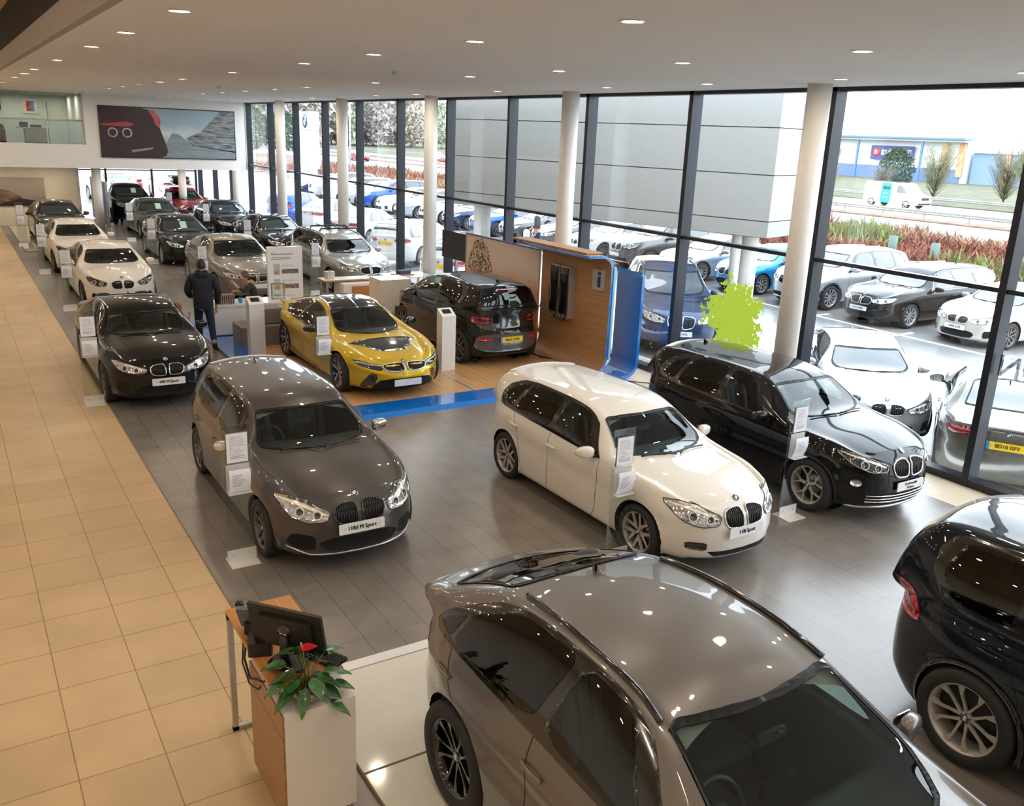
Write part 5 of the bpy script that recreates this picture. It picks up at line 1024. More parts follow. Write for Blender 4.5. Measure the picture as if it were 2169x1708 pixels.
for x,z,w,h,c,l in((2.2,4.9,.75,.65,(.5,.6,.7),'dark framed screen on the office wall, leftmost'),(3.7,4.78,.55,.62,(.30,.28,.5),'red and blue picture in a pale frame on the office wall')):
    o=empty('office_picture',(x,45.57,z),0,l,'picture'); mb=MB(); mb.box((0,0,0),(w,.04,h),mat('frame_dark' if x<3 else 'frame_pale',(.02,.02,.03) if x<3 else (.7,.7,.66),.4)); mb.build('frame',o)
    mb=MB()
    if x<3: mb.box((0,-.025,0),(w-.14,.01,h-.14),mat('screen_pale',(.55,.68,.78),.2)); mb.build('print',o)
    else:
        mb.box((-.08,-.025,0),(.15,.01,h-.2),mat('print_red',(.55,.06,.05),.4,var=.5)); mb.box((.07,-.025,0),(.15,.01,h-.2),mat('print_blue',(.12,.28,.55),.4,var=.5)); mb.build('print',o)
for x in(4.85,5.05+.0): pass
mb=MB(); mb.bx((4.35,45.5,4.2),(4.45,45.57,5.0),mat('blind_grey',(.5,.5,.52),.6)); o=mb.build('wall_banner'); tag(o,'narrow grey banner on the office wall','banner')
o=empty('office_sofa',(1.4,43.2,3.18),0,'black leather sofa behind the office balustrade','sofa'); 
mb=MB(); pad(mb,(0,0,.25),(2.2,.9,.45),SEAT,.3); mb.build('seat',o); mb=MB(); pad(mb,(0,.35,.55),(2.2,.25,.65),SEAT,.3); mb.build('backrest',o)
for s_ in(-1,1): mb=MB(); pad(mb,(s_*1.0,0,.42),(.22,.9,.5),SEAT,.3); mb.build('armrest',o)
o=empty('office_desk',(3.55,43.4,3.18),0,'grey office desk with dark equipment on top','desk'); mb=MB(); mb.bx((-.6,-.35,.70),(.6,.35,.74),STEEL); mb.build('tabletop',o); mb=MB(); mb.bx((-.35,-.33,0),(.55,.33,.7),mat('cabinet_grey',(.28,.29,.28),.5)); mb.build('cabinet',o)
mb=MB(); mb.bx((-.5,-.1,.745),(-.2,.1,.95),BLK); mb.bx((-.1,-.05,.745),(.3,.1,.85),BLK); mb.build('equipment',o)
# dark banner beside the low column
o=empty('info_banner',(5.80,43.2,0),0,'tall dark brown information panel with silver edge by the low column','information panel')
mb=MB(); mb.bx((-.03,-2.2,.05),(.03,2.2,1.85),mat('panel_dark_brown',(.035,.025,.022),.35)); mb.build('panel',o); mb=MB(); mb.bx((-.04,-2.28,0),(.04,-2.18,1.9),SILV); mb.build('edge_post',o); 
# ------------------------------------------------------------------ stage furniture
GF=mat('grey_felt',(.23,.21,.20),.9,bump=.2,vs=80); GFD=mat('dark_fabric',(.06,.055,.055),.9)
def bench(x0,y0,x1,y1,h,lab,m=GF):
    mb=MB(); mb.rbox(((x0+x1)/2,(y0+y1)/2,.05+h/2),(x1-x0,y1-y0,h),.03,m); o=mb.build('bench_cube'); tag(o,lab,'bench'); return o
bench(4.80,17.72,5.62,18.45,.40,'grey felt bench cube behind the nearest white tablet plinth'); bench(5.64,17.80,6.5,18.5,.40,'grey felt bench cube by the rear wheel of the yellow coupe')
bench(8.75,18.1,9.9,19.0,.38,'dark fabric bench in front of the white cabinet by the column',GFD)
o=bench(9.2,18.55,9.75,18.9,.18,'black cushion lying on the dark bench',SEAT); o.location.z=.38; o.name='cushion'; o['category']='cushion'
o=empty('cushion_block',(5.45,18.12,.46),0,'grey cushion block with rounded black ends on the bench cubes','display case'); mb=MB(); mb.rbox((0,0,.16),(.62,.40,.30),.06,GF,axis='y'); mb.build('case',o)  # taken as a seat cushion, drawn as a plain grey block
for s_ in(-1,1): mb=MB(); mb.lathe([(0,0),(.11,0),(.12,.02),(.12,.05),(0,.05)],BLK,20,M=Matrix.Translation((s_*.33-.02,0,.16))@Matrix.Scale(1.0,4),axis='x'); mb.build('end_cap',o)
cb=empty('low_cabinet',(5.35,19.25,.05),0,'long white low cabinet that the boy stands behind','cabinet'); mb=MB(); mb.bx((-.78,-.32,.02),(.95,.32,.62),WLAM); mb.build('carcass',cb); mb=MB(); mb.bx((-.8,-.34,.62),(.97,.34,.66),WLAM); mb.build('worktop',cb)
BZ=.05+.66
for k in range(9):
    mb=MB(); mb.bx((-.011,-.09,0),(.011,.09,.20),mat('brochure_taupe',(.33,.24,.21),.5,var=.4,vs=20)); mb.bx((-.009,-.088,.002),(.009,.092,.197),PAPER); o=mb.build('brochure'); o.location=(4.66+k*.045,19.1,BZ); tag(o,'taupe brochure standing in the row on the low cabinet','brochure','brochures on the low cabinet')
o=empty('blue_pot',(5.18,19.1,BZ),0,'small bright blue pot with a plant on the low cabinet','pot'); mb=MB(); mb.lathe([(0,0),(.035,0),(.055,.06),(.05,.11),(.04,.11),(.04,.09)],mat('pot_blue',(.02,.35,.62),.2,coat=1),16); mb.build('pot',o); mb=MB(); 
for k in range(14): a=k*.45; mb.tube([(0,0,.09),(.03*math.cos(a),.03*math.sin(a),.16),(.06*math.cos(a),.06*math.sin(a),.17+.02*(k%3))],.006,mat('moss_green',(.08,.12,.04),.8),4)
mb.build('leaves',o)
o=empty('photo_stand',(6.05,19.25,BZ),R(-8),'small pale open frame standing on the low cabinet','photo stand'); mb=MB(); 
for a,b in(((-.15,-.01,0),(-.12,.01,.36)),((.12,-.01,0),(.15,.01,.36)),((-.15,-.01,.33),(.15,.01,.36)),((-.15,-.01,0),(.15,.01,.03))): mb.bx(a,b,SILV)
mb.build('frame',o); mb=MB(); mb.bx((-.12,-.003,.03),(.12,.003,.33),GLS); mb.build('glass',o)
mb=MB(); mb.rbox((0,0,.003),(.32,.21,.006),.02,PAPER); o=mb.build('leaflet'); o.location=(5.5,19.05,BZ); o.rotation_euler[2]=.3; tag(o,'white leaflet lying flat on the low cabinet','leaflet')
# tall exhibition board
bd=empty('exhibition_board',(6.38,19.75,0),0,'tall white exhibition board with four small windows and pictures','exhibition board'); mb=MB(); mb.bx((-.40,-.05,0),(.40,.05,1.80),WLAM); mb.build('panel',bd)
CON=[mat('photo_grey_city',(.14,.13,.16),.4,var=.8,vs=25),mat('photo_brown',(.22,.15,.13),.4,var=.8,vs=25),mat('photo_fire',(.45,.06,.02),.4,var=.9,vs=22),mat('photo_dark',(.2,.2,.2),.4,var=.5)]
for k in range(4):
    zz=1.30-k*.34
    mb=MB(); mb.bx((-.27,-.056,zz-.12),(-.13,-.049,zz+.12),mat('niche_grey',(.42,.43,.40),.5)); mb.bx((-.25,-.058,zz-.11),(-.15,-.056,zz-.04),mat('sample_wood',(.45,.25,.12),.5)); mb.build('sample_window',bd)
    mb=MB(); mb.bx((-.08,-.056,zz-.10),(.30,-.049,zz+.0),CON[k]); mb.build('picture',bd)
    mb=MB(); 
    for j in range(2): mb.bx((-.08,-.052,zz+.06+j*.025),(.22-.04*j,-.0501,zz+.066+j*.025),PRINT)
    mb.build('caption',bd)
mb=MB(); 
for j,w_ in((0,.12),(1,.5),(3,.46),(4,.44)): mb.bx((-.32,-.052,1.66-j*.035),(-.32+w_,-.0501,1.675-j*.035+(0.01 if j==1 else 0)),PRINT)
mb.build('heading_text',bd)
# sales desks beyond the stage
def desk(x0,y0,x1,y1,zt,m,lab,legs=(0,1)):
    t=empty('desk',(x0,y0,0),0,lab,'desk'); w,d=x1-x0,y1-y0; mb=MB(); mb.bx((0,0,zt-.03),(w,d,zt),m); mb.build('tabletop',t)
    for q in legs:
        x=.06 if q==0 else w-.1; mb=MB(); mb.bx((x,.04,0),(x+.05,.08,zt-.03),STEEL); mb.bx((x,d-.08,0),(x+.05,d-.04,zt-.03),STEEL); mb.bx((x,.04,0),(x+.05,d-.04,.03),STEEL); mb.build('leg_frame',t)
    return t
d1=desk(7.78,21.0,9.15,21.55,.75,WT,'sales desk with cherry top in front of the silver estate'); mb=MB(); mb.bx((.38,-.30,0),(1.36,.36,.70),WLAM); mb.build('cabinet',d1); mb=MB(); mb.bx((.60,-.315,.06),(1.36,-.30,.64),WT); mb.build('cabinet_front',d1)
mb=MB(); mb.bx((.0,.02,.752),(1.3,.5,.762),WLAM); mb.build('desk_pad',d1)
o=empty('toy_box',(8.02,21.3,.765),.2,'clear box of orange sweets on the cherry sales desk','box'); mb=MB(); mb.rbox((0,0,.09),(.22,.2,.18),.03,mat('clear_box',(.55,.5,.46),.2,var=.3),None); mb.build('box',o); mb=MB(); mb.ball((.02,0,.12),.08,mat('sweets_orange',(.55,.25,.12),.5,var=.6,vs=40),8); mb.build('contents',o)
mb=MB(); mb.bx((8.52,19.25,.0),(9.30,19.95,1.0),mat('cabinet_offwhite',(.68,.62,.54),.4)); o=mb.build('white_cabinet'); tag(o,'tall off-white cabinet behind the dark bench','cabinet')
d2=desk(9.5,20.75,10.7,21.6,.78,WLAM,'white glass topped desk beside the round column',(0,1)); 
o=empty('office_binder',(10.0,21.2,.78),.2,'dark blue folder on a wooden tray on the white desk','folder'); mb=MB(); mb.bx((-.25,-.18,0),(.25,.18,.03),WT); mb.build('tray',o); mb=MB(); mb.rbox((.02,0,.075),(.34,.24,.09),.03,mat('navy_fabric',(.03,.06,.13),.7)); mb.build('folder',o)
# ------------------------------------------------------------------ price stands
pst=None
def price_stand(x,y,lab,rz=0,back=False):
    global pst
    if pst is None:
        t=empty('price_stand'); mb=MB(); mb.bx((-.15,-.004,.02),(.15,.004,1.50),glassmat('stand_glass',(.90,.94,.92))); mb.build('glass_sheet',t)
        mb=MB(); mb.bx((-.15,-.18,0),(.15,.10,.008),WLAM); mb.bx((-.15,-.016,.008),(.15,-.006,.13),WLAM)
        for xx in(-.09,.09): mb.lathe([(0,-.02),(.008,-.02),(.008,-.015)],CHR,10,M=Matrix.Translation((xx,0,.07)),axis='y')
        mb.build('base_plate',t)
        mb=MB(); mb.bx((-.112,-.022,1.10),(.112,-.010,1.42),mat('sheet_holder_grey',(.16,.15,.15),.5)); mb.build('sheet_holder',t)
        mb=MB(); mb.bx((-.106,-.026,1.105),(.106,-.022,1.415),PAPER); p_=mb.build('price_sheet',t); mb=MB()
        random.seed(5)
        for k in range(13): w_=random.uniform(.05,.16) if k not in(11,12) else .15; mb.bx((-.075,-.0275,1.375-k*.019),(-.075+w_,-.0262,1.379-k*.019+(.003 if k>10 else 0)),PRINT)
        mb.build('printed_text',p_)
        mb=MB(); mb.bx((-.12,-.014,.78),(.12,-.006,1.08),mat('leaflet_holder_clear',(.55,.55,.54),.3)); mb.bx((-.12,-.10,.78),(.12,-.014,.785),_M['leaflet_holder_clear']); mb.build('leaflet_holder',t)
        mb=MB(); mb.grid([[(x_,-.03-.065*math.sin(PI*v*.62+.2)+.0,.792+v*.255) for v in [k/8 for k in range(9)]] for x_ in(-.108,.108)],PAPER); l_=mb.build('leaflet',t); mb=MB()
        for k in range(8):
            v=.28+k*.07; 
            mb.grid([[(x_,-.0325-.065*math.sin(PI*(v+dv)*.62+.2),.792+(v+dv)*.255) for dv in(0,.018)] for x_ in(-.08,random.uniform(.0,.08))],PRINT)
        mb.build('printed_text',l_); pst=t; c=t
    else: c=copy_tree(pst)
    c.location=(x,y,0); c.rotation_euler=(0,0,rz); tag(c,lab,'price stand','glass price stands')
for a in [(2.22,8.62,'glass price stand beside the dark grey hatchback'),(5.78,6.80,'glass price stand at the front wheel of the white hatchback'),(8.45,6.75,'glass price stand beside the large black crossover'),(1.68,15.1,'glass price stand beside the black coupe on the walkway edge'),
  (5.08,13.85,'glass price stand beside the yellow sports coupe'),(2.26,23.2,'glass price stand beside the nearer cream coupe'),(2.27,29.1,'glass price stand beside the farther cream coupe'),(2.2,35.5,'glass price stand beside the dark brown car at the far end'),
  (5.38,23.2,'glass price stand behind the man in the dark coat'),(5.5,30.3,'glass price stand beside the dark green saloon'),(5.87,36.3,'glass price stand beside the dark car with a green windscreen card'),(8.35,23.2,'glass price stand beside the silver estate with roof bars'),
  (8.3,29.4,'glass price stand beside the black saloon by the glazing'),(8.5,35.6,'glass price stand beside the black car behind the saloons'),(8.4,41.6,'glass price stand beside the red car with a roof box'),(5.95,41.8,'glass price stand beside the black off-road car')]: price_stand(*a)
# ------------------------------------------------------------------ reception desk in the foreground
sd=empty('standing_desk',(1.38,4.83,0),0,'standing desk with a cherry wood top and steel leg frame','desk')
mb=MB(); mb.bx((0,0,.985),(.48,1.08,1.01),WT); mb.build('tabletop',sd)
mb=MB(); 
for x in(.0,.44): mb.bx((x,1.03,.0),(x+.04,1.07,.985),STEEL)
mb.bx((0,1.03,0),(.48,1.07,.035),STEEL); mb.bx((0,1.03,.95),(.48,1.07,.985),STEEL); mb.build('leg_frame',sd)
for x,y in((.1,.08),(.38,.08),(.1,.42),(.38,.42)): mb=MB(); mb.lathe([(0,.892),(.028,.892),(.02,.92),(.02,.96),(.03,.984),(0,.984)],SILV,14,M=Matrix.Translation((x,y,0))); mb.build('support_post',sd)
cu=empty('counter_cabinet',(1.395,4.66,0),0,'white counter cabinet with a walnut side below the desk','cabinet')
mb=MB(); mb.bx((.012,0,.06),(.48,.72,.89),WLAM); mb.build('carcass',cu); mb=MB(); mb.bx((0,.012,.06),(.012,.72,.71),WD_); mb.build('side_panel',cu); mb=MB(); mb.bx((0,.012,.718),(.012,.72,.885),WD_); mb.build('drawer_front',cu)
for x,y in((.05,.06),(.43,.06),(.05,.66),(.43,.66)): mb=MB(); mb.lathe([(0,0),(.02,0),(.02,.06),(0,.06)],CHR,12,M=Matrix.Translation((x,y,0))); mb.build('foot',cu)
mon=empty('computer_monitor',(1.56,5.03,1.01),R(-50),'black computer monitor seen from behind on the standing desk','monitor')
Mt=Matrix.Translation((0,0,.265))@Matrix.Rotation(R(12),4,'X')
mb=MB(); mb.rbox((0,0,0),(.54,.022,.33),.012,BLK,Mt,axis='y'); mb.rbox((0,-.02,0),(.40,.03,.20),.03,BLK,Mt,axis='y'); mb.build('screen_back',mon); mb=MB(); mb.bx((-.235,.0115,-.135),(.235,.0125,.135),GBLK,Mt); mb.build('screen',mon)
mb=MB(); mb.lathe([(0,-.055),(.045,-.05),(.05,-.035)],GBLK,20,M=Mt,axis='y'); mb.tube([(0,-.04,.24),(0,-.05,.10),(0,-.02,.01)],[.03,.03,.04],BLK,10,flat=.6); mb.build('stand_neck',mon); mb=MB(); mb.rbox((0,0,.008),(.26,.18,.016),.06,GBLK); mb.build('stand_base',mon)
mb=MB(); mb.rbox((0,0,.001),(.05,.001,.012),.002,CHR,Mt@Matrix.Translation((0,-.056,.0)),axis='y'); mb.build('maker_badge',mon)
ph=empty('desk_phone',(1.47,5.50,1.01),R(-35),'grey desk telephone propped upright behind the monitor','telephone')
Mp=Matrix.Translation((0,0,.13))@Matrix.Rotation(R(-62),4,'X'); PHM=mat('phone_blue_grey',(.11,.15,.21),.4); mb=MB(); mb.rbox((0,0,0),(.20,.22,.03),.02,PHM,Mp); mb.build('body',ph)
mb=MB(); mb.bx((-.04,.03,.015),(.09,.09,.02),mat('phone_screen',(.25,.30,.33),.2),Mp)
for i in range(4):
    for j in range(5): mb.rbox((-.03+i*.03,-.085+j*.022,.018),(.02,.014,.008),.004,BLK,Mp)
mb.build('keypad',ph); mb=MB(); mb.tube([Mp@V(p_) for p_ in((-.09,-.10,.03),(-.09,-.08,.055),(-.09,0,.06),(-.09,.08,.055),(-.09,.10,.03))],[.026,.024,.016,.024,.026],BLK,10); mb.build('handset',ph); mb=MB(); mb.bx((-.06,-.02,0),(.08,.10,.09),BLK); mb.build('stand',ph)
dk=empty('black_dock',(1.46,5.30,1.01),R(-20),'black printer dock beside the monitor','dock'); mb=MB(); mb.rbox((0,0,.05),(.16,.22,.10),.02,BLK); mb.build('body',dk)
mb=MB(); mb.tube([(1.44,5.45,1.03),(1.39,5.42,1.0),(1.37,5.40,.9),(1.375,5.30,.8),(1.39,5.18,.86),(1.40,5.1,.885)],.008,BLK,6); mb.tube([(1.45,5.5,1.03),(1.385,5.47,.98),(1.36,5.42,.86),(1.37,5.3,.76),(1.385,5.15,.80),(1.41,5.08,.90)],.006,BLK,6); o=mb.build('monitor_cable'); tag(o,'pair of black cables hanging off the desk edge behind the monitor','cable')
kb=empty('keyboard',(1.775,5.02,1.01),R(-62),'black keyboard at the right edge of the standing desk','keyboard'); mb=MB(); mb.rbox((0,0,.009),(.36,.14,.018),.01,BLK); mb.build('base',kb); mb=MB()
for i in range(17):
    for j in range(5): mb.bx((-.165+i*.0198,-.058+j*.0235,.018),(-.149+i*.0198,-.039+j*.0235,.024),GBLK)
mb.build('keys',kb)
# flowering plant
pl=empty('potted_anthurium',(1.60,4.775,.892),0,'potted anthurium with red flowers in a silver bowl on the counter','plant')
mb=MB(); mb.lathe([(0,0),(.05,.0),(.085,.02),(.105,.055),(.105,.075),(.09,.098),(.08,.10),(.085,.08),(.07,.07),(0,.07)],mat('bowl_satin_gold_grey',(.46,.40,.34),.25,.9),36); mb.build('bowl',pl)
mb=MB(); random.seed(11)
for k in range(60): a=random.uniform(0,2*PI); r=.075*random.random()**.5; mb.ball((r*math.cos(a),r*math.sin(a),.078),random.uniform(.008,.014),mat('pebble_brown',(.20,.14,.10),.6,var=.5,vs=60),4)
o=mb.build('pebbles',pl); o['kind']='stuff'
LEAF=mat('anthurium_leaf_green',(.035,.13,.03),.3,var=.45,vs=25,coat=.4); STEM=mat('anthurium_stem',(.16,.22,.06),.5); SPA=mat('anthurium_red',(.55,.015,.03),.22,coat=1)
def heart(mb,base,tip,up,w,m,cup=.15):
    d=(tip-base); L=d.length; d.normalize(); s_=d.cross(up).normalized(); n=s_.cross(d).normalized(); G=[]
    for i in range(11):
        t=i/10; hw=w*(math.sin(PI*min(1,t**.62))**.8)*(1-.25*t) if 0<t<1 else 0.0005; back=-.22*L*math.exp(-((t-.12)/.1)**2)*0
        row=[]
        for j in range(-4,5):
            q=j/4; notch=.20*L*max(0,(.3-t))/.3*abs(q)**1.5*-1
            row.append(tuple(base+d*(t*L+notch)+s_*q*hw+n*(cup*w*(abs(q)**1.7)-.22*L*t*t)))
        G.append(row)
    mb.grid(G,m)
random.seed(21)
specs=[(-.23,.02,.10,.085),(-.19,.12,.20,.08),(-.16,-.05,.07,.07),(-.09,.15,.26,.075),(-.02,.17,.22,.08),(.06,.14,.24,.08),(.10,.05,.19,.085),(.15,.10,.20,.08),(.19,-.01,.12,.08),(.13,-.09,.05,.075),(.02,-.10,.12,.075),(-.06,-.10,.06,.06),(.24,-.08,.05,.075),(.16,-.16,-.04,.06),(-.12,.05,.15,.07),(.05,.05,.20,.07),(-.02,.02,.16,.075),(.20,.08,.24,.07),(-.10,-.02,.11,.065),(-.15,.20,.14,.065),(.08,-.04,.13,.07),(-.04,.09,.30,.05)]
for i,(x,y,z_,w) in enumerate(specs):
    a=V((x*.12,y*.12,.08)); b=V((x*.72,y*.72,z_+.04)); mb=MB(); mb.tube([a,(a+b)/2+V((0,0,.05)),b],.0028,STEM,5); d=V((x,y,-.04 if z_>.1 else -.08)).normalized(); heart(mb,b,b+d*(.125+.02*(i%3)),V((0,0,1)),w*.74,LEAF); mb.build('leaf',pl)
for (x,y,z_,r) in((-.02,.02,.36,.05),(.05,-.06,.12,.028)):
    mb=MB(); b=V((x,y,z_)); mb.tube([V((0,0,.08)),V((x*.6,y*.6,z_*.6+.03)),b],.003,STEM,5); heart(mb,b,b+V((.07,-.02,.015))*(r/.04),V((0,0,1)),r,SPA,.1); mb.tube([b,b+V((-.01,0,.045*(r/.05)))],.005,mat('spadix_yellow',(.55,.42,.10),.5),6); mb.build('flower',pl)
# ------------------------------------------------------------------ people
def skinned(name,J,E,mat_,parent,sub=2):
    me=bpy.data.meshes.new(name); me.from_pydata([j[:3] for j in J],E,[]); me.materials.append(mat_); o=bpy.data.objects.new(name,me); SC.collection.objects.link(o)
    m=o.modifiers.new('skin','SKIN'); m.use_smooth_shade=True; s2=o.modifiers.new('sub','SUBSURF'); s2.levels=sub; s2.render_levels=sub
    for k,j in enumerate(J): me.skin_vertices[0].data[k].radius=(j[3],j[4] if len(j)>4 else j[3])
    me.skin_vertices[0].data[0].use_root=True
    bpy.context.view_layer.update(); nm=bpy.data.meshes.new_from_object(o.evaluated_get(bpy.context.evaluated_depsgraph_get())); o.modifiers.clear(); o.data=nm; o.parent=parent
    return o
SKIN=mat('skin',(.55,.33,.24),.5,var=.08); COAT=mat('navy_black_coat',(.012,.013,.02),.85,var=.3,bump=.1,vs=30); JEAN=mat('dark_denim',(.012,.022,.05),.85,var=.3,vs=40); SHOE=mat('black_shoe',(.008,.008,.009),.5); HAIR=mat('dark_brown_hair',(.02,.012,.008),.6,var=.5,vs=60,stretch=(1,1,.2))
HAIRL=mat('light_brown_hair',(.12,.07,.04),.6,var=.4,vs=50); HAIRR=mat('red_hair',(.35,.10,.04),.6,var=.4,vs=50)
def hand(J,E,p,d,sc=1.0):
    """palm with four curled fingers and a thumb, appended to a joint list; p wrist index"""
    w=V(J[p][:3]); d=V(d).normalized(); s_=d.orthogonal().normalized(); n=d.cross(s_)
    c=w+d*.05*sc; J.append((*c,.030*sc,.018*sc)); ci=len(J)-1; E.append((p,ci)); 
    for k in range(4):
        a=c+d*.045*sc+s_*(k-1.5)*.021*sc; L=(.034,.038,.036,.028)[k]*sc; b=a+d*L+n*.012*sc; e=b+d*L*.5+n*L*.75
        J+= [(*a,.010*sc),(*b,.0085*sc),(*e,.007*sc)]; i=len(J)-3; E+=[(ci,i),(i,i+1),(i+1,i+2)]
    a=w+d*.03*sc+s_*.035*sc; b=a+d*.03*sc+s_*.02*sc+n*.015*sc; J+=[(*a,.011*sc),(*b,.009*sc)]; i=len(J)-2; E+=[(ci,i),(i,i+1)]
def face(par,c,r,hd=0,sk=SKIN):
    """nose, eyes, ears and mouth set into a head centred at c looking along +y turned by hd"""
    M=Matrix.Translation(c)@Matrix.Rotation(hd,4,'Z'); mb=MB(); mb.ball((0,r*.02,0),r,sk,12,M,(.80,.98,1.22)); mb.ball((0,r*.95,-r*.18),r*.16,sk,6,M,(.7,1,1.2)); mb.ball((0,r*.35,-r*.75),r*.5,sk,8,M,(.9,1,.7))
    for s_ in(-1,1): mb.ball((s_*r*.80,-.02*r,-.05*r),r*.20,sk,6,M,(.4,.9,1.3)); mb.ball((s_*r*.32,r*.86,r*.12),r*.11,PAPER,6,M); mb.ball((s_*r*.32,r*.95,r*.12),r*.05,BLK,5,M)
    mb.ball((0,r*.88,-r*.52),r*.14,mat('lips',(.45,.16,.13),.5),6,M,(1.5,.5,.45)); return mb
def hair(par,c,r,m,hd=0,long=0):
    M=Matrix.Translation(c)@Matrix.Rotation(hd,4,'Z'); mb=MB(); G=[]; n=16; random.seed(9)
    for i in range(n+1):
        row=[]
        for j in range(24):
            ph=2*PI*j/24; fr=max(0,math.sin(ph)); lim=.36+.28*(1-fr)+long*.25*(1-fr); th=PI*lim*i/n; k=1.07+.03*math.sin(7*ph+i)+random.uniform(-.012,.012)
            row.append((r*k*.84*math.sin(th)*math.cos(ph),r*k*1.02*math.sin(th)*math.sin(ph)-.03*r,r*k*1.24*math.cos(th)))
        G.append(row)
    mb.grid(G,m,closed_v=True,M=M); return mb.build('hair',par)
# man seen from behind, walking away
mn=empty('person',(4.20,18.25,.0),R(-12),'person in a long dark coat and jeans walking away past the coupe','person')
J=[(0,0,.95,.13,.10),(0,.01,1.10,.14,.10),(0,.02,1.30,.16,.11),(0,.03,1.44,.12,.09),(0,.05,1.54,.055),(-.17,.03,1.42,.065),(-.27,.05,1.18,.052),(-.22,.22,1.02,.04),(-.17,.33,1.04,.028),(.17,.03,1.42,.065),(.27,.0,1.18,.052),(.26,.08,.96,.04),(.25,.14,.80,.028),(-.10,0,.88,.095),(-.11,.10,.50,.065),(-.10,.16,.10,.045),(-.10,.26,.04,.035),(.10,0,.88,.095),(.13,-.04,.48,.062),(.16,-.24,.14,.042),(.17,-.20,.03,.033)]
E=[(0,1),(1,2),(2,3),(3,4),(3,5),(5,6),(6,7),(7,8),(3,9),(9,10),(10,11),(11,12),(0,13),(13,14),(14,15),(15,16),(0,17),(17,18),(18,19),(19,20)]
J2=list(J);E2=list(E); hand(J2,E2,8,(0,1,-.1)); hand(J2,E2,12,(0,.3,-1)); skinned('body',J2,E2,SKIN,mn)
mb=face(mn,V((0,.08,1.66)),.098); o=mb.build('head',mn); hair(mn,V((0,.075,1.665)),.10,HAIR)
skinned('coat',[(0,-.005,.72,.215,.15),(0,0,.90,.21,.15),(0,.0,1.10,.20,.15),(0,.01,1.32,.225,.15),(0,.02,1.44,.19,.12),(0,.02,1.53,.085,.08),(-.19,.03,1.42,.10),(-.29,.05,1.18,.085),(-.24,.22,1.02,.065),(-.19,.29,1.03,.05),(.19,.03,1.42,.10),(.29,.0,1.18,.085),(.28,.08,.96,.065),(.27,.12,.86,.05)],[(0,1),(1,2),(2,3),(3,4),(4,5),(4,6),(6,7),(7,8),(8,9),(4,10),(10,11),(11,12),(12,13)],COAT,mn)
mb=MB(); mb.tube([(.10*math.cos(a),.03+.08*math.sin(a)-.02,1.53+.015*math.sin(a)) for a in [2*PI*k/16 for k in range(16)]],.035,COAT,8,True); pad(mb,(0,-.06,1.49),(.26,.10,.13),COAT,.7); mb.build('hood',mn)
skinned('trousers',[(0,0,.92,.15,.12),(-.10,.0,.80,.105),(-.11,.10,.50,.080),(-.10,.155,.12,.065),(.10,0,.80,.105),(.13,-.04,.48,.078),(.16,-.22,.15,.062)],[(0,1),(1,2),(2,3),(0,4),(4,5),(5,6)],JEAN,mn)
for nm,pp_ in(('shoe',[(-.10,.13,.055),(-.10,.22,.045),(-.10,.33,.04)]),('shoe',[(.165,-.27,.13),(.17,-.22,.06),(.175,-.15,.04)])): mb=MB(); mb.tube(pp_,[.05,.055,.042],SHOE,12,flat=.9); pad(mb,pp_[1],(.11,.2 if pp_[0][0]<0 else .15,.07),SHOE,.7); mb.build(nm,mn)
# boy behind the cabinet, leaning, face towards the left
by=empty('person',(5.75,19.95,.05),R(80),'person, a boy in a dark and orange top leaning behind the cabinet','person')
k_=.74; J=[(0,0,.62,.10,.08),(0,.05,.78,.11,.08),(0,.12,.92,.11,.08),(0,.16,1.00,.05),(-.13,.12,.90,.05),(-.17,.24,.78,.04),(-.10,.38,.84,.03),(-.06,.44,.92,.024),(.13,.12,.90,.05),(.18,.20,.74,.04),(.12,.34,.72,.03),(.10,.40,.73,.024),(-.07,0,.56,.07),(-.08,.0,.30,.05),(-.08,.0,.06,.035),(-.08,.10,.03,.03),(.07,0,.56,.07),(.08,0,.30,.05),(.08,0,.06,.035),(.08,.10,.03,.03)]
E=[(0,1),(1,2),(2,3),(2,4),(4,5),(5,6),(6,7),(2,8),(8,9),(9,10),(10,11),(0,12),(12,13),(13,14),(14,15),(0,16),(16,17),(17,18),(18,19)]
J2=list(J);E2=list(E); hand(J2,E2,7,(.2,.6,.6),.75); hand(J2,E2,11,(0,1,0),.75); skinned('body',J2,E2,SKIN,by); face(by,V((0,.22,1.09)),.088).build('head',by); hair(by,V((0,.215,1.095)),.09,HAIRL)
skinned('jumper',[(0,0,.56,.14,.11),(0,.05,.76,.145,.11),(0,.10,.86,.15,.11),(-.14,.12,.90,.065),(-.18,.24,.78,.055),(-.11,.37,.83,.042),(.14,.12,.90,.065),(.19,.20,.74,.055),(.13,.33,.72,.042)],[(0,1),(1,2),(2,3),(3,4),(4,5),(2,6),(6,7),(7,8)],mat('charcoal_jumper',(.035,.033,.035),.9),by)
skinned('yoke',[(0,.09,.86,.16,.12),(0,.12,.94,.15,.11),(0,.15,.985,.075)],[(0,1),(1,2)],mat('orange_yoke',(.50,.20,.02),.85),by)
skinned('trousers',[(0,0,.60,.11,.09),(-.07,0,.52,.078),(-.08,0,.30,.06),(-.08,0,.08,.05),(.07,0,.52,.078),(.08,0,.30,.06),(.08,0,.08,.05)],[(0,1),(1,2),(2,3),(0,4),(4,5),(5,6)],JEAN,by)
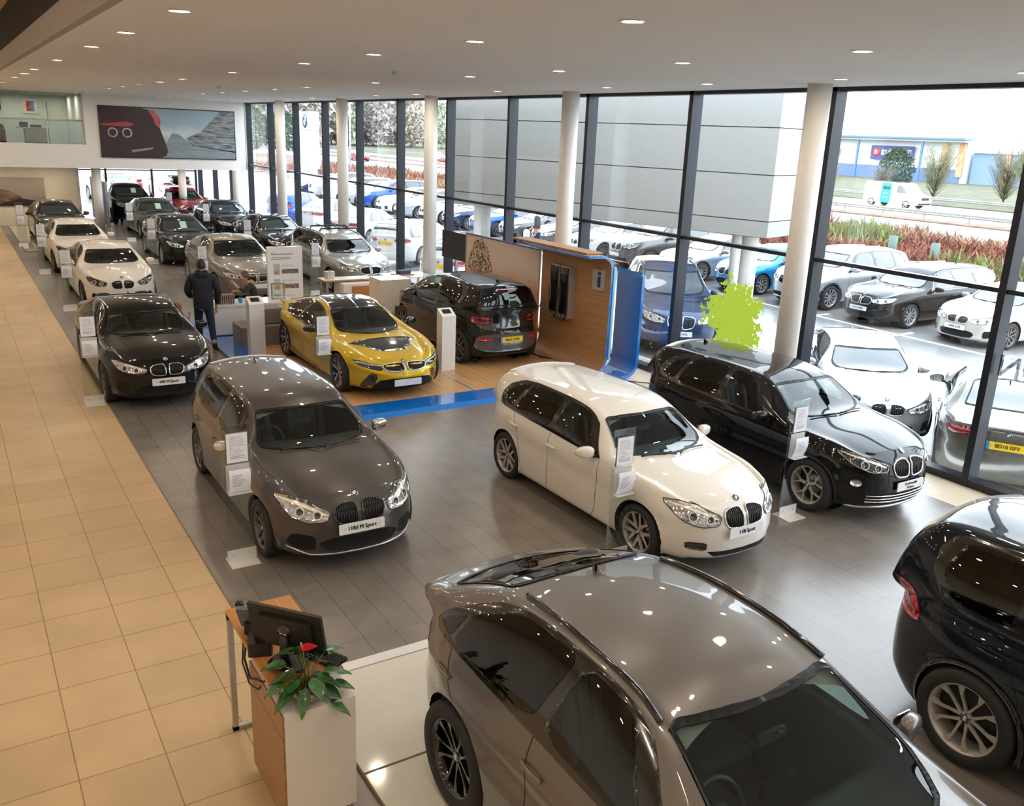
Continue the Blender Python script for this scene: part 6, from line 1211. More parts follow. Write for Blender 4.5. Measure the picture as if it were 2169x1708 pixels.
# small girl beside the man
gl_=empty('person',(3.72,18.35,0),R(-30),'person, a small child with red hair and a pink top beside the coat','person')
J=[(0,0,.42,.08,.07),(0,0,.55,.085,.065),(0,0,.66,.08,.06),(0,.01,.72,.035),(-.09,0,.64,.035),(-.14,.06,.52,.028),(-.10,.16,.48,.02),(.09,0,.64,.035),(.15,.04,.55,.028),(.20,.06,.66,.02),(-.05,0,.38,.05),(-.05,0,.2,.04),(-.05,0,.04,.03),(-.05,.07,.025,.024),(.05,0,.38,.05),(.05,0,.2,.04),(.05,0,.04,.03),(.05,.07,.025,.024)]
E=[(0,1),(1,2),(2,3),(2,4),(4,5),(5,6),(2,7),(7,8),(8,9),(0,10),(10,11),(11,12),(12,13),(0,14),(14,15),(15,16),(16,17)]
J2=list(J);E2=list(E); hand(J2,E2,6,(0,1,0),.55); hand(J2,E2,9,(.1,0,1),.55); skinned('body',J2,E2,SKIN,gl_); face(gl_,V((0,.02,.83)),.08).build('head',gl_); hair(gl_,V((0,.01,.835)),.085,HAIRR,long=.6)
skinned('pink_top',[(0,0,.36,.13,.11),(0,0,.52,.11,.09),(0,0,.65,.105,.08),(-.10,0,.64,.05),(-.15,.06,.52,.042),(-.11,.14,.48,.034),(.10,0,.64,.05),(.16,.04,.55,.042),(.20,.06,.63,.034)],[(0,1),(1,2),(2,3),(3,4),(4,5),(2,6),(6,7),(7,8)],mat('pink_cloth',(.62,.30,.30),.85),gl_)
# ------------------------------------------------------------------ cars in the hall
PC={}
def P_(n,c,metal=.3,rough=.3): 
    if n not in PC: PC[n]=paint(n,c,metal,rough)
    return PC[n]
def put(root,x,y,rz,lab,z=0,cat='car',group=None):
    root.location=(x,y,z); root.scale=(1,.955,1); root.rotation_euler=(0,0,R(rz)); tag(root,lab,cat,group); return root
BK=P_('jet_black',(.006,.006,.007),0,.25); WH=P_('alpine_white',(.74,.70,.64),0,.35); BZ_=P_('bronze_grey',(.168,.156,.147),.5,.35); MG=P_('mineral_grey',(.075,.068,.066),.5,.32)
YE=P_('protonic_yellow',(.62,.42,.015),.45,.38); SI=P_('glacier_silver',(.33,.33,.32),.6,.3); GB=P_('silver_bronze',(.26,.235,.20),.6,.32); DB=P_('carbon_black_blue',(.006,.009,.016),0,.25); DG=P_('dark_green_black',(.010,.014,.013),0,.25); RD=P_('deep_red',(.28,.010,.014),.3,.3); DBR=P_('dark_brown',(.040,.032,.026),.5,.3)
F118D=mod(F20,kid=[mod(k,frame=GBLK) for k in F20['kid']],wm=3,mirmat=CHR,pf=[('lower_intake','F',[(-.36,.25),(-.46,.36),(-.30,.42),(.30,.42),(.46,.36),(.36,.25)],GAP,.004,0,1),('bumper_intake',34,[(2.12,.52,.44),(2.02,.74,.46),(1.94,.80,.36),(2.02,.72,.27),(2.12,.52,.28)],GAP,.004,1,1)]+F20['pf'][1:],
  tubes=[('bumper_lip','F',[(-.72,.30),(-.52,.23),(.52,.23),(.72,.30)],.012,SILV,.008,0)])
F118I=mod(F20,pf=[('lower_intake','F',[(-.38,.24),(-.46,.30),(.46,.30),(.38,.24)],GAP,.004,0,0),('bumper_intake',34,[(2.12,.52,.41),(2.02,.74,.41),(2.02,.74,.33),(2.12,.52,.31)],GBLK,.004,1,1),('fog_lamp',34,[(2.06-.03*math.sin(R(34)),.68,.37+.0)]*1,CHR,.01,1,0)][:2]+F20['pf'][1:])
r,_q=car_proto('118d',F118D,3,MG,{'f':('118d M Sport','w',.062)}); put(r,3.24,9.98,-90,'dark grey hatchback with black grilles and wheels in the front row')
r,_q=car_proto('118i',F118I,3,WH,{'f':('118i Sport','w',.062)}); put(r,6.77,8.06,-89.6,'white five-door hatchback in the front row by the price stand')
r,_q=car_proto('x2',X2,3,BK,{'f':('X2 xDrive20d','w',.05,'M Sport')}); put(r,9.60,8.09,-90,'black crossover with chrome grille parked against the glazing')
r,_q=car_proto('x6',X6,3,BZ_,{}); put(r,3.36,2.88,-90,'large bronze grey coupe SUV with black wheels on the white platform',.03)
r,_q=car_proto('x5',mod(X5,cladmat=GBLK),3,DB,{}); put(r,6.87,1.45,-90,'blue-black SUV with forked silver wheels at the lower right')
r,_q=car_proto('440i',mod(COUPE,kid=[mod(k,frame=CHR) for k in COUPE['kid']]),3,BK,{'f':('440i M Sport','w',.062)}); put(r,2.68,16.55,-90,'glossy black coupe with a chrome grille beside the walkway')
r,_q=car_proto('i8',I8,3,YE,{'f':('','w')}); put(r,6.28,15.42,-90,'yellow sports coupe with a black roof on the oak stage',.05)
a,n_=_q.f(_q.U(1.95),14.2)
mb=MB(); mb.tube([(-1.5,.62,1.04),(-1.7,.80,1.0),(-2.0,.78,.99),(-2.18,.66,1.0)],[.05,.035,.03,.02],YE,8,flat=.5); mb.build('rear_buttress',r); mb=MB(); mb.tube([(-1.5,-.62,1.04),(-1.7,-.80,1.0),(-2.0,-.78,.99),(-2.18,-.66,1.0)],[.05,.035,.03,.02],YE,8,flat=.5); mb.build('rear_buttress',r)
r,_q=car_proto('i3',I3,3,P_('i3_black',(.009,.0085,.0085),0,.3),{'r':('ML67 OVM','y')}); put(r,9.05,16.22,90,'black electric hatchback seen from behind on the oak stage',.05)
r,_q=car_proto('2a',COUPE2,2,WH,{}); put(r,3.37,24.67,-90,'cream white coupe beside the walkway, the nearer of two')
r2=copy_tree(r); put(r2,3.34,30.6,-90,'cream white coupe beside the walkway, the farther of two')
r,_q=car_proto('gt',GT,2,GB,{'f':('','w')}); put(r,6.55,24.87,-90,'silver bronze fastback behind the white exhibition board')
r,_q=car_proto('sed',SED,1,DG,{'f':('','w')}); put(r,6.55,31.45,-90,'dark green-black saloon behind the silver bronze fastback'); sedp=r
c=copy_tree(r); repaint(c,DG,P_('gunmetal',(.07,.065,.06),.5)); put(c,7.15,38.5,-90,'gunmetal saloon with a green windscreen card, third back in its row')
c=copy_tree(r); repaint(c,DG,BK); put(c,9.7,31.2,-90,'black saloon by the glazing behind the silver estate')
c=copy_tree(r); repaint(c,DG,DB); put(c,9.7,37.6,-90,'blue-black saloon by the glazing, farthest of its row')
c=copy_tree(r); repaint(c,DG,DBR); put(c,3.5,37.3,-90,'dark brown saloon on the cream platform by the far wall',.034)
r,_q=car_proto('est',EST,2,SI,{'f':('','w')}); put(r,9.78,25.15,-90,'silver estate with black roof bars near the glazing'); estp=r
rb=empty('roof_rack',(9.78,25.6,1.50),0,'pair of black roof bars with carriers on the silver estate','roof rack')
for y in(-.45,.35): mb=MB(); mb.tube([(-.58,y,.0),(-.55,y,.07),(.55,y,.07),(.58,y,.0)],.016,BLK,8,flat=1.6); mb.build('cross_bar',rb)
for x in(-.3,.25): mb=MB(); mb.tube([(x,-.6,.10),(x,.6,.10)],.014,BLK,6); mb.tube([(x,-.45,.10),(x+.12,-.5,.2),(x+.25,-.35,.13)],.012,BLK,6); mb.build('bike_rail',rb)
r,_q=car_proto('suv',SUV,1,BK,{'f':('','w')}); put(r,7.1,44.3,-90,'black off-road car in the far corner under the office'); suvp=r
c=copy_tree(estp); repaint(c,SI,RD); put(c,9.45,44.2,-90,'deep red estate car carrying a roof box at the far end')
rbx=empty('roof_box',(9.45,44.5,1.52),0,'black roof box on top of the red estate car','roof box'); mb=MB(); pad(mb,(0,0,.28),(.85,2.0,.42),GBLK,.55); mb.build('shell',rbx)
for y in(-.4,.4): mb=MB(); mb.tube([(-.58,y,.0),(-.55,y,.06),(.55,y,.06),(.58,y,.0)],.016,BLK,8); mb.build('cross_bar',rbx)
# cards behind windscreens
for x,y,l in((6.55,30.7,'pale green card on the dashboard of the dark green saloon'),(7.15,37.75,'pale green card on the dashboard of the gunmetal saloon'),(7.25,43.5,'pale green card on the dashboard of the black off-road car')):
    mb=MB(); mb.box((0,0,0),(.20,.004,.30),mat('pale_green_card',(.42,.62,.52),.5)); o=mb.build('windscreen_card'); o.location=(x,y-.12,1.18 if x!=7.25 else 1.38); o.rotation_euler=(R(-50),0,0); tag(o,l,'card')
# ------------------------------------------------------------------ outside: forecourt, cars, bank, road, store
WET=mat('wet_asphalt',(.27,.265,.26),.2,spec=.6,var=.30,vs=.5); PAVE=tiles('pavement_slab',(.36,.35,.33),(.40,.39,.37),(.2,.2,.2),.6,.4,(0,0),rough=.4)
LINE=mat('road_marking_white',(.72,.72,.70),.6,var=.15,vs=6); EARTH=mat('bank_earth',(.20,.13,.09),.95,var=.4,vs=1.5); ROAD=mat('main_road_asphalt',(.14,.15,.165),.3,var=.12,vs=.4)
mb=MB(); mb.bx((11.75,-20,-.52),(13.0,60,-.32),PAVE); mb.bx((12.98,-20,-.5),(13.1,60,-.31),mat('kerb_stone',(.5,.5,.48),.6)); struct('pavement',mb)
mb=MB(); mb.prism([(13.1,-.6),(13.1,-.34),(19.5,-.03),(26.4,-.03),(26.4,-.6)],-30,150,WET,axis='y'); mb.bx((-60,50.1,-.3),(13.1,150,-.03),WET); struct('forecourt',mb)
mb=MB(); mb.bx((26.4,-40,-.3),(44.5,150,.12),EARTH); mb.bx((54.5,-60,-.3),(56.6,260,.1),EARTH); mb.bx((72.5,-60,-.3),(320,400,.1),mat('verge_grass',(.10,.10,.055),.95,var=.4,vs=.6)); mb.bx((-150,150,-.3),(44.5,400,.1),_M['verge_grass']); struct('verge',mb)
mb=MB(); mb.bx((44.5,-60,-.2),(54.5,260,.02),ROAD); mb.bx((56.6,-60,-.2),(72.5,260,.02),ROAD); 
for x in(45.2,53.9,57.2,71.9): mb.bx((x-.08,-60,.02),(x+.08,260,.03),LINE)
for x in(49.6,64.5):
    for k in range(-4,24): mb.bx((x-.08,k*9,.02),(x+.08,k*9+4,.03),LINE)
struct('road',mb)
mb=MB(); mb.bx((19.95,4,-.03),(20.07,48,-.022),LINE)
for k in range(-2,15): y=11.07+2.62*k-.35; mb.bx((19.6,y-.05,-.03),(20.6,y+.05,-.021),LINE)
struct('bay_markings',mb)
def rail(x,y0,y1,lab):
    t=empty('guard_rail',(x,0,0),0,lab,'guard rail'); mb=MB(); mb.grid([[(dx,y0,z),(dx,y1,z)] for dx,z in((0,.42),(-.05,.47),(-.01,.54),(-.01,.58),(-.05,.65),(0,.72))],mat('galvanised_rail',(.33,.31,.29),.5,.4,var=.3)); mb.build('rail_beam',t)
    y=y0
    while y<y1:
        mb=MB(); mb.bx((.01,y-.05,0),(.09,y+.05,.66),_M['galvanised_rail']); mb.build('post',t); y+=3.2 if y<90 else 14
rail(55.5,-5,200,'galvanised guard rail in the middle of the dual road'); rail(73.4,-5,200,'galvanised guard rail along the far edge of the road')
# shrubs on the bank
def shrub(cx,cy,rx,ry,h,n,m1,m2,seed=0,z=.1,blade=.35):
    rnd=random.Random(seed); mb=MB(); V_=[];F_=[];K_=[]
    for k in range(n):
        a=rnd.uniform(0,2*PI); r=rnd.random()**.5; x=cx+rx*r*math.cos(a); y=cy+ry*r*math.sin(a); hh=h*(1-.5*r*r)*rnd.uniform(.5,1.05); w=.035+.03*rnd.random()
        lx,ly=rnd.uniform(-blade,blade),rnd.uniform(-blade,blade); z0=z+hh*rnd.uniform(0,.55); b=rnd.uniform(0,PI); dx,dy=w*math.cos(b),w*math.sin(b)
        mb.add([(x-dx,y-dy,z0),(x+dx,y+dy,z0),(x+lx,y+ly,z+hh)],[(0,1,2)],m1 if rnd.random()<.6 else m2)
    return mb
RDT=mat('red_brown_twigs',(.20,.065,.04),.9,var=.5,vs=4); TAN=mat('tan_twigs',(.30,.19,.12),.9,var=.4,vs=4); GRL=mat('shrub_green',(.17,.20,.05),.9,var=.5,vs=3); YEL=mat('gorse_yellow',(.48,.42,.05),.9,var=.4,vs=5); BRT=mat('bare_branch_grey',(.20,.17,.13),.9,var=.4,vs=5); OLV=mat('olive_branches',(.22,.22,.12),.9,var=.4,vs=5); DGN=mat('conifer_green',(.05,.09,.05),.9,var=.5,vs=4)
rg=random.Random(2); MBK=MB()
for k in range(30000):
    x=26.6+17.8*rg.random()**1.25; y=rg.uniform(-4,100) if rg.random()<.45 else rg.uniform(2,46); c=math.sin(x*.7)+math.sin(y*.33+x*.2); h=(.50+.30*math.sin(x*.9+y*.5)*math.sin(y*.4))*(.6+.6*rg.random())
    w=.07+.07*rg.random(); a=rg.uniform(0,PI); z0=.08; m=RDT if c>-.5 else TAN
    if math.sin(x*.5+1)*math.sin(y*.21+.6)>.94: m=GRL
    MBK.add([(x-w*math.cos(a),y-w*math.sin(a),z0),(x+w*math.cos(a),y+w*math.sin(a),z0),(x+rg.uniform(-.6,.6),y+rg.uniform(-.6,.6),z0+h)],[(0,1,2)],m)
o=MBK.build('undergrowth',None,False); tag(o,'red-brown leafless undergrowth covering the bank below the road','undergrowth',kind='stuff')
for i,(x,y,r,h,m,l) in enumerate([(37,27.5,1.9,1.5,GRL,'low yellow-green shrub on the bank nearest the road'),(30.5,15.9,.9,1.2,GRL,'pale green shrub on the bank behind the black estate'),(29.0,13.0,.8,1.2,YEL,'bright yellow flowering shrub on the bank'),(29.5,10.4,1.0,1.5,GRL,'green shrub on the bank beside the right mullion'),(31,44,1.4,1.5,GRL,'green shrub on the bank between the round columns'),(29,37,1.3,1.3,YEL,'yellow-green shrub behind the bright blue car'),(29,31,1.3,1.3,YEL,'golden shrub on the bank beneath the white cladding')]):
    o=shrub(x,y,r,r,h,700,m,OLV,i).build('shrub',None,False); tag(o,l,'shrub')
def tree(x,y,H,r,m,lab,kind='bare',seed=0,z=.1,n=1500,group=None):
    rnd=random.Random(seed); t=empty('tree',(x,y,z),0,lab,'tree',group); mb=MB(); mb.tube([(0,0,0),(.05,0,H*.3),(0,.06,H*.55)],[.02*H*.8,.016*H*.8,.008*H],BRT,7); mb.build('trunk',t); mb=MB()
    if kind=='bare':
        for k in range(n//14):
            a=rnd.uniform(0,2*PI); z0=H*rnd.uniform(.02,.55); e=V((r*math.cos(a)*rnd.uniform(.35,1),r*math.sin(a)*rnd.uniform(.35,1),min(H,z0+H*rnd.uniform(.3,.6)))); s_=V((0,0,z0)); mid=(s_+e)/2+V((0,0,-.05*H))
            mb.tube([s_,mid,e],[.012*H*.5,.006*H*.5,.002*H],m,3)
            for q in range(7):
                p=s_.lerp(e,rnd.uniform(.35,1)); d=V((rnd.uniform(-1,1),rnd.uniform(-1,1),rnd.uniform(.2,1.4)))*H*.10; w=V((.02*H*.25,0,0)); mb.add([p-w,p+w,p+d],[(0,1,2)],m)
        mb.build('branches',t,False)
    else:
        for k in range(n):
            a=rnd.uniform(0,2*PI); v=rnd.random(); rr=r*(math.sin(PI*min(1,v*.8+.15))**.8)*rnd.random()**.4; p=V((rr*math.cos(a),rr*math.sin(a),H*(.12+.88*v))); s_=H*(.06 if H<10 else .10)*rnd.uniform(.5,1.2)
            mb.add([p,p+V((rnd.uniform(-s_,s_),rnd.uniform(-s_,s_),rnd.uniform(-s_,s_))),p+V((rnd.uniform(-s_,s_),rnd.uniform(-s_,s_),rnd.uniform(-s_,s_)))],[(0,1,2)],m)
        mb.build('foliage',t,False)
    return t
for i,a in enumerate([(88,62.2,4.6,2.0,DGN,'dark green conifer in front of the blue store sign','leaf',0,2600),(81,52.8,5.0,2.2,OLV,'olive leafless tree behind the white van','bare',0,2600),(84,47.6,5.2,2.2,OLV,'tall bare tree at the right of the white van','bare',0,2600),(80,43.2,6.6,2.1,OLV,'tall bare tree beside the right mullion','bare',0,2600),(79,57.2,3.0,1.5,BRT,'brown bare bush behind the van roof','bare',0,1800),(84,68,4.0,3,OLV,'yellowish bare tree beside the near column','bare',0,1800),(81,38,6.5,2.4,OLV,'tall bare tree past the right mullion','bare',0,2400),
   (46.5,142,6.3,3.2,DGN,'evergreen tree left of the brand sign','leaf',0,2200),(38,134,7.5,3.5,DGN,'evergreen tree beside the end wall','leaf',0,2200),(43.8,62,4.2,1.8,OLV,'slim young tree standing by the road bend','bare',0,900)]):
    tree(*a[:6],kind=a[6],seed=i+3,n=a[8])
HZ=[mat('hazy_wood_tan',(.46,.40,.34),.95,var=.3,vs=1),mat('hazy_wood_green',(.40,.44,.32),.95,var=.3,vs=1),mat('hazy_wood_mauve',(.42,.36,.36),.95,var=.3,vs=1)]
for i in range(48):
    y=226+(i%4)*10; x=28+i*2.25; tree(x,y,(15.5 if i<33 else 15.5-.6*(i-32))+1.5*math.sin(i*2.1),4.3,HZ[(i*7)%3],('tan','pale green','mauve')[(i*7)%3]+' woodland tree on the hazy far side of the road','leaf',50+i,z=0,n=900,group='hazy '+('tan','pale green','mauve')[(i*7)%3]+' woodland trees')
for i in range(8): tree(186+i*3,112-i*7.4,6.5,3.0,HZ[0],'hazy bare tree beyond the retail park','leaf',90+i,n=700,group='hazy trees beyond the retail park')
# retail store beyond the road
WS=mat('store_white_cladding',(.80,.82,.84),.5,var=.02); SB=mat('store_blue_trim',(.10,.22,.50),.4); ST=empty('retail_store',(0,0,0),0,'large white retail store with a blue eaves line beyond the road','building')
sx=130.
mb=MB(); mb.bx((sx,80.5,0),(sx+50,150,6.9),WS); mb.bx((sx-2,80,6.0),(sx,150,6.35),mat('canopy_grey',(.45,.47,.50),.5)); mb.build('wall',ST)
mb=MB(); mb.bx((sx-2.4,79.6,6.35),(sx+.2,150,6.6),SB); mb.build('roof_edge',ST)
for y in(86.8,98.4,110): mb=MB(); mb.bx((sx-1.9,y-.14,0),(sx-1.6,y+.14,6.2),SB); mb.build('pillar',ST)
mb=MB(); mb.bx((sx-.3,81,0),(sx,140,2.1),mat('store_base_blue',(.12,.20,.42),.4)); mb.build('base_band',ST)
for y in(83.3,80.6): mb=MB(); mb.bx((sx-.5,y,1),(sx-.2,y+.9,5.8),mat('store_orange_panel',(.72,.36,.18),.5)); mb.build('orange_panel',ST)
sgn=empty('store_sign',(sx-.6,0,0),0,'navy store sign with a red disc and white letters behind the conifer','sign'); mb=MB(); mb.bx((-.1,88.9,3.0),(.1,96.6,5.2),mat('sign_navy_board',(.03,.05,.24),.4)); mb.build('board',sgn)
mb=MB(); mb.lathe([(0,-.15),(.68,-.15),(.68,-.1)],mat('sign_red',(.62,.05,.06),.4),28,M=Matrix.Translation((0,95.6,4.15)),axis='x'); mb.build('red_disc',sgn)
MT=Matrix.Rotation(R(-90),4,'Z')
mb=MB(); text(mb,'B',1.0,Matrix.Translation((-.2,95.6,4.15))@MT,mat('sign_white',(.8,.8,.8),.4),.02); text(mb,'IRA',1.3,Matrix.Translation((-.2,93.6,4.15))@MT,_M['sign_white'],.02,bold=.08); text(mb,'ce',1.3,Matrix.Translation((-.2,91.1,4.15))@MT,_M['sign_white'],.02,bold=.08); mb.build('lettering',sgn)
mb=MB()
for k in range(3): mb.bx((-.13,89.2,4.45-k*.35),(-.11,90.0,4.6-k*.35),_M['sign_white'])
mb.build('small_text',sgn)
sgn2=empty('store_sign',(sx-.6,0,0),0,'small red sign on the store wall beside the column','sign'); mb=MB(); mb.bx((-.1,103.0,3.5),(.1,106,4.7),_M['sign_red']); mb.build('board',sgn2)
st2=empty('retail_unit',(0,0,0),0,'blue and orange retail unit behind the bare trees','building'); mb=MB(); mb.bx((sx+1,50,0),(sx+40,80,4.6),mat('unit_blue',(.20,.30,.55),.5)); mb.build('wall',st2); mb=MB(); mb.bx((sx+.6,50,4.6),(sx+40,80,4.95),WS); mb.build('parapet',st2)
mb=MB(); mb.bx((sx+.7,74,0),(sx+1,74.8,4.5),_M['store_orange_panel']); mb.bx((sx+.5,66,2.6),(sx+.9,69,4.4),_M['store_orange_panel']); mb.build('orange_panel',st2)
# white clad screen box on round columns
CL=mat('white_cladding_panel',(.37,.37,.355),.25,var=.02,coat=.3); sb=empty('clad_screen',(0,0,0),0,'big white clad box standing on columns outside the glazing','clad structure')
A=V((17.0,15.3,0)); B_=V((13.85,25.9,0)); d=(B_-A).normalized(); nn=V((d.y,-d.x,0)); zz0,zz1=2.22,7.2; mb=MB(); w=nn*3.4
zs_=[zz0,2.62,3.72,4.82,5.95,zz1]
for a,b in zip(zs_,zs_[1:]):
    for q0,q1 in((0,1),):
        mb.add([A+V((0,0,a+.012)),B_+V((0,0,a+.012)),B_+V((0,0,b-.012)),A+V((0,0,b-.012))],[(0,1,2,3)],CL); mb.add([A+V((0,0,a+.012)),A+w+V((0,0,a+.012)),A+w+V((0,0,b-.012)),A+V((0,0,b-.012))],[(0,1,2,3)],CL)
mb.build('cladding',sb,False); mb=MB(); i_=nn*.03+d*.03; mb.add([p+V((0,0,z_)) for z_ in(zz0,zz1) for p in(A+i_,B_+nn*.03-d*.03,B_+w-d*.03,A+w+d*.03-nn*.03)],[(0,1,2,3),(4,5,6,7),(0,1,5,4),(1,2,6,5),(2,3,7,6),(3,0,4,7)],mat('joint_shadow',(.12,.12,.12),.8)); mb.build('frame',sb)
for p,r_ in((A+w*.28+d*.9,.23),(A+w*.12+d*1.0,.13),(B_+w*.3-d*.6,.23),(B_+w*.12-d*.9,.12)): mb=MB(); mb.lathe([(0,-.05),(r_,-.05),(r_,zz0+.05)],COLM,24,M=Matrix.Translation((p.x,p.y,0))); mb.build('support_column',sb)
# brand totem
tt=empty('brand_totem',(24.0,0,0),0,'white brand totem with a round blue and white emblem','totem sign'); y0,y1=65.6,69.9
mb=MB(); 
for a,b in((1.45,2.80),(2.84,4.15),(4.19,5.5)): mb.bx((-.15,y0,a),(.15,y1,b),mat('totem_white',(.86,.87,.88),.3))
mb.bx((-.1,y0+.4,0),(.1,y1-.4,1.45),STEEL); mb.build('panels',tt); 
em=empty('dummy'); bpy.data.objects.remove(em)
mb=MB(); Mr=Matrix.Translation((-.16,67.7,4.83))@Matrix.Rotation(PI,4,'Z'); mb.lathe([(0,0),(.56,0),(.56,.03),(.53,.04)],CHR,32,M=Mr,axis='x'); mb.lathe([(.53,.045),(.34,.045)],mat('totem_ring_grey',(.035,.037,.05),.8,spec=.1),32,M=Mr,axis='x')
for q in range(4): mb.lathe([(0,.04),(.33,.04)],mat('totem_cyan',(.01,.16,.30),.8,spec=.1) if q%2 else mat('totem_white',(.86,.87,.88),.3),8,M=Mr,axis='x',a0=q*PI/2,a1=(q+1)*PI/2,smooth=False)
for ch,a in(('B',40),('M',0),('W',-40)): 
    an=R(90+a); text(mb,ch,.24,Matrix.Translation((-.205,67.7+.435*math.cos(an)*-1*-1,4.83+.435*math.sin(an)))@MT@Matrix.Rotation(-R(a)*1,4,'Y'),WHT,.005)
mb.build('emblem',tt)
mb=MB(); mb.tube([(34,84,0),(34,84,12)],.10,mat('lamp_pole_grey',(.6,.6,.62),.4),8); o=mb.build('lamp_post'); tag(o,'tall pale lamp post beyond the left windows','lamp post')
for x,y,l,h in((15.3,47.5,'red',.9),(16.3,47.8,'yellow',.8)): mb=MB(); mb.bx((x,y,-.03),(x+.8,y+1,h),mat('board_'+l,(.60,.06,.05) if l=='red' else (.75,.70,.12),.5)); o=mb.build('notice_board'); tag(o,l+' notice board outside the far windows','notice board')
for i,(x,y,h) in enumerate([(32.5,22.6,.8),(32.8,20.9,.7),(28.0,18.6,.5),(28.2,16.4,.5),(28.0,12.0,.5)]):
    mb=MB(); mb.tube([(x,y,.05),(x,y,h+.3)],.17,mat('tree_guard_teal',(.14,.20,.18),.8),8); o=mb.build('tree_guard'); tag(o,('pale teal tree guard on the bank, %s'%(('left of a pair near the road','right of a pair near the road','behind the silver off-road car','behind the black estate','by the yellow shrub')[i])),'tree guard')
# ---- sign-written van and distant traffic
vn=empty('van',(66.0,46.3,.03),R(-90),'white van with a turquoise panel driving along the road','van'); VW=P_('van_white',(.80,.81,.82),0,.4)
prof=[(2.62,.32),(2.66,.75),(2.45,1.02),(1.75,1.22),(1.10,1.90),(.6,1.95),(-2.3,1.95),(-2.42,1.8),(-2.45,.35)]
mb=MB(); n_=len(prof); ys=[-.96,-.93,-.80,.80,.93,.96]
def sc_(p,y): k=1 if abs(y)<.9 else (.965 if abs(y)<.95 else .90); return ((p[0]-.1)*(.985 if k<1 else 1)+.1,y*(1 if p[1]<1.2 else .93),.32+(p[1]-.32)*(1 if k==1 else k+.02))
mb.grid([[sc_(p,y) for p in prof] for y in ys],VW,smooth=False); mb.prism([(p[0],p[1]) for p in [sc_(q,.96) for q in prof for _ in [0]] and []] or [(0,0),(1,0),(1,1)],0,0,VW) if 0 else None
for y in(-.96,.96): mb.add([sc_(p,y) for p in prof],[tuple(range(n_))],VW)
mb.add([(2.6,-.9,.32),(2.6,.9,.32),(-2.45,.9,.32),(-2.45,-.9,.32)],[(0,1,2,3)],BLK); mb.build('body',vn)
mb=MB(); mb.add([(1.78,-.80,1.235),(1.78,.80,1.235),(1.13,.74,1.88),(1.13,-.74,1.88)],[(0,1,2,3)],OUTG); mb.build('windscreen',vn)
for s_ in(-1,1):
    mb=MB(); mb.add([(1.55,s_*.975,1.2),(.70,s_*.975,1.2),(.70,s_*.935,1.75),(1.05,s_*.935,1.75)],[(0,1,2,3)],OUTG); mb.build('side_window',vn)
    mb=MB(); mb.bx((-.75,s_*.965,.35),(.15,s_*.985,1.2),mat('van_turquoise',(.02,.52,.52),.4)); mb.add([(-.75,s_*.985,1.2),(.15,s_*.985,1.2),(.15,s_*.925,1.88),(-.75,s_*.925,1.88)],[(0,1,2,3)],_M['van_turquoise']); o=mb.build('side_panel',vn)
    mb=MB(); mb.rbox((-.3,s_*.975,1.5),(.66,.02,.26),.1,BLK,axis='y'); o2=mb.build('logo_plate',vn)
    mb=MB(); text(mb,'LCD',.25,Matrix.Translation((-.3,s_*.995,1.5))@(Matrix.Rotation(PI,4,'Z') if s_>0 else Matrix.Identity(4)),WHT,.004,bold=.008); mb.bx((-.55,s_*.988,1.05),(-.05,s_*.99,1.10),WHT); mb.bx((-.6,s_*.988,.7),(0,s_*.99,.85),mat('van_pale_teal',(.3,.7,.7),.4)); mb.build('lettering',vn)
    for ax in(1.62,-1.6):
        wr,wt,wc=wheel_pair(mod(SED,wheel='plain',wm=0),0); o=bpy.data.objects.new('wheel',wr); SC.collection.objects.link(o); o.parent=vn; o.location=(ax,s_*.86,.325); o.rotation_euler=(0,0,0 if s_>0 else PI); c=bpy.data.objects.new('tyre',wt); SC.collection.objects.link(c); c.parent=o
mb=MB(); mb.prism([(-.5,.70),(.5,.70),(.42,.90),(-.42,.90)],2.64,2.68,BLK,axis='x'); mb.prism([(-.8,.36),(.8,.36),(.75,.48),(-.75,.48)],2.6,2.67,BLK,axis='x'); mb.build('grille',vn)
mb=MB(); mb.bx((-1.6,-.7,1.97),(-1.5,.7,2.02),BLK); mb.bx((.3,-.7,1.97),(.4,.7,2.02),BLK); mb.build('roof_bar',vn)
# ---- parked cars
OUTC=dict(sb=P_('out_silver_blue',(.42,.47,.54),.6),si=P_('out_silver',(.55,.56,.57),.6),wh=P_('out_white',(.80,.80,.80),0,.4),bk=P_('out_black',(.015,.015,.016),.2),cy=P_('out_cyan_blue',(.02,.27,.60),.5),bl=P_('out_blue',(.01,.09,.48),.5),nv=P_('out_navy',(.02,.04,.10),.5),gy=P_('out_graphite',(.12,.125,.13),.6),be=P_('out_silver_beige',(.56,.54,.49),.5),rd=P_('out_red',(.50,.03,.04),.3),dt=P_('out_dark_titan',(.16,.155,.14),.55))
BASE=P_('out_base',(.5,.5,.5))
pr={}
def outcar(kind,c,x,y,rz,lab,plates=None,lod=1,group=None):
    T={'sed':SED,'coupe':COUPE,'suv':SUV,'est':EST,'hatch':F20,'x5':mod(X5,cladmat=BLK)}[kind]; T=mod(T,open=False)
    if plates: root,_=car_proto(kind,T,lod,OUTC[c],plates)
    else:
        k=(kind,lod)
        if k not in pr: pr[k]=car_proto(kind,T,lod,BASE,{})[0]; root=pr[k]; pr[k]['used']=1; del pr[k]['used']; first=True; src[k]=root
        else: root=copy_tree(src[k])
        repaint2(root,OUTC[c])
    put(root,x,y,rz,lab,-.03 if x>18 or y>50 else max(-.34,-.34+(x-13.1)/6.4*.31)+.01,group=group); root.scale=(1,1,1); return root
src={}
def repaint2(root,new):
    for c in root.children_recursive:
        if c.type=='MESH':
            for sl in c.material_slots:
                if sl.material==BASE or (sl.link=='OBJECT' and sl.material and sl.material.name.startswith('paint_out')): sl.link='OBJECT'; sl.material=new
H=178
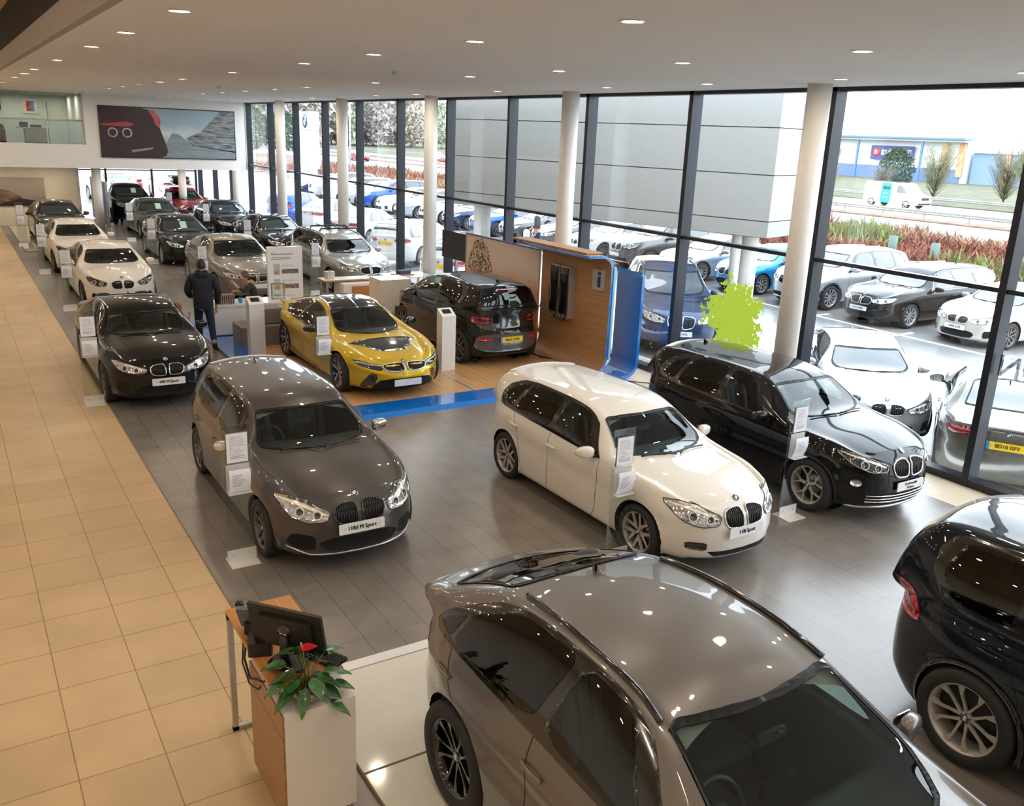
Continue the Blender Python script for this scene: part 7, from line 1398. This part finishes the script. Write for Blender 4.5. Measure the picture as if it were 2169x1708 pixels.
row=[('coupe','be',{'f':('AP05 CHF','w')},'silver-beige coupe plated AP05 CHF in the outdoor row',11.07),('est','bk',{'f':('LS15 DWU','w')},'black estate plated LS15 DWU in the outdoor row',13.70),('suv','si',None,'silver off-road car outside behind the near column',16.32),('hatch','cy',None,'cyan blue hatchback behind the outdoor support columns',18.9),('sed','sb',None,'silver blue saloon outside under the corner of the white cladding',21.5),
 ('suv','gy',{'f':('','w')},'dark graphite off-road car with a white plate in the outdoor row',24.15),('coupe','wh',None,'white sports car beside the graphite off-road car outdoors',26.8),('coupe','gy',None,'dark grey coupe outdoors right of the walking man',29.4),('sed','gy',None,'grey saloon outdoors behind the walking man',32.0),('coupe','bl',None,'bright blue coupe outdoors above the orange picture panel',34.65),('sed','nv',None,'navy saloon outdoors left of the bright blue coupe',37.3)]
for kind,c,pl_,l,yk in row: outcar(kind,c,22.5,yk+.88,H,l,pl_)
for i,(kind,c) in enumerate([('sed','wh'),('est','sb'),('sed','wh'),('suv','bl'),('sed','si'),('est','wh'),('suv','sb'),('sed','nv')]): outcar(kind,c,22.6,40.9+2.7*i,H,('white saloon','silver blue estate','second white saloon','blue off-road car','silver saloon','white estate','pale blue off-road car','navy saloon')[i]+' in the outdoor row, %s from the bright blue coupe'%('second','third','fourth','fifth','sixth','seventh','eighth','ninth')[i],lod=0)
for i,(kind,c,y) in enumerate([('est','nv',20.5),('sed','wh',26.5),('est','sb',33),('sed','sb',40),('suv','wh',44),('sed','bl',49)]): pass
# diagonal bays along the glazing
outcar('sed','dt',14.2,7.43,32,'dark titan saloon plated BD10 GFV seen from behind at the right edge',{'r':('BD10 GFV','y')},lod=2)
outcar('sed','si',14.07,10.09,-130,'silver saloon facing the glazing behind the black crossover',None,lod=1)
outcar('x5','nv',15.0,16.45,-124,'navy SUV plated AP67 EVG facing in through the glazing',{'f':('AP67 EVG','w')},lod=2)
outcar('est','wh',14.4,25.2,35,'white estate with a dark rear window, right of two by the glazing',{'r':('','y')})
outcar('est','wh',15.1,30.6,35,'white estate seen from behind, left of two by the glazing',{'r':('','y')})
outcar('sed','wh',15.4,36.0,35,'white saloon seen from behind between the far columns',{'r':('','y')})
outcar('sed','wh',15.6,40.6,35,'white saloon seen from behind through the farthest tall window',None,lod=0)
outcar('hatch','bl',15.6,45.2,35,'blue hatchback outside beyond the farthest tall window',None,lod=0)
outcar('suv','wh',8.2,55.5,-80,'white off-road car facing the far glazed end',None,lod=0); outcar('sed','rd',9.4,60.5,95,'red saloon beyond the far glazed end',None,lod=0); outcar('suv','wh',5.2,54.5,85,'white off-road car at the gap beside the far wall',None,lod=0); outcar('est','wh',11.8,58,90,'white estate outside behind the red roof box car',None,lod=0)
outcar('est','rd',52,125,-95,'red car on the road behind the brand totem',None,lod=0); outcar('suv','rd',62,120,-95,'red van-like car driving on the road beside the tall windows',None,lod=0)
# pedestrian among the parked cars
pd=empty('person',(19.4,29.0,0),R(60),'person in a dark jacket with a white bag walking between parked cars','person')
J=[(0,0,.95,.13,.10),(0,.01,1.10,.14,.10),(0,.02,1.30,.16,.11),(0,.03,1.44,.12,.09),(0,.05,1.54,.055),(-.17,.03,1.42,.065),(-.24,.05,1.15,.052),(-.20,.20,1.0,.04),(.17,.03,1.42,.065),(.24,.0,1.15,.052),(.24,.08,.92,.04),(-.10,0,.88,.095),(-.11,.12,.50,.065),(-.10,.20,.08,.045),(-.10,.30,.04,.035),(.10,0,.88,.095),(.12,-.06,.48,.062),(.12,-.22,.1,.042),(.12,-.12,.04,.033)]
E=[(0,1),(1,2),(2,3),(3,4),(3,5),(5,6),(6,7),(3,8),(8,9),(9,10),(0,11),(11,12),(12,13),(13,14),(0,15),(15,16),(16,17),(17,18)]
J2=list(J);E2=list(E); hand(J2,E2,7,(0,1,-.3)); hand(J2,E2,10,(0,.2,-1)); skinned('body',J2,E2,SKIN,pd,1); face(pd,V((0,.08,1.66)),.098).build('head',pd); hair(pd,V((0,.075,1.665)),.10,HAIRL)
skinned('jacket',[(0,0,.85,.19,.14),(0,0,1.10,.19,.14),(0,.01,1.32,.21,.14),(0,.02,1.46,.15,.11),(-.18,.03,1.42,.09),(-.26,.05,1.15,.075),(-.21,.18,1.0,.055),(.18,.03,1.42,.09),(.26,.0,1.15,.075),(.26,.07,.94,.055)],[(0,1),(1,2),(2,3),(3,4),(4,5),(5,6),(3,7),(7,8),(8,9)],mat('grey_jacket',(.07,.07,.08),.9),pd,1)
skinned('trousers',[(0,0,.90,.14,.11),(-.10,.0,.80,.10),(-.11,.12,.50,.078),(-.10,.19,.10,.06),(.10,0,.80,.10),(.12,-.06,.48,.074),(.12,-.21,.12,.058)],[(0,1),(1,2),(2,3),(0,4),(4,5),(5,6)],JEAN,pd,1)
mb=MB(); pad(mb,(0,0,0),(.16,.34,.42),PAPER,.6); o=mb.build('carrier_bag'); o.location=(19.08,29.25,.72); tag(o,'white carrier bag in the hand of the walking man outside','bag')
# ---- marks on the glazing
def translu(name,col):
    m=bpy.data.materials.new(name); N,L,b=nodes(m); N.remove(b); o=N['Material Output']; d=N.new('ShaderNodeBsdfDiffuse'); t=N.new('ShaderNodeBsdfTranslucent'); x=N.new('ShaderNodeMixShader'); x.inputs[0].default_value=.6
    n=N.new('ShaderNodeTexNoise'); n.inputs['Scale'].default_value=5; c=N.new('ShaderNodeValToRGB'); c.color_ramp.elements[0].color=(*[v*.94 for v in col],1); c.color_ramp.elements[1].color=(*col,1); L.new(n.outputs['Fac'],c.inputs[0])
    for k in(d,t): L.new(c.outputs[0],k.inputs[0])
    L.new(d.outputs[0],x.inputs[1]); L.new(t.outputs[0],x.inputs[2]); L.new(x.outputs[0],o.inputs[0]); return m
rnd=random.Random(4); from mathutils import noise
mb=MB(); SPL=translu('lime_vinyl',(.34,.43,.04))
cy,cz=10.95,1.42; st_=.022
for i in range(-60,61):
    for j in range(-50,46):
        y,z_=cy+i*st_,cz+j*st_; dx,dz=(y-cy)/.95,(z_-cz)/.72; a=math.atan2(dz,dx); r_=math.hypot(dx,dz); lim=.74+.34*noise.noise(V((math.cos(a)*2.2,math.sin(a)*2.2,3.1)))+.30*noise.noise(V((y*9,z_*9,1.7)))+.16*noise.noise(V((y*26,z_*26,.7)))
        if dz>.25: lim+=.16*math.exp(-((dx-(.0))/.5)**2)
        if r_<lim and (r_<.45 or noise.noise(V((y*14,z_*14,5)))>-.42): mb.add([(11.612,y,z_),(11.612,y+st_*1.04,z_),(11.612,y+st_*1.04,z_+st_*1.04),(11.612,y,z_+st_*1.04)],[(0,1,2,3)],SPL)
o=mb.build('window_graphic',None,False); tag(o,'lime green paint splash graphic stuck on the glazing','window graphic')
FR=glassmat('frosted_vinyl',(.52,.53,.54),.3); mb=MB(); text(mb,'ON.',.42,Matrix.Translation((11.63,5.95,1.72))@Matrix.Rotation(R(90),4,'Z'),FR,.001,bold=.006); o=mb.build('window_lettering'); tag(o,'grey letters ON. on the right window, reading backwards from inside','lettering')
mb=MB()
for y in [9.6+.17*k for k in range(24)]: mb.lathe([(0,0),(.022,0)],FR,10,M=Matrix.Translation((11.613,y,.82)),axis='x')
o=mb.build('manifestation_dots'); tag(o,'row of small white dots across the windows behind the black crossover','dots',kind='stuff')
